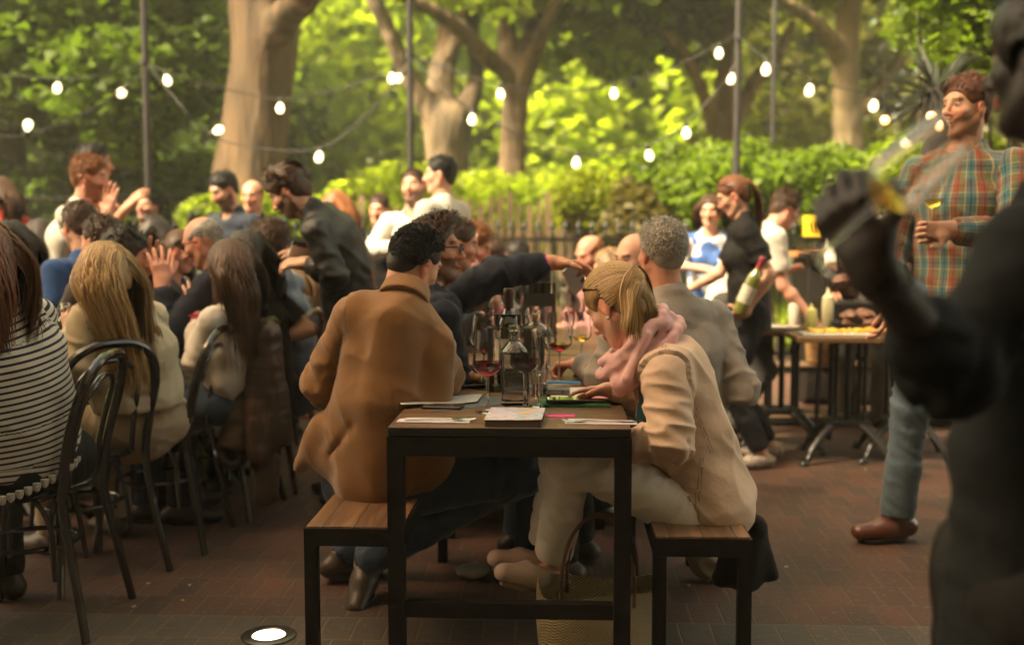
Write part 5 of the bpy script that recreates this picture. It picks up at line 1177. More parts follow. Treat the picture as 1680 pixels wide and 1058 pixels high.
def limb_tree(loc, limbs, label, matb, crown=None, group=None, cname='plane_tree', seed=1, obj_name='tree'):
    """limbs: list of (points[(x,y,z)], radii) in world metres; one trunk mesh of blended limbs"""
    t = empty(obj_name, loc, label=label, cat='tree', group=group); o = np.array(loc); S = Solid()
    for pts, rad in limbs:
        sp_ = spline(pts, 3); n = len(sp_); rr_ = np.interp(np.linspace(0, len(pts)-1, n), range(len(pts)), rad)
        for i in range(n-1): S.cap(npv(sp_[i])-o, npv(sp_[i+1])-o, float(rr_[i]), float(rr_[i+1]), k=.08)
    mx = max(max(r) for _, r in limbs); h = max(.05, mx*.22); P, Q = S.mesh(h); nn = normals(P, Q)
    P = P+nn*(sinnoise(P, seed, 7, 3, (1, 1, .4))*mx*.14)[:, None]; link_mesh('trunk', np_mesh('trunk', P, Q), matb, t)
    if crown:
        cl, n, size, mat = crown; leaves('crown', cl, n, size, mat, t, seed, o=loc)
    return t
def pxl(pts, d, dd=0.0):
    """trunk axis read off the photo at distance d, swaying dd metres in depth along its length; radii from widths"""
    out = []; rad = []
    for i, (u, v, w) in enumerate(pts):
        di = d+dd*i/(max(1, len(pts)-1)); p = W(u, v, di); out.append(tuple(p)); rad.append(w*.5/FPX*di)
    return out, rad
BK1 = bark('bark_plane', (.095, .058, .030), None); BK2 = bark('bark_tan', (.105, .070, .038), None); BK3 = bark('bark_dark', (.075, .048, .028), None)
LF_L = leaf_mat('leaf_shade', (.025, .045, .009), (.13, .19, .022), .45); LF_C = leaf_mat('leaf_lime', (.24, .29, .024), (.38, .43, .04), .60)  # leaf_shade: shade of nearer trees put into a darker leaf colour
LF_M = leaf_mat('leaf_mid', (.10, .135, .014), (.25, .29, .028), .6); LF_R = leaf_mat('leaf_olive', (.05, .055, .012), (.16, .155, .028), .5); LF_H = leaf_mat('leaf_hedge', (.055, .085, .012), (.17, .23, .025), .5)
def clumps(n, box, rad, seed, flat=.7):
    rs = np.random.RandomState(seed); c = np.stack([rs.uniform(box[2*i], box[2*i+1], n) for i in range(3)], axis=1); r = rs.uniform(rad[0], rad[1], n); return np.concatenate([c, np.stack([r, r, r*flat], axis=1)], axis=1)
def fill(us, vs, d, n, rad, seed, dj=1.0, flat=.7):
    rs = np.random.RandomState(seed); out = []
    for _ in range(n):
        dd = d+rs.uniform(-dj, dj); p = W(rs.uniform(*us), rs.uniform(*vs), dd); r = rs.uniform(*rad); out.append((p.x, p.y, max(p.z, .2), r, r, r*flat))
    return out
# the big plane tree behind the left table; its unseen high crown is spread to shade the terrace
p0 = W(408, 345, 13.2)
L1 = [pxl([(406, 430, 150), (408, 330, 122), (415, 250, 112), (424, 150, 100), (432, 80, 104), (430, 10, 110), (424, -70, 84), (414, -200, 66)], 13.2), pxl([(440, 70, 60), (478, 20, 56), (520, -30, 46), (600, -110, 34), (700, -200, 24)], 13.2, -3.5), pxl([(424, -60, 50), (380, -150, 40), (300, -240, 28)], 13.2, -4)]
roofcl = np.concatenate([clumps(50, (-8.5, 7.5, 4.6, 13.5, 6.0, 8.2), (.8, 1.6), 11, .5)])
limb_tree((p0.x, p0.y, 0), L1, 'massive pale-barked plane tree trunk behind the left-hand tables', BK1, (roofcl, 2300, .26, LF_M), seed=3)
L2 = [pxl([(742, 420, 66), (738, 320, 58), (735, 250, 66), (737, 205, 82)], 19), pxl([(725, 215, 44), (700, 170, 34), (665, 115, 28), (640, 55, 26), (615, 0, 24), (596, -70, 20)], 19, -1), pxl([(733, 200, 50), (722, 140, 40), (736, 60, 32), (725, -30, 28)], 19, .8), pxl([(738, 90, 26), (760, 30, 20), (772, -50, 16)], 19, .6), pxl([(755, 205, 40), (783, 130, 24), (776, 60, 20), (792, -30, 16)], 19, 1.2)]
c = W(738, 330, 19)
limb_tree((c.x, c.y, 0), L2, 'pale forked tree whose limbs fan out beside the black light pole', BK2, (fill((560, 900), (-400, -60), 20, 34, (.9, 1.7), 5, 3), 9000, .34, LF_M), seed=4)
L3 = [pxl([(838, 430, 52), (838, 330, 44), (841, 250, 38), (846, 160, 38), (848, 110, 46)], 16), pxl([(842, 120, 34), (800, 95, 26), (752, 45, 22), (690, 8, 20), (620, -25, 16)], 16, -1.5), pxl([(842, 110, 36), (832, 50, 28), (838, -40, 22)], 16, .8), pxl([(856, 110, 34), (872, 50, 26), (884, -40, 20)], 16, 1.4), pxl([(858, 130, 30), (885, 70, 22), (905, 20, 20), (950, -40, 16)], 16, -1)]
c = W(838, 330, 16)
limb_tree((c.x, c.y, 0), L3, 'dark-limbed tree with one long branch reaching left over the diners', bark('bark_mid', (.10, .062, .034), None), (fill((760, 1120), (-300, -30), 17, 34, (.7, 1.3), 6, 2.5)+fill((900, 1150), (-60, 100), 18, 12, (.5, .9), 66, 1.5), 7500, .24, LF_M), seed=5)
L4 = [pxl([(1190, 420, 50), (1190, 290, 44), (1188, 200, 40), (1195, 120, 34), (1202, 40, 28), (1215, -40, 22)], 18), pxl([(1185, 240, 30), (1160, 170, 24), (1125, 95, 20), (1085, 50, 16)], 18, -1.2), pxl([(1205, 200, 28), (1235, 140, 20), (1275, 90, 16), (1300, 40, 14)], 18, 1)]
c = W(1190, 330, 18)
limb_tree((c.x, c.y, 0), L4, 'slender brown forked tree behind the waitress with the ponytail', bark('bark_brown', (.14, .075, .035), None), (fill((1000, 1300), (-280, -20), 19, 36, (.8, 1.4), 7, 2.5)+fill((1010, 1180), (-40, 110), 20, 10, (.6, 1.0), 67, 1.2), 7000, .26, LF_R), seed=6)
L5 = [pxl([(1396, 430, 60), (1394, 330, 52), (1390, 240, 46), (1388, 120, 40), (1395, 0, 34), (1400, -80, 26)], 15), pxl([(1385, 105, 30), (1345, 45, 22), (1295, 8, 18), (1240, -30, 14)], 15, -1), pxl([(1400, 190, 28), (1450, 135, 20), (1500, 60, 18), (1545, -20, 14)], 15, 1)]
c = W(1394, 330, 15)
limb_tree((c.x, c.y, 0), L5, 'mossy brown tree with spreading limbs, behind the plaid-shirted man', bark('bark_moss', (.12, .085, .040), None), (fill((1290, 1680), (-300, -60), 16, 40, (.7, 1.3), 8, 2.0), 8000, .22, LF_R), seed=7)
c = W(22, 330, 15)
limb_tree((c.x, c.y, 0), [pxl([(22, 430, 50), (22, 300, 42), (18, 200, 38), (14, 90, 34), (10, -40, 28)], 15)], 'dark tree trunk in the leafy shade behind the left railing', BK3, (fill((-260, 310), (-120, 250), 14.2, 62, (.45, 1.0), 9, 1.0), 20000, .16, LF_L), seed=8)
# bright leafy trees deeper in the park
far = [((300, 780), (-160, 330), 30, 60, (1.4, 2.9), LF_C, 9000, .40, 'lime-green tree deep in the park behind the forked pale tree'), ((820, 1260), (-140, 330), 31, 64, (1.4, 2.9), LF_C, 9000, .40, 'lime-green tree deep in the park to the right of the dark-limbed tree'),
       ((150, 620), (-260, 330), 38, 60, (2.0, 3.8), LF_C, 6500, .55, 'pale green tree far back, showing right of the massive plane trunk'), ((560, 1000), (-300, 330), 42, 70, (2.2, 4.2), LF_C, 7000, .55, 'pale green tree farthest back, in the centre of the park'),
       ((980, 1400), (-300, 320), 40, 60, (2.0, 3.8), LF_M, 8000, .55, 'duller green tree far back, behind the slender brown tree'), ((1240, 2300), (-300, 340), 27, 130, (1.3, 2.6), LF_R, 19000, .42, 'shadowy olive tree mass behind the mossy tree'),
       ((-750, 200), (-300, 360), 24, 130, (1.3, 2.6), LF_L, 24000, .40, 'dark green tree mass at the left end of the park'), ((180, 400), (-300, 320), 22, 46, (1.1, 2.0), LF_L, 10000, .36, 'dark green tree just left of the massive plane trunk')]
for i, (us, vs, d, n, rad, mt, cnt, sz, lab) in enumerate(far):
    u = sum(us)/2; c = W(u, 330, d); limb_tree((c.x, c.y, 0), [([(c.x, c.y, -.1), (c.x+.2, c.y, 2.5), (c.x-.2, c.y+.3, 6), (c.x+.3, c.y, 10)], [.32, .26, .2, .1])], lab, BK3, (fill(us, vs, d, n, rad, 20+i, 2.2, .75), cnt, sz, mt), group='trees deep in the park', seed=30+i)
far_under = fill((-300, 1900), (350, 392), 24, 150, (.7, 1.2), 90, 4.0, .6)
tag(leaves('undergrowth', far_under, 30000, .26, LF_M, None, 91), 'dense green undergrowth across the park between the tree trunks', 'undergrowth', kind='stuff')
# shrubs & ground cover behind the railings
def bush(label, us, vs, d, n, rad, cnt, size, mat, seed, dj=.5, name='shrub', cat='shrub', kind=None, group=None):
    cl = fill(us, vs, d, n, rad, seed, dj, .85); c = np.array(cl)[:, :3].mean(0); o = (c[0], c[1], 0)
    t = empty(name, o, label=label, cat=cat, group=group); S = MB(); rs = random.Random(seed)
    for q in cl[:14]: S.tube([(q[0]-o[0]+rs.uniform(-.2, .2), q[1]-o[1], -.04), (q[0]-o[0]+rs.uniform(-.1, .1), q[1]-o[1], q[2]*.6), (q[0]-o[0], q[1]-o[1], q[2])], [.02, .014, .006], 6)
    S.build('stem', BK3, t); leaves('foliage', cl, cnt, size, mat, t, seed, o=o); return t
bush('bright leafy hedge running behind the waitress and the man in glasses', (1090, 1480), (275, 350), 11.2, 60, (.14, .42), 11000, .085, LF_H, 41, .7)
bush('round lime-yellow bush behind the tan paling fence', (935, 1005), (318, 352), 12.2, 14, (.2, .34), 5000, .07, leaf_mat('leaf_yellow', (.16, .19, .01), (.30, .30, .02), .55), 42, .25)
bush('brown twiggy shrub between the round bush and the bright hedge', (1010, 1130), (330, 380), 11.6, 26, (.2, .36), 3500, .09, leaf_mat('leaf_brown', (.07, .055, .02), (.16, .13, .04), .4), 43, .5)
bush('low bright green undergrowth in the middle of the park', (560, 1080), (318, 345), 17, 60, (.3, .6), 12000, .13, LF_C, 44, 2.0)
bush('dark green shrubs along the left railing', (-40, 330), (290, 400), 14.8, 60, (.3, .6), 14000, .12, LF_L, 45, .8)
bush('mid-green shrubs at the foot of the massive plane trunk', (330, 560), (352, 400), 12.6, 40, (.2, .36), 12000, .10, LF_M, 46, .6)
bush('leafy green shrub right of the mossy tree, behind the plaid-shirted man', (1440, 1620), (240, 420), 9.6, 44, (.22, .45), 11000, .10, LF_M, 47, .5)
bush('overhanging branch leaves in the upper right corner above the plaid-shirted man', (1500, 1760), (-60, 90), 8.5, 26, (.25, .45), 7000, .075, LF_H, 48, .6)
gr_ = leaves('grass', [(x, y, 0, 1.2, 1.2, .12) for x in np.arange(-14, 14, 1.4) for y in np.arange(12.8, 26, 1.4)], 30000, .14, LF_C, None, 51, flat=1.2); tag(gr_, 'green grass and ground cover of the park behind the railings', 'grass', kind='stuff')
# railings
def railing(d, u0, u1, top, rails, sp_, fin, label, th=.009, low=.05):
    a, b = W(u0, 400, d), W(u1, 400, d); L = (b-a).length; ang = math.atan2(b.y-a.y, b.x-a.x); t = empty('iron_railing', (a.x, a.y, 0), ang, label=label, cat='railing')
    m = MB()
    for z in rails: m.box((0, -.02, z-.018), (L, .02, z+.018))
    m.build('rail', BLK, t); m = MB(); x = sp_/2
    while x < L:
        m.tube([(x, -.0, low), (x, 0, top-.09)], th, 6)
        if fin: m.lathe([(.001, top-.10), (.022, top-.095), (.010, top-.075), (.030, top-.045), (.020, top-.02), (.002, top+.02)], 6, c=(x, 0, 0))
        else: m.tube([(x, 0, top-.089), (x, 0, top)], [th, .002], 6)
        x += sp_
    m.build('picket', BLK, t)
    for x in np.arange(.0, L+.01, 2.4): m = MB(); m.box((x-.025, -.046, 0), (x+.025, -.021, top+.02)); m.lathe([(.001, top+.02), (.035, top+.04), (.03, top+.07), (.001, top+.1)], 10, c=(x, -.033, 0)); m.build('post', BLK, t)
    return t
railing(13.6, -140, 620, 1.86, (1.72, .25), .122, False, 'tall plain black railing in the shade on the left')
railing(9.9, -120, 1560, 1.385, (1.225, .2), .121, True, 'spear-topped black iron railing running behind all the diners')
fa, fb = W(470, 400, 12.5), W(1110, 400, 12.5); t = empty('paling_fence', (fa.x, fa.y, 0), math.atan2(fb.y-fa.y, fb.x-fa.x), label='weathered tan paling fence behind the spear-topped railing', cat='fence'); L = (fb-fa).length; m = MB(); rq = random.Random(4); x = 0
while x < L:
    w = rq.uniform(.05, .085); h_ = rq.uniform(1.58, 1.78); m.add([(x, -.012, 0), (x+w, -.012, 0), (x+w, .012, 0), (x, .012, 0), (x, -.012, h_-.05), (x+w, -.012, h_-.05), (x+w, .012, h_-.05), (x, .012, h_-.05), (x+w/2, -.012, h_), (x+w/2, .012, h_)], [(3, 2, 1, 0), (0, 1, 5, 8, 4), (2, 3, 7, 9, 6), (1, 2, 6, 5), (3, 0, 4, 7), (5, 6, 9, 8), (7, 4, 8, 9)]); x += w+rq.uniform(.03, .075)
m.build('pales', simple('weathered_wood', (.20, .135, .07), .9, noise=.4, nscale=3, bump=.4), t); m = MB(); m.box((0, .0125, .4), (L, .05, .46)); m.box((0, .0125, 1.25), (L, .05, 1.31)); m.build('rail', simple('weathered_wood', (.20, .135, .07), .9), t)
# poles + festoon bulbs
POLE = simple('pole_paint', (.028, .024, .024), .5, metal=.3, noise=.2)
poles = {}
for k, (u, v, d, r, lab) in dict(a=(244, 300, 9.6, .033, 'dark light pole rising beside the massive plane trunk'), b=(674, 280, 9.6, .030, 'black light pole between the two forked trees'), c=(1208, 280, 9.6, .033, 'black light pole behind the waitress with the ponytail'), d=(1267, 250, 12.4, .030, 'thin black light pole farther back than the one behind the waitress')).items():
    q = W(u, v, d); t = empty('light_pole', (q.x, q.y, 0), label=lab, cat='pole', group=None); m = MB(); m.tube([(0, 0, 0), (0, 0, 1.2), (0, 0, 5.2)], [r*1.25, r, r*.9], 12); m.build('pole', POLE, t); m = MB(); m.lathe([(.001, 0), (.11, 0), (.11, .015), (r*1.6, .03), (r*1.4, .10), (.001, .10)], 14); m.build('base_plate', POLE, t); poles[k] = q
    m = MB(); zc = W(u, 103 if k == 'a' else 95 if k == 'b' else 60, d).z; m.tube([(0, 0, zc-.03), (0, 0, zc+.03)], r*1.35, 12); m.build('clamp', POLE, t)
bulbm = bpy.data.materials.new('bulb_glow'); nt_, b_ = nodes_of(bulbm); b_.inputs['Emission Color'].default_value = (1, .82, .42, 1); b_.inputs['Emission Strength'].default_value = .75; b_.inputs['Base Color'].default_value = (.8, .7, .5, 1)
RUB = simple('cable_rubber', (.02, .018, .016), .6)
def mkbulb():
    t = empty('festoon_bulb', (0, 0, 0)); m = MB(); m.lathe([(.001, -.118), (.014, -.116), (.026, -.104), (.032, -.086), (.031, -.070), (.024, -.052), (.016, -.038), (.014, -.032), (.001, -.032)], 20); m.build('glass_bulb', bulbm, t)
    m = MB(); m.lathe([(.001, -.031), (.0185, -.0315), (.0185, .006), (.012, .014), (.001, .014)], 14); m.build('socket', RUB, t); return t
bp0 = None
strands_ = [  # points (u,v) with optional bulb offset flags: wire passes through these; bulbs hang at B
    ('upper festoon cable from the left edge to the pole by the plane trunk', [(-60, 118), (97, 130, 'B'), (170, 122), (242, 103)], 9.0), ('lower festoon cable drooping from the pole out to the left edge', [(-60, 224), (43, 222, 'U'), (130, 190), (209, 142, 'M'), (242, 108)], 8.4),
    ('festoon cable sagging from the plane-trunk pole up to the middle pole', [(242, 103), (272, 118, 'B'), (352, 142), (461, 163, 'B'), (550, 148), (645, 114, 'B'), (674, 92)], 9.3), ('lower festoon cable sagging between the plane-trunk pole and the middle pole', [(242, 106), (290, 165), (345, 222, 'R'), (430, 244), (527, 243, 'B'), (600, 190), (664, 119, 'M'), (674, 96)], 8.8),
    ('upper festoon cable from the middle pole to the right pole', [(674, 92), (821, 140, 'B'), (915, 150), (1008, 139, 'B'), (1100, 112), (1181, 73, 'B'), (1208, 58)], 9.3), ('lower festoon cable drooping from the middle pole to the right pole', [(674, 95), (724, 145), (776, 181, 'B'), (860, 226), (947, 252, 'B'), (1010, 250), (1062, 240, 'B'), (1126, 203, 'B'), (1175, 150), (1202, 114, 'B'), (1209, 62)], 8.8),
    ('festoon cable running right from the right pole over the plaid-shirted man', [(1209, 58), (1258, 98, 'B'), (1331, 132, 'B'), (1436, 157, 'B'), (1500, 168), (1640, 172)], 8.2)]
nb = 0
bl_names = {(97, 130): 'lit bulb upper left, alone on the left of its cable', (43, 222): 'lit bulb lowest at the far left, tipped upright on its cable', (209, 142): 'lit bulb touching the left side of the plane-trunk pole', (272, 118): 'lit bulb just right of the plane-trunk pole', (461, 163): 'lit bulb hanging at the right edge of the massive plane trunk', (645, 114): 'left one of the two bulbs beside the middle pole',
            (345, 222): 'lit bulb at the left edge of the massive plane trunk', (527, 243): 'low lit bulb above the waiter in black', (664, 119): 'right one of the two bulbs beside the middle pole', (821, 140): 'lit bulb in front of the dark-limbed tree\'s fork', (1008, 139): 'lit bulb midway between the middle and right poles, on the upper cable', (1181, 73): 'highest lit bulb, just left of the right pole',
            (776, 181): 'lit bulb between the two forked trees', (947, 252): 'lowest lit bulb of the centre, above the tan paling fence', (1062, 240): 'low lit bulb right of the lowest centre one', (1126, 203): 'lit bulb on the rising end of the lower cable', (1202, 114): 'lit bulb touching the right pole', (1258, 98): 'lit bulb first to the right of the right pole', (1331, 132): 'lit bulb second to the right of the right pole', (1436, 157): 'lit bulb nearest the plaid-shirted man\'s head'}
for lab, pts, d in strands_:
    n = len(pts); P_ = []
    for i, q in enumerate(pts):
        e = 1.0 if (q[0] in (242, 674, 1208, 1209)) else 0.0; dd = 9.6 if e else d; P_.append(W(q[0], q[1], dd))
    m = MB(); m.tube(spline(P_, 6), .0055, 6); tag(m.build('festoon_cable', RUB), lab, 'cable')
    for i, q in enumerate(pts):
        if len(q) < 3: continue
        if bp0 is None: b0 = bp0 = mkbulb()
        else: b0 = copy_tree(bp0)
        b0.location = P_[i]; nb += 1; rs = random.Random(nb); rx = {'B': rs.uniform(-.18, .18), 'U': math.pi, 'M': 1.2, 'R': 2.6}[q[2]]; b0.rotation_euler = (rx if q[2] in 'BU' else .4, rs.uniform(-.25, .25) if q[2] in 'BU' else (.9 if q[2] == 'M' else -2.2), 0)
        b0['label'] = bl_names[(q[0], q[1])]; b0['category'] = 'light bulb'; b0['group'] = 'festoon bulbs over the terrace'
# amber lantern bulbs by the trunk on the right, dark spiky-topped post
amb = bpy.data.materials.new('amber_glow'); nt_, b_ = nodes_of(amb); b_.inputs['Emission Color'].default_value = (1, .36, .08, 1); b_.inputs['Emission Strength'].default_value = 1.1
for i, (u, v, lab) in enumerate(((1452, 196, 'amber bulb under the wine glass haze, left one'), (1528, 190, 'amber bulb beside the plaid-shirted man\'s nose'))):
    q = W(u, v, 6.2); t = empty('amber_bulb', tuple(q), label=lab, cat='light bulb'); m = MB(); m.lathe([(.001, -.03), (.018, -.024), (.026, -.004), (.018, .014), (.001, .02)], 16); m.build('glass_bulb', amb, t); m = MB(); m.tube([(0, 0, .02), (0, 0, .07)], .012, 8); m.tube([(0, 0, .07), (0, .0, .30)], .004, 6); m.build('socket', RUB, t)
q = W(1535, 300, 7.4); t = empty('spiky_palm', (q.x, q.y, 0), label='blackish palm with a rough trunk and spiky fronds behind the plaid-shirted man', cat='palm'); m = MB(); m.tube([(0, 0, 0), (.02, 0, 1), (-.01, 0, 1.9), (.02, 0, 2.25)], [.17, .14, .12, .09], 14); m.build('trunk', simple('palm_bark', (.02, .015, .012), .9, bump=.8, bscale=20), t); m = MB(); rs = random.Random(2)
for k in range(42):
    a = rs.uniform(0, 6.28); e = rs.uniform(-.5, 1.2); L_ = rs.uniform(.3, .5); d_ = V(math.cos(a)*math.cos(e), math.sin(a)*math.cos(e), math.sin(e)); p0_ = V(0, 0, 2.2); m.tube([p0_, p0_+d_*L_*.5, p0_+d_*L_+V(0, 0, -.05)], [.008, .012, .001], 5)
m.build('fronds', simple('frond_dark', (.018, .022, .012), .5), t)

# the hazy spring air under the trees
m = MB(); m.box((-70, -20, -1.06), (70, 60, 17)); hz = bpy.data.materials.new('haze_air'); hz.use_nodes = True; nt_ = hz.node_tree; nt_.nodes.remove(nt_.nodes['Principled BSDF']); pv = N(nt_, 'ShaderNodeVolumePrincipled'); pv.inputs['Color'].default_value = (.93, .95, .76, 1); pv.inputs['Density'].default_value = .0032; pv.inputs['Anisotropy'].default_value = .2
nt_.links.new(pv.outputs[0], nt_.nodes['Material Output'].inputs['Volume']); tag(m.build('haze', hz), 'thin warm haze in the air of the park', 'haze', kind='stuff')
# ================================================================ people near the focus plane
TAN = cloth_mat('corduroy', (.265, .125, .040), 'cord', rough=.8, sheen=.35, noise=.16, seam=True)
JEAN = cloth_mat('denim_dark', (.030, .050, .085), 'denim', rough=.8); NAVY = cloth_mat('navy_wool', (.010, .013, .026), rough=.8, sheen=.05)
CREAMJ = cloth_mat('linen_cream', (.62, .44, .32), rough=.8, weave=.2, noise=.06, seam=True); WHITEP = cloth_mat('white_cotton', (.82, .75, .68), rough=.8, weave=.15, noise=.05)
GREYT = cloth_mat('grey_marl', (.30, .265, .24), rough=.85, weave=.25); CREAMK = cloth_mat('cream_knit', (.52, .44, .31), rough=.85, weave=.2, seam=True)
STRIPE = cloth_mat('striped_jersey', (.58, .52, .43), 'stripe', (.022, .016, .030)); BLACKC = cloth_mat('black_cotton', (.008, .0065, .006), rough=.75, sheen=.0); WHITES = cloth_mat('white_shirt', (.60, .55, .50), rough=.75, noise=.04)
PLAID = cloth_mat('plaid_flannel', (.2, .2, .2), 'plaid', rough=.85, sheen=.2); DENIML = cloth_mat('denim_blue', (.085, .12, .16), 'denim', rough=.85); DENIMS = cloth_mat('denim_shirt', (.10, .135, .19), 'denim', rough=.85)
PINKS = cloth_mat('pink_scarf', (.68, .40, .39), rough=.9, weave=.3, noise=.1)
def P3(u, v, d): return npv(W(u, v, d))
def setj(J, **k):
    for a, b in k.items(): J[a] = np.array(b, dtype=float)
    return J
def reik(J, s, target, pole, l1=.285, l2=.25):
    H = J['H']; J['e'+s], J['w'+s] = ik(J['s'+s], np.array(target, dtype=float), l1*H, l2*H, np.array(pole, dtype=float))
def extra(J, o, *pr):
    pass
# --- man in tan corduroy jacket, seen from behind ---------------------------------------------------
J = pose(-.56, 3.42, face=-58, mode='sit', H=1.02, lean=18, side=16, twist=8, head=(16, 24, 8), aL=(.0, .20, -.34), aR='table', pL=(-.5, -.2, -.6), sw=.19)
J['sL'] = P3(576, 524, 3.42); J['sR'] = P3(712, 576, 3.44); J['nk'] = P3(662, 492, 3.40); J['ch'] = P3(640, 590, 3.38); J['sp'] = P3(622, 700, 3.42); J['pel'] = P3(612, 800, 3.50)
J['rt'] = nrm(J['sR']-J['sL']); J['up'] = nrm(J['nk']-J['ch']); J['rt'] = nrm(J['rt']-J['up']*(J['rt']@J['up'])); J['ft'] = nrm(np.cross(J['up'], J['rt'])); J['hd'] = P3(680, 432, 3.46); J['nd'] = nrm(J['hd']-J['nk'])
J['hL'] = J['pel']+np.array([-.07, .06, 0]); J['hR'] = J['pel']+np.array([.07, -.05, 0]); J['kL'] = np.array([-.20, 3.84, .50]); J['kR'] = np.array([-.12, 3.52, .50]); J['aL'] = np.array([-.30, 4.0, .09]); J['aR'] = np.array([-.34, 3.42, .11]); J['tR'] = nrm(np.array([.75, .4, -.2])); J['tL'] = nrm(np.array([.8, .5, 0]))
J['aL'] = P3(560, 905, 3.95); J['aL'][2] = .10; J['kL'] = np.array([-.30, 4.0, .52]); J['aR'] = P3(600, 915, 3.75); J['aR'][2] = .14; J['tR'] = nrm(np.array([-.15, -.75, -.55]))
pass; J['eR'] = P3(726, 618, 3.52); J['wR'] = P3(712, 600, 3.78)
J['eL'] = P3(527, 628, 3.48); J['wL'] = P3(575, 690, 3.68)
J['hs'] = .88
b, o = person(J, 'man in a tan corduroy jacket seen from behind', skin='fair', hero=True, hp=dict(L=dict(curl=.7), R=dict(f=(.6, .7, -.1), curl=.4)), bot={}, botm=JEAN, hairk=None, seed=2)
g_ = lambda *a: P3(*a)-o; S = Solid(); RT = J['rt']
for (a, c, r1, r2) in (((590, 522, 3.41), (712, 572, 3.43), .060, .060), ((655, 500, 3.40), (580, 518, 3.41), .056, .060), ((665, 502, 3.40), (705, 555, 3.42), .055, .058), ((606, 545, 3.40), (592, 660, 3.41), .072, .080), ((592, 660, 3.41), (566, 745, 3.48), .080, .088), ((650, 530, 3.39), (632, 650, 3.40), .100, .118), ((632, 650, 3.40), (622, 775, 3.45), .118, .145), ((706, 592, 3.42), (696, 690, 3.42), .068, .092), ((696, 690, 3.42), (690, 765, 3.46), .092, .105)): S.cap(g_(*a), g_(*c), r1, r2, k=.030)
eL, wL, eR, wR = J['eL']-o, J['wL']-o, J['eR']-o, J['wR']-o
S.cap(J['sL']-o, eL, .058, .054, k=.012); S.cap(eL, wL, .054, .048, k=.012); S.cap(J['sR']-o, eR, .066, .058, k=.02); S.cap(eR, eR+(wR-eR)*.9, .058, .044, k=.015, flatends=False)
S.cap(g_(560, 680, 3.44), g_(532, 742, 3.50), .045, .050, k=.03); S.cap(g_(530, 700, 3.46), g_(494, 765, 3.52), .035, .018, k=.04); S.cap(g_(700, 770, 3.46), g_(742, 760, 3.54), .06, .045, k=.04)
S.cap(J['nk']-o-J['up']*.03, J['nk']-o+J['nd']*.14+J['ft']*.02, .060, .064, k=.006, op='s', flatends=True)
S.ell(g_(612, 842, 3.45), (.36, .36, .062), k=.012, op='s')
for (a, c, r_) in (((560, 640, 3.27), (548, 560, 3.30), .010), ((600, 660, 3.25), (700, 650, 3.28), .007), ((570, 650, 3.28), (640, 628, 3.22), .008), ((545, 530, 3.31), (560, 600, 3.29), .006), ((735, 600, 3.30), (690, 640, 3.26), .010), ((575, 700, 3.31), (545, 745, 3.40), .010), ((640, 640, 3.21), (722, 668, 3.29), .006), ((515, 640, 3.38), (530, 590, 3.38), .007)):
    S.cap(g_(*a), g_(*c), r_, r_*.5, k=.022, op='s')
cloth_mesh('jacket', J, o, S, TAN, b, .0062, 7, .0062, smooth=1, fr=1.0)
S = Solid(); S.cap(J['nk']-o-J['nd']*.005, J['nk']-o+J['nd']*.045+J['ft']*.012, .082, .073, k=.01, flatends=True); S.cap(J['nk']-o-J['nd']*.02+J['ft']*.012, J['nk']-o+J['nd']*.08+J['ft']*.02, .070, .064, k=.004, op='s', flatends=True); cloth_mesh('collar', J, o, S, TAN, b, .005, 8, .001)
hair(J, o, b, 'short', HM['black'], seed=4, n=5200, hero=True, w=.0026, jit=.22, lump=.001, t=.003, ls=(.006, .018), bias=(.35, -.2, 0))
# --- woman with blonde ponytail, pink scarf, cream linen jacket --------------------------------------
J = pose(.39, 3.25, face=84, mode='sit', H=.96, lean=30, side=-2, twist=0, head=(-30, 36, 4), aL='lap', aR='table', sw=.165)
J['pel'] = P3(1142, 822, 3.22); J['sp'] = P3(1150, 725, 3.22); J['ch'] = P3(1118, 640, 3.20); J['nk'] = P3(1072, 556, 3.20); J['hd'] = P3(1012, 502, 3.20)
J['sL'] = P3(1092, 614, 3.08); J['sR'] = P3(1062, 592, 3.38); J['up'] = nrm(J['nk']-J['ch']); J['rt'] = nrm(J['sR']-J['sL']); J['rt'] = nrm(J['rt']-J['up']*(J['rt']@J['up'])); J['ft'] = nrm(np.cross(J['up'], J['rt'])); J['nd'] = nrm(J['hd']-J['nk'])
J['hL'] = J['pel']+np.array([-.03, -.065, -.015]); J['hR'] = J['pel']+np.array([-.03, .065, -.015]); J['kL'] = P3(938, 752, 3.10); J['kR'] = P3(925, 748, 3.30); J['aL'] = P3(905, 925, 3.26); J['aR'] = P3(893, 905, 3.36)
J['eL'] = P3(1100, 722, 3.02); J['wL'] = P3(1038, 730, 3.06); J['eR'] = P3(1068, 668, 3.44); J['wR'] = P3(1010, 640, 3.36); J['tL'] = nrm(P3(800, 935, 3.14)-P3(905, 955, 3.22)); J['tR'] = nrm(P3(800, 915, 3.26)-P3(893, 935, 3.32))
J['hs'] = .92
b, o = person(J, 'woman in a pink scarf and cream linen jacket, looking down at the front table', skin='fair', fem=True, hero=True, fkw=dict(brow=(.35, .2, .1)), hands=('L', 'R'), hp=dict(R=dict(f=(-.95, .05, -.12), n=(.05, -.45, -.9), curls=(.25, .75, .95, 1.05), spread=.3), L=dict(curl=.8)), legs=False, seed=3)
g_ = lambda *a: P3(*a)-o
cloth_mesh('trousers', J, o, trouser_solid(J, o, off=.012, slim=.97, crop=.10), WHITEP, b, .0075, 11, .005, smooth=1)
S = Solid(); S.cap(g_(1072, 640, 3.17), g_(1072, 705, 3.17), .040, .045, k=.04, wide=1.3, ax=J['rt']); cloth_mesh('vest', J, o, S, cloth_mat('teal_top', (.012, .10, .11)), b, .01, 12, .004)
S = Solid(); RT = J['rt']
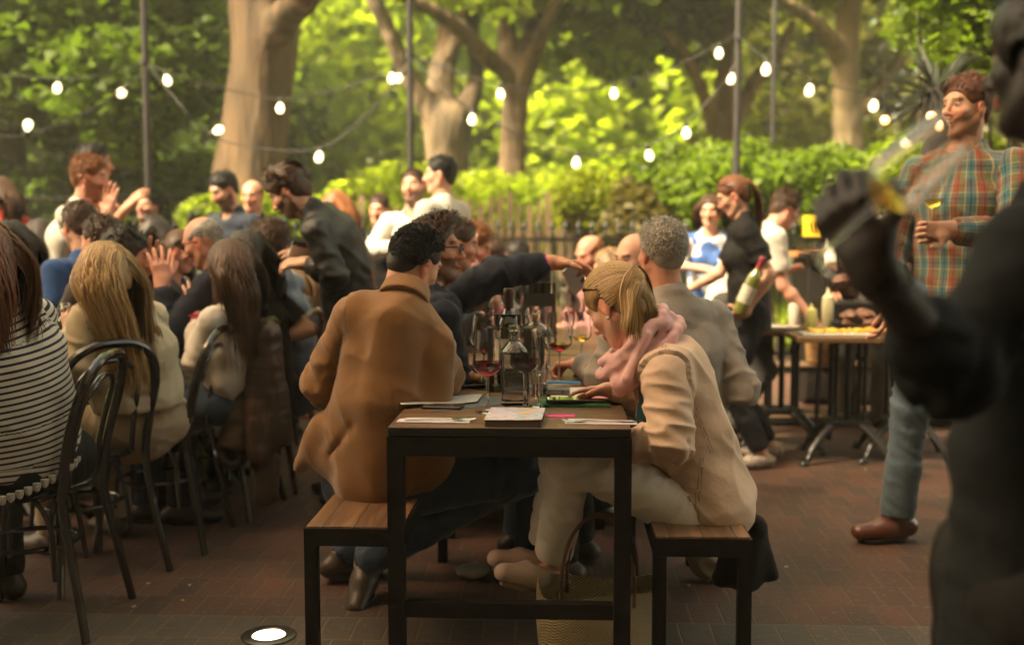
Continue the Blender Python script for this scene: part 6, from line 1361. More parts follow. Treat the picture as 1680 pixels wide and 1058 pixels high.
for (a, c, r1, r2, w_) in (((1098, 602, 3.12), (1070, 595, 3.34), .062, .060, 1), ((1080, 572, 3.2), (1100, 600, 3.2), .060, .075, 1.2), ((1108, 612, 3.2), (1138, 715, 3.22), .098, .108, 1.25), ((1138, 715, 3.22), (1155, 815, 3.23), .108, .146, 1.3), ((1080, 640, 3.2), (1095, 730, 3.2), .07, .085, 1.3), ((1168, 735, 3.22), (1206, 812, 3.25), .060, .045, 1.5)): S.cap(g_(*a), g_(*c), r1, r2, k=.028, wide=w_, ax=RT)
sL, eL, wL = J['sL']-o, J['eL']-o, J['wL']-o; S.cap(sL, eL, .070, .060, k=.02); S.cap(eL, wL, .058, .044, k=.015); sR, eR, wR = J['sR']-o, J['eR']-o, J['wR']-o; S.cap(sR, eR, .064, .05, k=.02); S.cap(eR, eR+(wR-eR)*.93, .048, .036, k=.015)
S.cap(J['nk']-o-J['up']*.03, J['nk']-o+J['nd']*.14, .060, .068, k=.006, op='s', flatends=True); S.ell(g_(1150, 918, 3.24), (.32, .34, .110), k=.006, op='s'); S.cap(g_(1048, 770, 3.2), g_(1070, 880, 3.2), .045, .075, k=.02, op='s', wide=3, ax=RT)
for (a, c, r_) in (((1085, 620, 2.93), (1060, 700, 2.96), .009), ((1110, 640, 2.92), (1078, 720, 2.92), .008), ((1120, 690, 2.92), (1085, 738, 2.92), .010), ((1140, 660, 3.0), (1160, 740, 3.0), .010), ((1100, 750, 2.95), (1060, 740, 2.94), .008), ((1130, 730, 2.98), (1175, 800, 3.02), .009), ((1075, 600, 2.95), (1100, 660, 2.93), .006), ((1135, 790, 2.98), (1120, 840, 3.0), .008)):
    S.cap(g_(*a), g_(*c), r_, r_*.6, k=.022, op='s')
jk = cloth_mesh('jacket', J, o, S, CREAMJ, b, .0058, 13, .0062, smooth=1, fr=1.15)
# scarf: wound rings of soft folds
S = Solid(); c0 = J['nk']-o+J['nd']*.03+J['ft']*.015
rs_ = np.random.RandomState(3)
for k in range(11):
    R_ = .074+.018*math.sin(k*.9)+rs_.uniform(0, .010); hz = -.045+.009*k+rs_.uniform(-.004, .004); ax_ = J['nd']; e1 = J['ft']; e2 = J['rt']; tl = rs_.uniform(.25, .9)
    q = [c0+ax_*(hz+.006*math.sin(2*a+k))+e1*R_*math.cos(a)*(1.10)+e2*R_*math.sin(a)-np.array([0, 0, 1])*tl*.06*(1+math.cos(a)) for a in np.linspace(0, 6.283, 21)]
    for i in range(20): S.cap(q[i], q[i+1], .0125+.004*math.sin(i*.9+k*2), .0125+.004*math.sin((i+1)*.9+k*2), k=.005)
S.cap(c0-J['nd']*.03, c0+J['nd']*.05, .074, .070, k=.01)
for k in range(9): S.cap(g_(1062-k*4, 545+rs_.uniform(-6, 6), 3.10+.012*k), g_(1030-k*2+rs_.uniform(-4, 4), 618+rs_.uniform(0, 26), 3.085+.012*k), .013, .016, k=.006)
S.cap(g_(1050, 560, 3.15), g_(1022, 625, 3.13), .040, .036, k=.012); S.cap(g_(1088, 532, 3.14), g_(1112, 528, 3.24), .022, .022, k=.01); S.cap(g_(1100, 520, 3.18), g_(1118, 536, 3.20), .018, .016, k=.008)
P, Q = S.mesh(.0048); nn = normals(P, Q); P = P+nn*(sinnoise(P, 8, 60, 3)*.0026)[:, None]
link_mesh('scarf', np_mesh('scarf', P, Q), PINKS, b)
hair(J, o, b, 'pony', HM['blonde'], seed=6, n=4600, hero=True, w=.0030, tie=(0, -.116, .034), tl=.17, jit=.42, t=.010, bias=(.1, .05, -.1))
m = MB(); e_ = J['hd']-o-J['hr']*.080*.96-J['hu']*.042; m.lathe([(.0005, -.006), (.005, -.0045), (.0066, 0), (.005, .0045), (.0005, .006)], 12, c=tuple(e_)); m.build('earring', simple('pearl', (.6, .55, .5), .15, spec=.8), b)
BEIGE = simple('suede_pink', (.50, .37, .31), .85, noise=.1, bump=.1); shoes(J, o, BEIGE, b, 'flat', simple('sole_tan', (.22, .14, .08), .8), h=.006)
# --- grey-haired man in grey long-sleeved top --------------------------------------------------------
J = pose(.42, 3.98, face=78, mode='sit', H=1.04, lean=22, side=0, head=(-52, 4, 0), aL='table', aR='table', sw=.19)
J['hd'] = P3(1085, 415, 3.86); J['nk'] = P3(1098, 492, 3.84); J['ch'] = P3(1115, 580, 3.84); J['sp'] = P3(1125, 670, 3.86); J['pel'] = P3(1120, 750, 3.92); J['sL'] = P3(1018, 520, 3.72); J['sR'] = P3(1172, 520, 3.92)
J['up'] = nrm(J['nk']-J['ch']); J['rt'] = nrm(J['sR']-J['sL']); J['rt'] = nrm(J['rt']-J['up']*(J['rt']@J['up'])); J['ft'] = nrm(np.cross(J['up'], J['rt'])); J['nd'] = nrm(J['hd']-J['nk'])
J['eL'] = P3(992, 622, 3.70); J['wL'] = P3(955, 598, 3.93); J['eR'] = P3(1218, 640, 3.82); J['wR'] = P3(1160, 625, 4.02)
b, o = person(J, 'grey-haired man in a grey long-sleeved top, back to the camera beside the blonde woman', skin='red', hero=True, hp=dict(L=dict(f=(-.75, .5, -.1), n=(0, -.2, -1), curl=1.35, spread=.05), R=dict(curl=.9)), top=dict(off=.014, sleeve='long', neck=.058, cut=.04), topm=GREYT, bot={}, botm=BLACKC, h=.0085, wr=.0065, seed=4,
              hairk=dict(style='short', n=6500, w=.0020, jit=.03, t=.003, lump=.0004, lift=.15, ls=(.012, .014)), hairm='grey')
# --- man in navy blazer pointing across the table ----------------------------------------------------
J = pose(-.52, 4.05, face=-80, mode='sit', H=1.05, lean=14, side=0, twist=0, head=(-12, -4, 0), aL='table', aR='table', sw=.19)
J['hd'] = P3(712, 412, 3.92); J['nk'] = P3(702, 488, 3.88); J['ch'] = P3(690, 575, 3.9); J['sL'] = P3(722, 500, 4.10); J['sR'] = P3(722, 520, 3.76); J['up'] = nrm(J['nk']-J['ch']); J['nd'] = nrm(J['hd']-J['nk'])
J['eL'] = P3(815, 452, 4.12); J['wL'] = P3(905, 432, 4.16); J['eR'] = P3(745, 640, 3.78); J['wR'] = P3(800, 615, 3.95)
b, o = person(J, 'bearded man with glasses and a navy blazer, reaching across the table', skin='tan', hero=True, glass=True, bands='L', hp=dict(L=dict(f=(1, .05, -.12), n=(.1, -.3, -.9), curls=(.5, .7, .8, .9)), R=dict(curl=.6)), fkw=dict(beard=(.09, .045, .025)),
              top=dict(off=.024, sleeve='long', hem=.06, neck=.066, cut=.18), topm=NAVY, topname='blazer', bot={}, botm=JEAN, h=.0085, wr=.006, seed=5, hairk=dict(style='quiff', n=3000, w=.0034, jit=.3), hairm='brown')
t = empty('smartphone', tuple(P3(942, 456, 4.14)), label='silver phone held out by the pointing man over the table', cat='phone'); m = MB(); m.box((-.035, -.006, -.062), (.035, .002, .062), bev=.003); m.build('case', simple('steel', (.45, .43, .40), .18, metal=1.0), t); m = MB(); m.box((-.031, .0021, -.056), (.031, .0035, .056)); m.build('screen', simple('phone_white', (.55, .55, .55), .2), t); t.rotation_euler = (.3, -.7, .5)
# --- blonde long-haired woman in cream cardigan ------------------------------------------------------
J = pose(-1.62, 4.18, face=62, mode='sit', H=1.0, lean=26, side=-6, twist=6, head=(10, 22, 0), aL=(-.02, .26, -.34), aR='table', sw=.165)
J['hd'] = P3(172, 452, 4.02); J['nk'] = P3(190, 520, 4.08); J['ch'] = P3(208, 582, 4.12); J['sp'] = P3(228, 650, 4.18); J['pel'] = P3(230, 714, 4.26); J['sL'] = P3(140, 530, 4.00); J['sR'] = P3(245, 520, 4.22)
J['up'] = nrm(J['nk']-J['ch']); J['rt'] = nrm(J['sR']-J['sL']); J['rt'] = nrm(J['rt']-J['up']*(J['rt']@J['up'])); J['ft'] = nrm(np.cross(J['up'], J['rt'])); J['nd'] = nrm(J['hd']-J['nk'])
J['eL'] = P3(135, 598, 3.98); J['wL'] = P3(118, 548, 4.18); J['eR'] = P3(235, 590, 4.45); J['wR'] = P3(180, 580, 4.55)
b, o = person(J, 'woman with long straight blonde hair and a cream jacket at the left table', skin='fair', fem=True, hero=True, hands=('L',), hp=dict(L=dict(f=(-.2, .3, .7), curl=.9)), bot=dict(off=.016), botm=cloth_mat('cream_trousers', (.46, .36, .24)), seed=8, face=False)
S = top_solid(J, o, off=.022, hem=.04, fem=True, sleeve='long', neck=.07, loose=1.08, cut=.04); g_ = lambda *a: P3(*a)-o
S.cap(g_(222, 590, 4.15), g_(236, 665, 4.20), .100, .105, k=.04, wide=1.3, ax=J['rt']); S.ell(np.array([0, 0, .40]), (.6, .6, .225), k=.008, op='s')
for (a, c, r_) in (((150, 545, 3.93), (165, 585, 3.95), .008), ((170, 560, 3.97), (200, 640, 4.02), .010), ((215, 650, 4.03), (280, 640, 4.1), .009), ((230, 620, 4.02), (290, 655, 4.1), .008), ((132, 570, 3.9), (150, 600, 3.92), .006)): S.cap(g_(*a), g_(*c), r_, r_*.6, k=.02, op='s')
cloth_mesh('cardigan', J, o, S, CREAMK, b, .0078, 17, .006, smooth=1, fr=.85)
hair(J, o, b, 'long', HM['blonde'], seed=9, n=5200, hero=True, length=.46, w=.0036, tie=(0, .40, .02, -.2), jit=.10, t=.010, bias=(.01, 0, 0))
# --- brown-haired woman in a white top, leather jacket on her chair -----------------------------------
J = pose(-1.44, 4.72, face=70, mode='sit', H=1.0, lean=8, side=0, head=(10, 6, 0), aL=(-.05, .22, -.06), aR='table', sw=.165)
J['hd'] = P3(378, 440, 4.66); J['nk'] = P3(385, 505, 4.68); J['ch'] = P3(390, 560, 4.70); J['sp'] = P3(392, 615, 4.74); J['nd'] = nrm(J['hd']-J['nk']); J['up'] = nrm(J['nk']-J['ch']); J['sL'] = P3(348, 525, 4.56); J['sR'] = P3(418, 520, 4.84); J['eL'] = P3(322, 590, 4.62); J['wL'] = P3(322, 515, 4.72)
b, o = person(J, 'woman with long brown hair and a white top, hand raised, pink wristband', skin='fair', fem=True, hero=False, hands=('L',), hp=dict(L=dict(f=(-.15, .1, 1), n=(-.3, .8, 0), curl=.4, spread=.5)), top=dict(off=.014, fem=True, sleeve='long', cut=.25), topm=WHITES, bot={}, botm=JEAN, bands='L', h=.0095, seed=10, wr=.006, face=False)
hair(J, o, b, 'long', HM['brown'], seed=11, n=4600, hero=True, length=.48, w=.004, jit=.22, t=.012, tie=(0, .06, 0, 0))
# leather jacket draped over the chair back
cx_, cy_ = -1.40, 4.80; S = Solid()
def JP(u, v, d): return P3(u, v, d)-np.array([cx_, cy_, 0])
for (a, c, r1, r2) in (((385, 548, 4.86), (428, 532, 4.74), .03, .03), ((428, 532, 4.74), (442, 545, 4.62), .03, .03), ((392, 560, 4.84), (372, 690, 4.84), .045, .06), ((415, 550, 4.74), (412, 690, 4.74), .055, .07), ((438, 555, 4.64), (450, 715, 4.66), .045, .05), ((380, 600, 4.80), (345, 690, 4.82), .04, .045), ((400, 560, 4.70), (388, 725, 4.66), .035, .040), ((360, 600, 4.84), (340, 690, 4.84), .045, .05), ((372, 565, 4.86), (350, 640, 4.86), .04, .045), ((400, 600, 4.70), (380, 745, 4.70), .05, .055), ((425, 600, 4.66), (425, 740, 4.64), .05, .05), ((440, 700, 4.66), (436, 812, 4.66), .045, .038), ((455, 640, 4.66), (470, 720, 4.68), .03, .02)): S.cap(JP(*a), JP(*c), r1, r2, k=.03)
S.cap(JP(470, 740, 4.66), JP(380, 745, 4.66), .03, .03, k=.02, op='s'); P, Q = S.mesh(.008); nn = normals(P, Q); P = P+nn*((1-np.abs(sinnoise(P, 21, 38, 3, (1, 1, .25)))*1.8)*.014+(1-np.abs(sinnoise(P, 22, 90, 2, (.3, .3, 1)))*1.5)*.005)[:, None]
jo = link_mesh('leather_jacket', np_mesh('leather_jacket', P, Q), simple('brown_leather', (.060, .034, .022), .36, noise=.3, bump=.3, bscale=70), None, (cx_, cy_, 0)); tag(jo, 'brown leather jacket hung over the back of a bentwood chair', 'jacket')
# black coat hanging off the right bench
S = Solid(); cx_, cy_ = .52, 3.45; JP = lambda u, v, d: P3(u, v, d)-np.array([cx_, cy_, 0])
for (a, c, r1, r2) in (((1205, 840, 3.36), (1235, 862, 3.32), .016, .02), ((1220, 850, 3.34), (1192, 950, 3.34), .018, .026), ((1232, 855, 3.32), (1225, 955, 3.32), .020, .03), ((1240, 865, 3.33), (1256, 942, 3.33), .018, .022)): S.cap(JP(*a), JP(*c), r1, r2, k=.02, wide=1.5, ax=(1, 0, 0))
S.cap(JP(1160, 985, 3.34), JP(1300, 965, 3.34), .045, .045, k=.01, op='s'); P, Q = S.mesh(.0075); nn = normals(P, Q); P = P+nn*((1-np.abs(sinnoise(P, 25, 34, 2, (1, 1, .2)))*1.8)*.012)[:, None]
jo = link_mesh('black_coat', np_mesh('black_coat', P, Q), BLACKC, None, (cx_, cy_, 0)); tag(jo, 'black coat hanging down off the back of the right-hand bench', 'coat'); vec_attr(jo.data, 'pc', P)
# --- striped top woman, far left ----------------------------------------------------------------------
J = pose(-1.66, 3.40, face=66, mode='sit', H=1.0, lean=14, side=-4, head=(14, 14, 0), aL='table', aR='table', sw=.165)
J['hd'] = P3(-30, 430, 3.28); J['nk'] = P3(-12, 515, 3.32); J['ch'] = P3(12, 590, 3.36); J['sp'] = P3(25, 680, 3.40); J['pel'] = P3(35, 765, 3.44); J['sL'] = P3(-75, 530, 3.24); J['sR'] = P3(58, 518, 3.46); J['up'] = nrm(J['nk']-J['ch']); J['nd'] = nrm(J['hd']-J['nk'])
J['rt'] = nrm(J['sR']-J['sL']); J['rt'] = nrm(J['rt']-J['up']*(J['rt']@J['up'])); J['ft'] = nrm(np.cross(J['up'], J['rt'])); J['eR'] = P3(70, 620, 3.62); J['wR'] = P3(30, 610, 3.85); J['eL'] = P3(-110, 640, 3.3); J['wL'] = P3(-100, 600, 3.5)
b, o = person(J, 'woman in a black and white striped top with brown hair, at the far left edge', skin='fair', fem=True, hero=False, hands=(), bot={}, botm=BLACKC, seed=12, face=False)
S = top_solid(J, o, off=.018, hem=.05, fem=True, loose=1.05); g_ = lambda *a: P3(*a)-o; S.cap(g_(20, 650, 3.38), g_(30, 725, 3.44), .125, .150, k=.05, wide=1.35, ax=J['rt']); S.ell(g_(30, 815, 3.42), (.34, .34, .075), k=.006, op='s'); cloth_mesh('striped_top', J, o, S, STRIPE, b, .0085, 23, .0045, smooth=1, fr=.8)
hair(J, o, b, 'long', HM['auburn'], seed=12, n=3600, hero=True, length=.30, w=.004, jit=.12, t=.012, tie=(0, .15, 0, 0))
m = MB(); RT_ = J['rt']; FT_ = nrm(np.cross([0, 0, 1.], RT_)); cz = J['pel']*.72+J['sp']*.28-o; cz[2] = (P3(30, 778, 3.42))[2]
for k in range(46):
    a = k/46*6.283; q = cz+RT_*math.cos(a)*.198+FT_*math.sin(a)*.150; m.lathe([(.001, -.020), (.008, -.016), (.0125, -.004), (.012, .008), (.001, .009)], 8, c=tuple(q))
m.build('lace_trim', simple('lace', (.42, .38, .33), .9, noise=.4, nscale=150), b)
# ================================================================ the rest of the guests and staff
TEEW = cloth_mat('white_tee', (.62, .57, .50), rough=.8, noise=.04); GREYW = cloth_mat('pale_grey_tee', (.50, .47, .42), rough=.8, noise=.05); BLUET = cloth_mat('blue_tee', (.015, .060, .20), rough=.8); REDT = cloth_mat('red_top', (.50, .06, .04), rough=.8)
CHAR = cloth_mat('charcoal_cotton', (.05, .045, .045), rough=.8); GREEN = cloth_mat('green_print', (.04, .22, .06), 'print', (.10, .12, .35)); NAVC = cloth_mat('navy_shirt', (.010, .016, .035), rough=.7); PINKT = cloth_mat('pink_top', (.52, .24, .24), rough=.8)
BLUEP = cloth_mat('blue_print_dress', (.50, .50, .55), 'print', (.06, .13, .36)); APR = cloth_mat('striped_apron', (.10, .085, .08), 'vstripe', (.34, .30, .26)); GREYD = cloth_mat('dark_grey_jacket', (.030, .034, .037), rough=.7); JEANW = cloth_mat('denim_washed', (.085, .125, .165), 'denim', rough=.85)
def short(ls=(.006, .018), n=900, w=.005, **k): return dict(style='short', n=n, w=w, ls=ls, **k)
def longh(L=.36, n=700, w=.011, **k): return dict(style='long', n=n, w=w, length=L, jit=.15, step=.028, **k)
def guest(u, v, d, label, mode='sit', skin='fair', fem=False, face=0, lean=10, side=0, head=(0, 5, 0), aL='table', aR='table', top=None, topm=BLACKC, bot=None, botm=BLACKC, hk=None, hm='brown', hands=(), hp=None, seed=1, H=1.0, tw=0, arms=None, group=None, **kw):
    J = place(u, v, d, mode=mode, face=face, lean=lean, side=side, head=head, aL=aL, aR=aR, twist=tw, H=H*(.95 if fem else 1.02), sw=.16 if fem else .182)
    for s, (wu, wv, wd, pole) in (arms or {}).items(): reik(J, s, P3(wu, wv, wd), pole)
    t = dict(off=.014, sleeve='long'); t.update(top or {})
    return person(J, label, skin=skin, fem=fem, hands=hands, hp=hp, top=t, topm=topm, bot=bot or {}, botm=botm, hairk=hk, hairm=hm, seed=seed, group=group, h=.0125, **kw)+(J,)
SH = dict(sleeve='short')
dn = (0, 0, -1)
# standing group by the railing, left
guest(4, 320, 7.0, 'person with long brown hair and a red top, cut by the left edge', 'stand', fem=True, face=10, aL='down', aR='down', topm=REDT, hk=longh(.30), hm='brown', seed=31, face_=None) if False else None
guest(0, 318, 7.0, 'person with long brown hair and a red top, cut by the left edge', 'stand', fem=True, face=10, aL='down', aR='down', topm=REDT, hk=longh(.30), hm='brown', seed=31)
b, o, J = guest(156, 268, 6.9, 'dark-haired man in black with an orange scarf, behind the clapping ginger man', 'stand', skin='tan', face=-70, lean=3, head=(8, 0, 0), aL='fold', arms=dict(R=(205, 345, 6.6, (.3, -.4, -1)), L=(190, 340, 6.9, dn)), hands=('R',), topm=BLACKC, top=SH, hk=short(), hm='black', seed=32)
S = Solid(); g_ = lambda *a: P3(*a)-o; S.cap(g_(165, 308, 6.72), g_(176, 345, 6.68), .03, .028, k=.02); S.cap(g_(176, 345, 6.68), g_(186, 400, 6.70), .028, .03, k=.02); P, Q = S.mesh(.01); link_mesh('scarf', np_mesh('scarf', P, Q), simple('orange_cloth', (.68, .13, .03), .8), b)
guest(148, 293, 6.0, 'ginger bearded man in a white T-shirt clapping his hands', 'stand', skin='red', face=-82, lean=15, head=(0, 6, 0), arms=dict(L=(172, 352, 6.1, (-.2, 0, -1)), R=(176, 355, 5.95, (-.2, -.3, -1))), hands=('L', 'R'), hp=dict(L=dict(f=(.15, 0, 1), n=(.2, -1, 0), curl=.15), R=dict(f=(.15, 0, 1), n=(.2, 1, 0), curl=.15)), fkw=dict(beard=(.26, .085, .025)), topm=TEEW, top=dict(sleeve='short', off=.018), hk=short((.014, .034)), hm='ginger', bands='R', seed=33, botm=JEAN)
guest(243, 342, 7.6, 'bearded man looking up, in a black jacket over a green printed top', 'stand', skin='tan', H=.90, face=165, lean=0, head=(0, -14, 0), aL='down', aR='down', fkw=dict(beard=(.16, .12, .10)), topm=BLACKC, hk=short((.008, .014)), hm='black', seed=34)
q = P3(236, 402, 7.45); S = Solid(); S.cap(q-np.array([0, 0, .10]), q+np.array([0, 0, .05]), .06, .05, k=.02, wide=1.6, ax=(1, 0, 0)); 
guest(368, 312, 7.2, 'dark-haired man in a navy shirt standing and looking down', 'stand', face=150, lean=4, head=(-14, 24, 0), aL='fold', aR='down', topm=NAVC, top=dict(collar=True), fkw=dict(beard=(.06, .04, .03), bl=-.05), hk=short(), hm='black', seed=35)
guest(414, 322, 8.0, 'balding ginger man facing the camera behind the waiter', 'stand', skin='red', face=175, aL='down', aR='down', topm=NAVC, hk=dict(style='baldsides', n=400, w=.005), hm='ginger', seed=36)
# the waiter leaning over
J = place(472, 315, 5.15, mode='stand', face=88, lean=38, side=0, head=(0, 34, 0), H=1.02, aL='hold', aR='hold'); J['hd'] = P3(474, 315, 5.1); J['nk'] = P3(512, 350, 5.12); J['ch'] = P3(545, 390, 5.15); J['sp'] = P3(568, 430, 5.18); J['pel'] = P3(574, 492, 5.2); J['sL'] = P3(516, 378, 4.95); J['sR'] = P3(535, 352, 5.32); J['nd'] = nrm(J['hd']-J['nk']); J['up'] = nrm(J['nk']-J['ch'])
J['rt'] = nrm(J['sR']-J['sL']); J['rt'] = nrm(J['rt']-J['up']*(J['rt']@J['up'])); J['ft'] = nrm(np.cross(J['up'], J['rt']))
J['hL'] = J['pel']+np.array([0, -.09, 0]); J['hR'] = J['pel']+np.array([0, .09, 0])
for s, dx in (('L', .05), ('R', -.04)): an = np.array([J['pel'][0]+dx, J['h'+s][1], .085]); J['k'+s], J['a'+s] = ik(J['h'+s], an, .45, .44, np.array([-1.0, 0, 0]))
J['eL'] = P3(548, 452, 4.95); J['wL'] = P3(508, 432, 5.0); J['eR'] = P3(530, 440, 5.35); J['wR'] = P3(500, 420, 5.3)
person(J, 'curly-haired waiter in a black shirt bending over the left tables', skin='fair', hands=('L', 'R'), hp=dict(L=dict(f=(-1, 0, 0), curl=.9), R=dict(f=(-1, 0, 0), curl=.9)), top=dict(off=.016, hem=.03, collar=True, cut=.06), topm=cloth_mat('black_satin', (.009, .0075, .007), rough=.5, sheen=0), bot={}, botm=BLACKC, hairk=dict(style='curly', n=1300, w=.006, jit=.5), hairm='brown', fkw=dict(beard=(.05, .03, .02)), seed=37, h=.0105, wr=.008)
q = P3(490, 420, 5.05); t = empty('order_pad', tuple(q), label='small pale order pad in the waiter\'s hands', cat='notepad'); m = MB(); m.box((-.05, -.004, -.07), (.05, .004, .07), bev=.002); m.build('pad', PAPER, t); m = MB(); m.box((-.05, -.006, .05), (.05, .006, .073)); m.build('binding', BLK, t); t.rotation_euler = (.5, .2, .6)
guest(552, 338, 7.6, 'person with auburn hair seen from behind, past the waiter\'s back', 'stand', fem=True, face=5, aL='down', aR='down', topm=CHAR, hk=longh(.26), hm='ginger', seed=38, H=.98)
guest(622, 345, 8.2, 'short-haired man in black facing the camera, left of the man in the pale shirt', 'stand', skin='red', face=170, aL='down', aR='down', topm=BLACKC, hk=short(), hm='brown', seed=39, H=.96)
guest(678, 308, 7.2, 'laughing bearded man in a pale open-necked shirt', 'stand', skin='fair', face=166, lean=2, head=(0, -10, 6), aL='hold', arms=dict(R=(655, 405, 6.9, (-1, 0, -.6))), topm=WHITES, top=dict(collar=True, vneck=.06), fkw=dict(beard=(.07, .045, .03), bl=-.045), hk=short(), hm='brown', seed=40)
guest(722, 288, 6.8, 'dark-haired man in a pale grey T-shirt turned toward the laughing man', 'stand', skin='fair', face=62, lean=2, head=(30, 0, 0), aL='down', aR='down', topm=GREYW, top=dict(sleeve='short', off=.02), hk=short(), hm='black', seed=41)
# left table, near row
J = place(333, 398, 4.98, face=84, lean=16, head=(0, 24, 0), H=1.02, aL='table', aR='table', sw=.185)
reik(J, 'L', P3(266, 470, 4.78), (.2, -.3, -1)); reik(J, 'R', P3(240, 452, 5.0), (.3, .3, -1))
person(J, 'bald man with glasses and a navy suit, clapping at the left table', skin='red', hands=('L', 'R'), hp=dict(L=dict(f=(-.1, .1, 1), n=(-.5, .9, 0), curl=.35, spread=.5), R=dict(f=(.1, 0, 1), n=(.3, -1, 0), curl=.3, spread=.4)), top=dict(off=.022, cut=.08), topm=NAVY, bot={}, botm=NAVY, hairk=dict(style='baldsides', n=500, w=.004, ls=(.004, .002), t=.001), hairm='grey', glass=True, seed=42, h=.0105, wr=.007)
guest(402, 415, 5.15, 'woman with straight dark brown hair and a black top, behind the brown-haired one', fem=True, face=75, topm=BLACKC, top=SH, arms=dict(R=(430, 560, 5.2, (1, 0, -.3))), hk=longh(.34, n=1200, w=.008), hm='dark', seed=43)
guest(440, 400, 5.5, 'man in a blue denim shirt with short brown hair, seated in profile', skin='tan', face=82, lean=10, head=(0, 4, 0), topm=DENIMS, top=dict(collar=True), hk=short((.012, .03), n=1300, w=.005), hm='brown', fkw=dict(beard=(.14, .08, .05), bl=-.05), seed=44, wr=.007)
guest(474, 440, 6.3, 'blonde woman low behind the denim-shirted man', fem=True, face=110, head=(10, 10, 0), topm=CHAR, hk=longh(.3), hm='dkblonde', seed=45)
guest(520, 470, 6.6, 'person in a dark top, mostly hidden behind the waiter', face=80, topm=CHAR, hk=short(), hm='dark', seed=46)
# left table, far row
guest(18, 398, 5.4, 'dark-haired woman in a black and white top facing the camera, far left', fem=True, face=-165, head=(0, 4, 0), topm=BLACKC, top=dict(vneck=.1), hk=longh(.34, n=1200, w=.008), hm='dark', seed=47)
guest(66, 392, 6.0, 'person with long dark hair in a black top, turned left, by the railing post', fem=True, face=70, head=(10, 4, 0), topm=BLACKC, hk=longh(.34), hm='dark', seed=48)
guest(130, 372, 5.3, 'man in a royal blue T-shirt stretching an arm out to the left', skin='fair', face=60, lean=12, side=0, head=(-10, 12, 0), arms=dict(L=(45, 478, 5.1, (0, -.5, -1))), hands=('L',), topm=BLUET, top=SH, hk=short(), hm='brown', seed=49, glass=True)
guest(166, 398, 4.95, 'person with a dark brown crop just behind the blonde woman\'s head', face=70, topm=CHAR, hk=short((.012, .02)), hm='brown', seed=50)
guest(208, 420, 4.85, 'curly dark-haired man in profile between the blonde woman and the clapping hands', skin='red', face=-72, lean=14, head=(0, 12, 0), topm=WHITES, hk=dict(style='curly', n=600, w=.007, jit=.5), hm='dark', seed=51)
guest(256, 386, 6.4, 'person with smooth brown hair seen from behind, past the clapping hands', fem=True, face=15, topm=BLACKC, hk=dict(style='bob', n=600, w=.009, length=.14), hm='dark', seed=52)
guest(298, 412, 5.8, 'brown-haired woman in profile leaning in beside the bald man', fem=True, skin='red', face=-95, lean=16, head=(0, 16, 0), topm=CHAR, hk=dict(style='pony', n=500, w=.006, tl=.2), hm='brown', seed=53)
# main table, left side and beyond
guest(752, 402, 5.0, 'dark-haired man in profile just beyond the pointing man\'s glasses', skin='red', face=-84, lean=14, head=(0, 10, 0), topm=CHAR, hk=short(), hm='brown', seed=54, arms=dict(R=(790, 520, 4.9, (-.3, 0, -1))))
guest(778, 404, 5.8, 'ginger-haired guest resting his forehead on one hand', skin='red', face=-95, lean=22, head=(0, 24, 0), topm=PINKT, arms=dict(R=(770, 430, 5.5, (.3, 0, -1)), L=(835, 520, 5.9, (.2, 0, -1))), hands=('R',), hp=dict(R=dict(f=(.0, .1, 1), curl=.5)), hk=short((.012, .03)), hm='ginger', seed=55, bands='L')
guest(812, 424, 7.2, 'brown-haired guest low between the forehead-holding guest and the outstretched arm', face=-80, skin='red', topm=BLACKC, hk=short(), hm='brown', seed=56)
guest(852, 424, 7.6, 'dark-haired man beyond the outstretched arm, facing right', skin='tan', face=-70, head=(0, 4, 0), topm=CHAR, hk=short(), hm='dark', seed=57)
guest(792, 470, 5.3, 'guest in a blue and white top with a forearm on the table, pink wristband', fem=True, skin='fair', face=-80, lean=20, head=(0, 30, 0), topm=DENIMS, top=SH, arms=dict(R=(815, 500, 5.2, (-.5, 0, -1))), hands=('R',), bands='R', hk=longh(.2), hm='brown', seed=58)
# main table, right side
guest(968, 418, 6.6, 'balding bearded man looking down, beyond the silver phone', skin='red', face=118, lean=14, head=(10, 20, 0), topm=PINKT, fkw=dict(beard=(.16, .07, .04)), arms=dict(L=(925, 540, 6.2, (.4, 0, -1))), hands=('L',), bands='L', hk=dict(style='baldsides', n=500, w=.005), hm='ginger', seed=59)
guest(1000, 440, 5.9, 'person with light brown hair between the balding man and the blonde ponytail', fem=True, face=92, lean=14, head=(10, 20, 0), topm=PINKT, hk=dict(style='bob', n=900, w=.008, length=.12), hm='dkblonde', seed=60)
guest(1040, 425, 4.9, 'pink-faced bald man half hidden by the grey-haired man', skin='pale', face=100, lean=18, head=(30, 8, 0), topm=CHAR, hk=None, seed=61)
guest(1030, 500, 5.2, 'guest in a grey top hidden behind the grey-haired man', face=88, lean=16, topm=GREYT, hk=short(), hm='brown', seed=62) if False else None
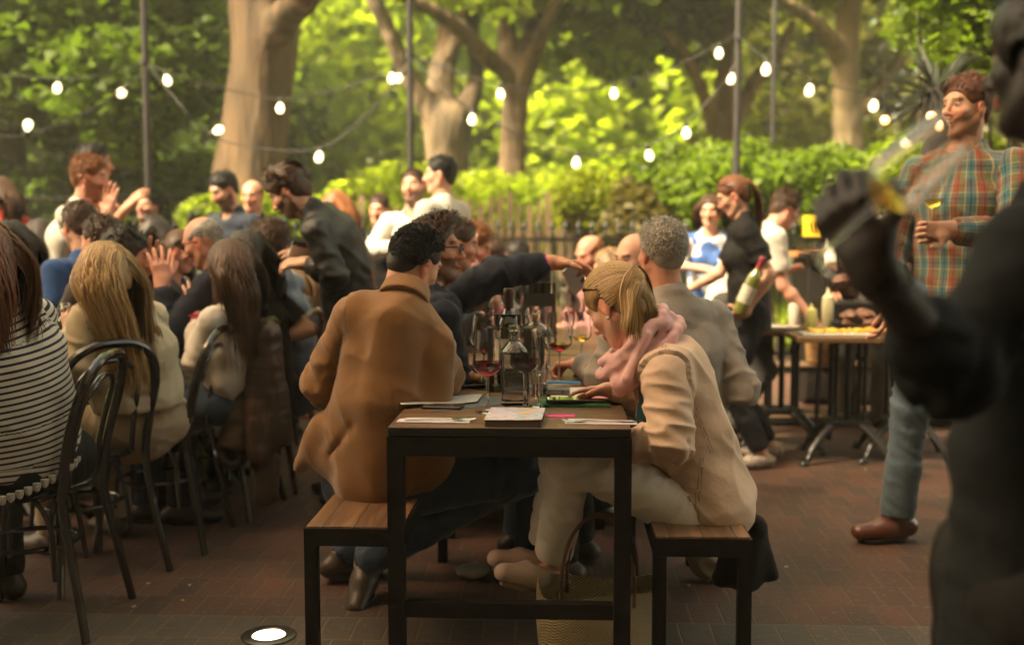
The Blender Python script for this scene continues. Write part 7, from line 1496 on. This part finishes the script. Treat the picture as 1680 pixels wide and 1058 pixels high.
# behind the right: woman in apron, waitress, man in white, chef
guest(1166, 346, 7.4, 'brown-haired woman in a blue patterned top and striped apron', 'stand', fem=True, face=168, head=(-8, 6, 0), H=1.0, topm=BLUEP, top=dict(sleeve='none', vneck=.05), botm=APR, aL='fold', arms=dict(R=(1150, 440, 7.1, (-1, 0, -.6)), L=(1190, 445, 7.2, (1, 0, -.6))), hands=('R',), hk=dict(style='bob', n=800, w=.008, length=.16), hm='brown', seed=63)
b, o, J = guest(1288, 345, 6.8, 'man with glasses in a white T-shirt, bending to the right behind the waitress', 'stand', skin='red', face=-78, lean=34, head=(0, 26, 0), topm=TEEW, top=dict(sleeve='short', off=.022), botm=CHAR, aL='hold', arms=dict(R=(1330, 520, 6.6, (-.4, 0, -1))), hands=('R',), hk=short((.012, .03), n=1200, w=.005), hm='brown', glass=True, seed=64)
# waitress
J = pose(.93, 5.95, face=84, mode='stand', H=.965, lean=4, head=(0, 24, 0), sw=.16, aL='down', aR='down'); tgt = P3(1203, 322, 6.1); J = place(1203, 322, 6.1, mode='stand', face=84, lean=5, head=(0, 24, 0), H=.955, sw=.165)
J['kL'], J['aL'] = ik(J['hL'], np.array([*G(1250, 768)[:2], .085]), .415, .40, np.array([-1., -.2, 0])); J['kR'], J['aR'] = ik(J['hR'], np.array([*G(1262, 752)[:2], .085]), .415, .40, np.array([-1., 0, 0])); J['tL'] = nrm(np.array([-1, -.35, 0])); J['tR'] = nrm(np.array([-1, .1, 0]))
reik(J, 'L', P3(1222, 512, 5.88), (1, -.2, -.5)); J['sL'] = J['sL']
b, o = person(J, 'waitress in black with a long brown ponytail, holding a wine bottle', skin='fair', fem=True, hands=('L',), hp=dict(L=dict(f=(-.9, -.1, -.2), n=(0, .6, .7), curl=.9)), top=dict(off=.020, sleeve='short', hem=.10, vneck=.10, fem=True), topm=BLACKC, bot=dict(crop=.06), botm=cloth_mat('black_trousers', (.010, .009, .011), rough=.8, sheen=0), hairk=dict(style='pony', kick=.9, n=2600, w=.0045, tie=(0, -.110, .055), tl=.27, jit=.12, t=.006), hairm='auburn', glass=True, shoek='flat', shoe=simple('print_canvas', (.30, .24, .20), .8, noise=.9, nscale=90), seed=65, h=.0098, wr=.006)
mt = MB(); e_, w_ = J['eL']-o, J['wL']-o
for k, (a, L_) in enumerate(((.15, .06), (.45, .05), (.3, .03))): c_ = e_+(w_-e_)*a; mt.tube([tuple(c_+np.array([.0, -.036, .0])), tuple(c_+(w_-e_)*L_*2+np.array([0, -.0345, -.004]))], [.007, .004], 8, flat=.3)
mt.build('tattoo', simple('tattoo_ink', (.05, .06, .06), .6), b)
q = P3(1203, 480, 5.86); wine_bottle(q[0]+.03, q[1], q[2]-.11, 'green wine bottle held under the waitress\'s arm', mat=simple('bottle_glass_olive', (.16, .17, .03), .08, spec=.9, coat=1), rot=(.12, .38, 0), neckcol=(.25, .03, .05), labcol=(.6, .55, .42), s=1.05)
guest(1424, 318, 7.2, 'cook in a white shirt and dark striped apron behind the food table', 'stand', skin='tan', face=160, aL='down', arms=dict(R=(1365, 470, 6.9, (-.6, 0, -1)), L=(1490, 370, 7.0, (1, 0, -1))), hands=('L', 'R'), topm=WHITES, top=dict(sleeve='roll'), botm=APR, hk=short(), hm='dark', seed=66)
# --- plaid-shirted man --------------------------------------------------------------------------------
J = place(1585, 178, 4.45, mode='stand', face=138, lean=-3, head=(-22, -2, 0), H=1.04, sw=.185, neckf=.1)
f1 = P3(1470, 872, 4.48); J['kR'], J['aR'] = ik(J['hR'], np.array([f1[0], f1[1], .09]), .47, .46, np.array([-1., -1., 0])); J['tR'] = nrm(np.array([-1, -.25, 0])); J['tL'] = nrm(np.array([-.6, -1, 0]))
reik(J, 'L', P3(1562, 378, 4.12), (.6, -.3, -1)); reik(J, 'R', P3(1462, 492, 4.45), (-.4, .6, -.6))
b, o = person(J, 'smiling bearded man in a colourful plaid shirt and jeans, holding a white wine glass', skin='fair', hero=True, hands=('L', 'R'), hp=dict(L=dict(f=(-.95, .0, -.1), n=(-.1, -.95, .1), curl=1.15, spread=.05, curls=(1.15, 1.2, 1.2, 1.2)), R=dict(f=(-.25, -.1, -1), n=(-1, .2, 0), curl=.6)), top=dict(off=.022, loose=1.0, sleeve='long', hem=.13, collar=True, vneck=.0, cut=.05, belly=.0), topm=PLAID, bot=dict(off=.016), botm=JEANW,
              fkw=dict(beard=(.26, .14, .08), smile=True, bl=-.045, brow=(.16, .08, .045)), hairk=dict(style='short', n=3600, w=.0034, jit=.12, t=.004, ls=(.010, .042), bias=(.4, -.35, 0)), hairm='auburn', shoe=simple('oxblood_leather', (.11, .035, .022), .3, coat=.4), seed=67, h=.0085, wr=.006)
q = P3(1526, 350, 4.08); wine_glass(q[0], q[1], q[2]-.09, kind='tulip', fill='white', label='white wine glass in the plaid-shirted man\'s hand', s=1.12, group=None, rot=(.0, .05, 0), lvl=.128)
# --- silhouetted man close to the camera --------------------------------------------------------------
SILM = cloth_mat('silhouette_jacket', (.010, .011, .012), rough=.9, sheen=0)  # backlit shade painted in: jacket and skin coloured near black
J = pose(.74, 1.4, face=72, mode='stand', H=1.0, lean=2, head=(-32, 0, 0), sw=.19); J['hd'] = P3(1728, 100, 1.65); J['nk'] = P3(1785, 290, 1.65); J['ch'] = P3(1745, 520, 1.62); J['sp'] = P3(1700, 740, 1.60); J['pel'] = P3(1680, 960, 1.60)
J['sL'] = P3(1690, 400, 1.48); J['sR'] = P3(1830, 380, 1.82); J['eL'] = P3(1556, 606, 1.44); J['wL'] = P3(1438, 448, 1.34); J['up'] = nrm(J['nk']-J['ch']); J['rt'] = nrm(J['sR']-J['sL']); J['rt'] = nrm(J['rt']-J['up']*(J['rt']@J['up'])); J['ft'] = nrm(np.cross(J['up'], J['rt'])); J['nd'] = nrm(J['hd']-J['nk'])
J['hL'] = J['pel']+np.array([0, -.09, 0]); J['hR'] = J['pel']+np.array([0, .09, 0])
for s in 'LR': J['k'+s] = J['h'+s]+np.array([-.02, 0, -.42]); J['a'+s] = J['h'+s]+np.array([.02, 0, -.84]); J['a'+s][2] = max(.085, J['a'+s][2])
J['eR'] = P3(1900, 640, 1.9); J['wR'] = P3(1800, 470, 2.1)
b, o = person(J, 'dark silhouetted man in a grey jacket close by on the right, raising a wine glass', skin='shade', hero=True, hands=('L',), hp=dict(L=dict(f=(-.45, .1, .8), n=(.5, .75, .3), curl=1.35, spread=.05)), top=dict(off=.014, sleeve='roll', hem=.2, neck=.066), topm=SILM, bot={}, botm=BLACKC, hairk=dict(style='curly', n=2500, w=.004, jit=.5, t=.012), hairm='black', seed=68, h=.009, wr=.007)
q = P3(1335, 425, 1.30); wine_glass(q[0], q[1], q[2], kind='bordeaux', fill='white', label='wine glass tilted in the silhouetted man\'s raised hand', s=.95, group=None, rot=(.1, .80, 0), lvl=.120)
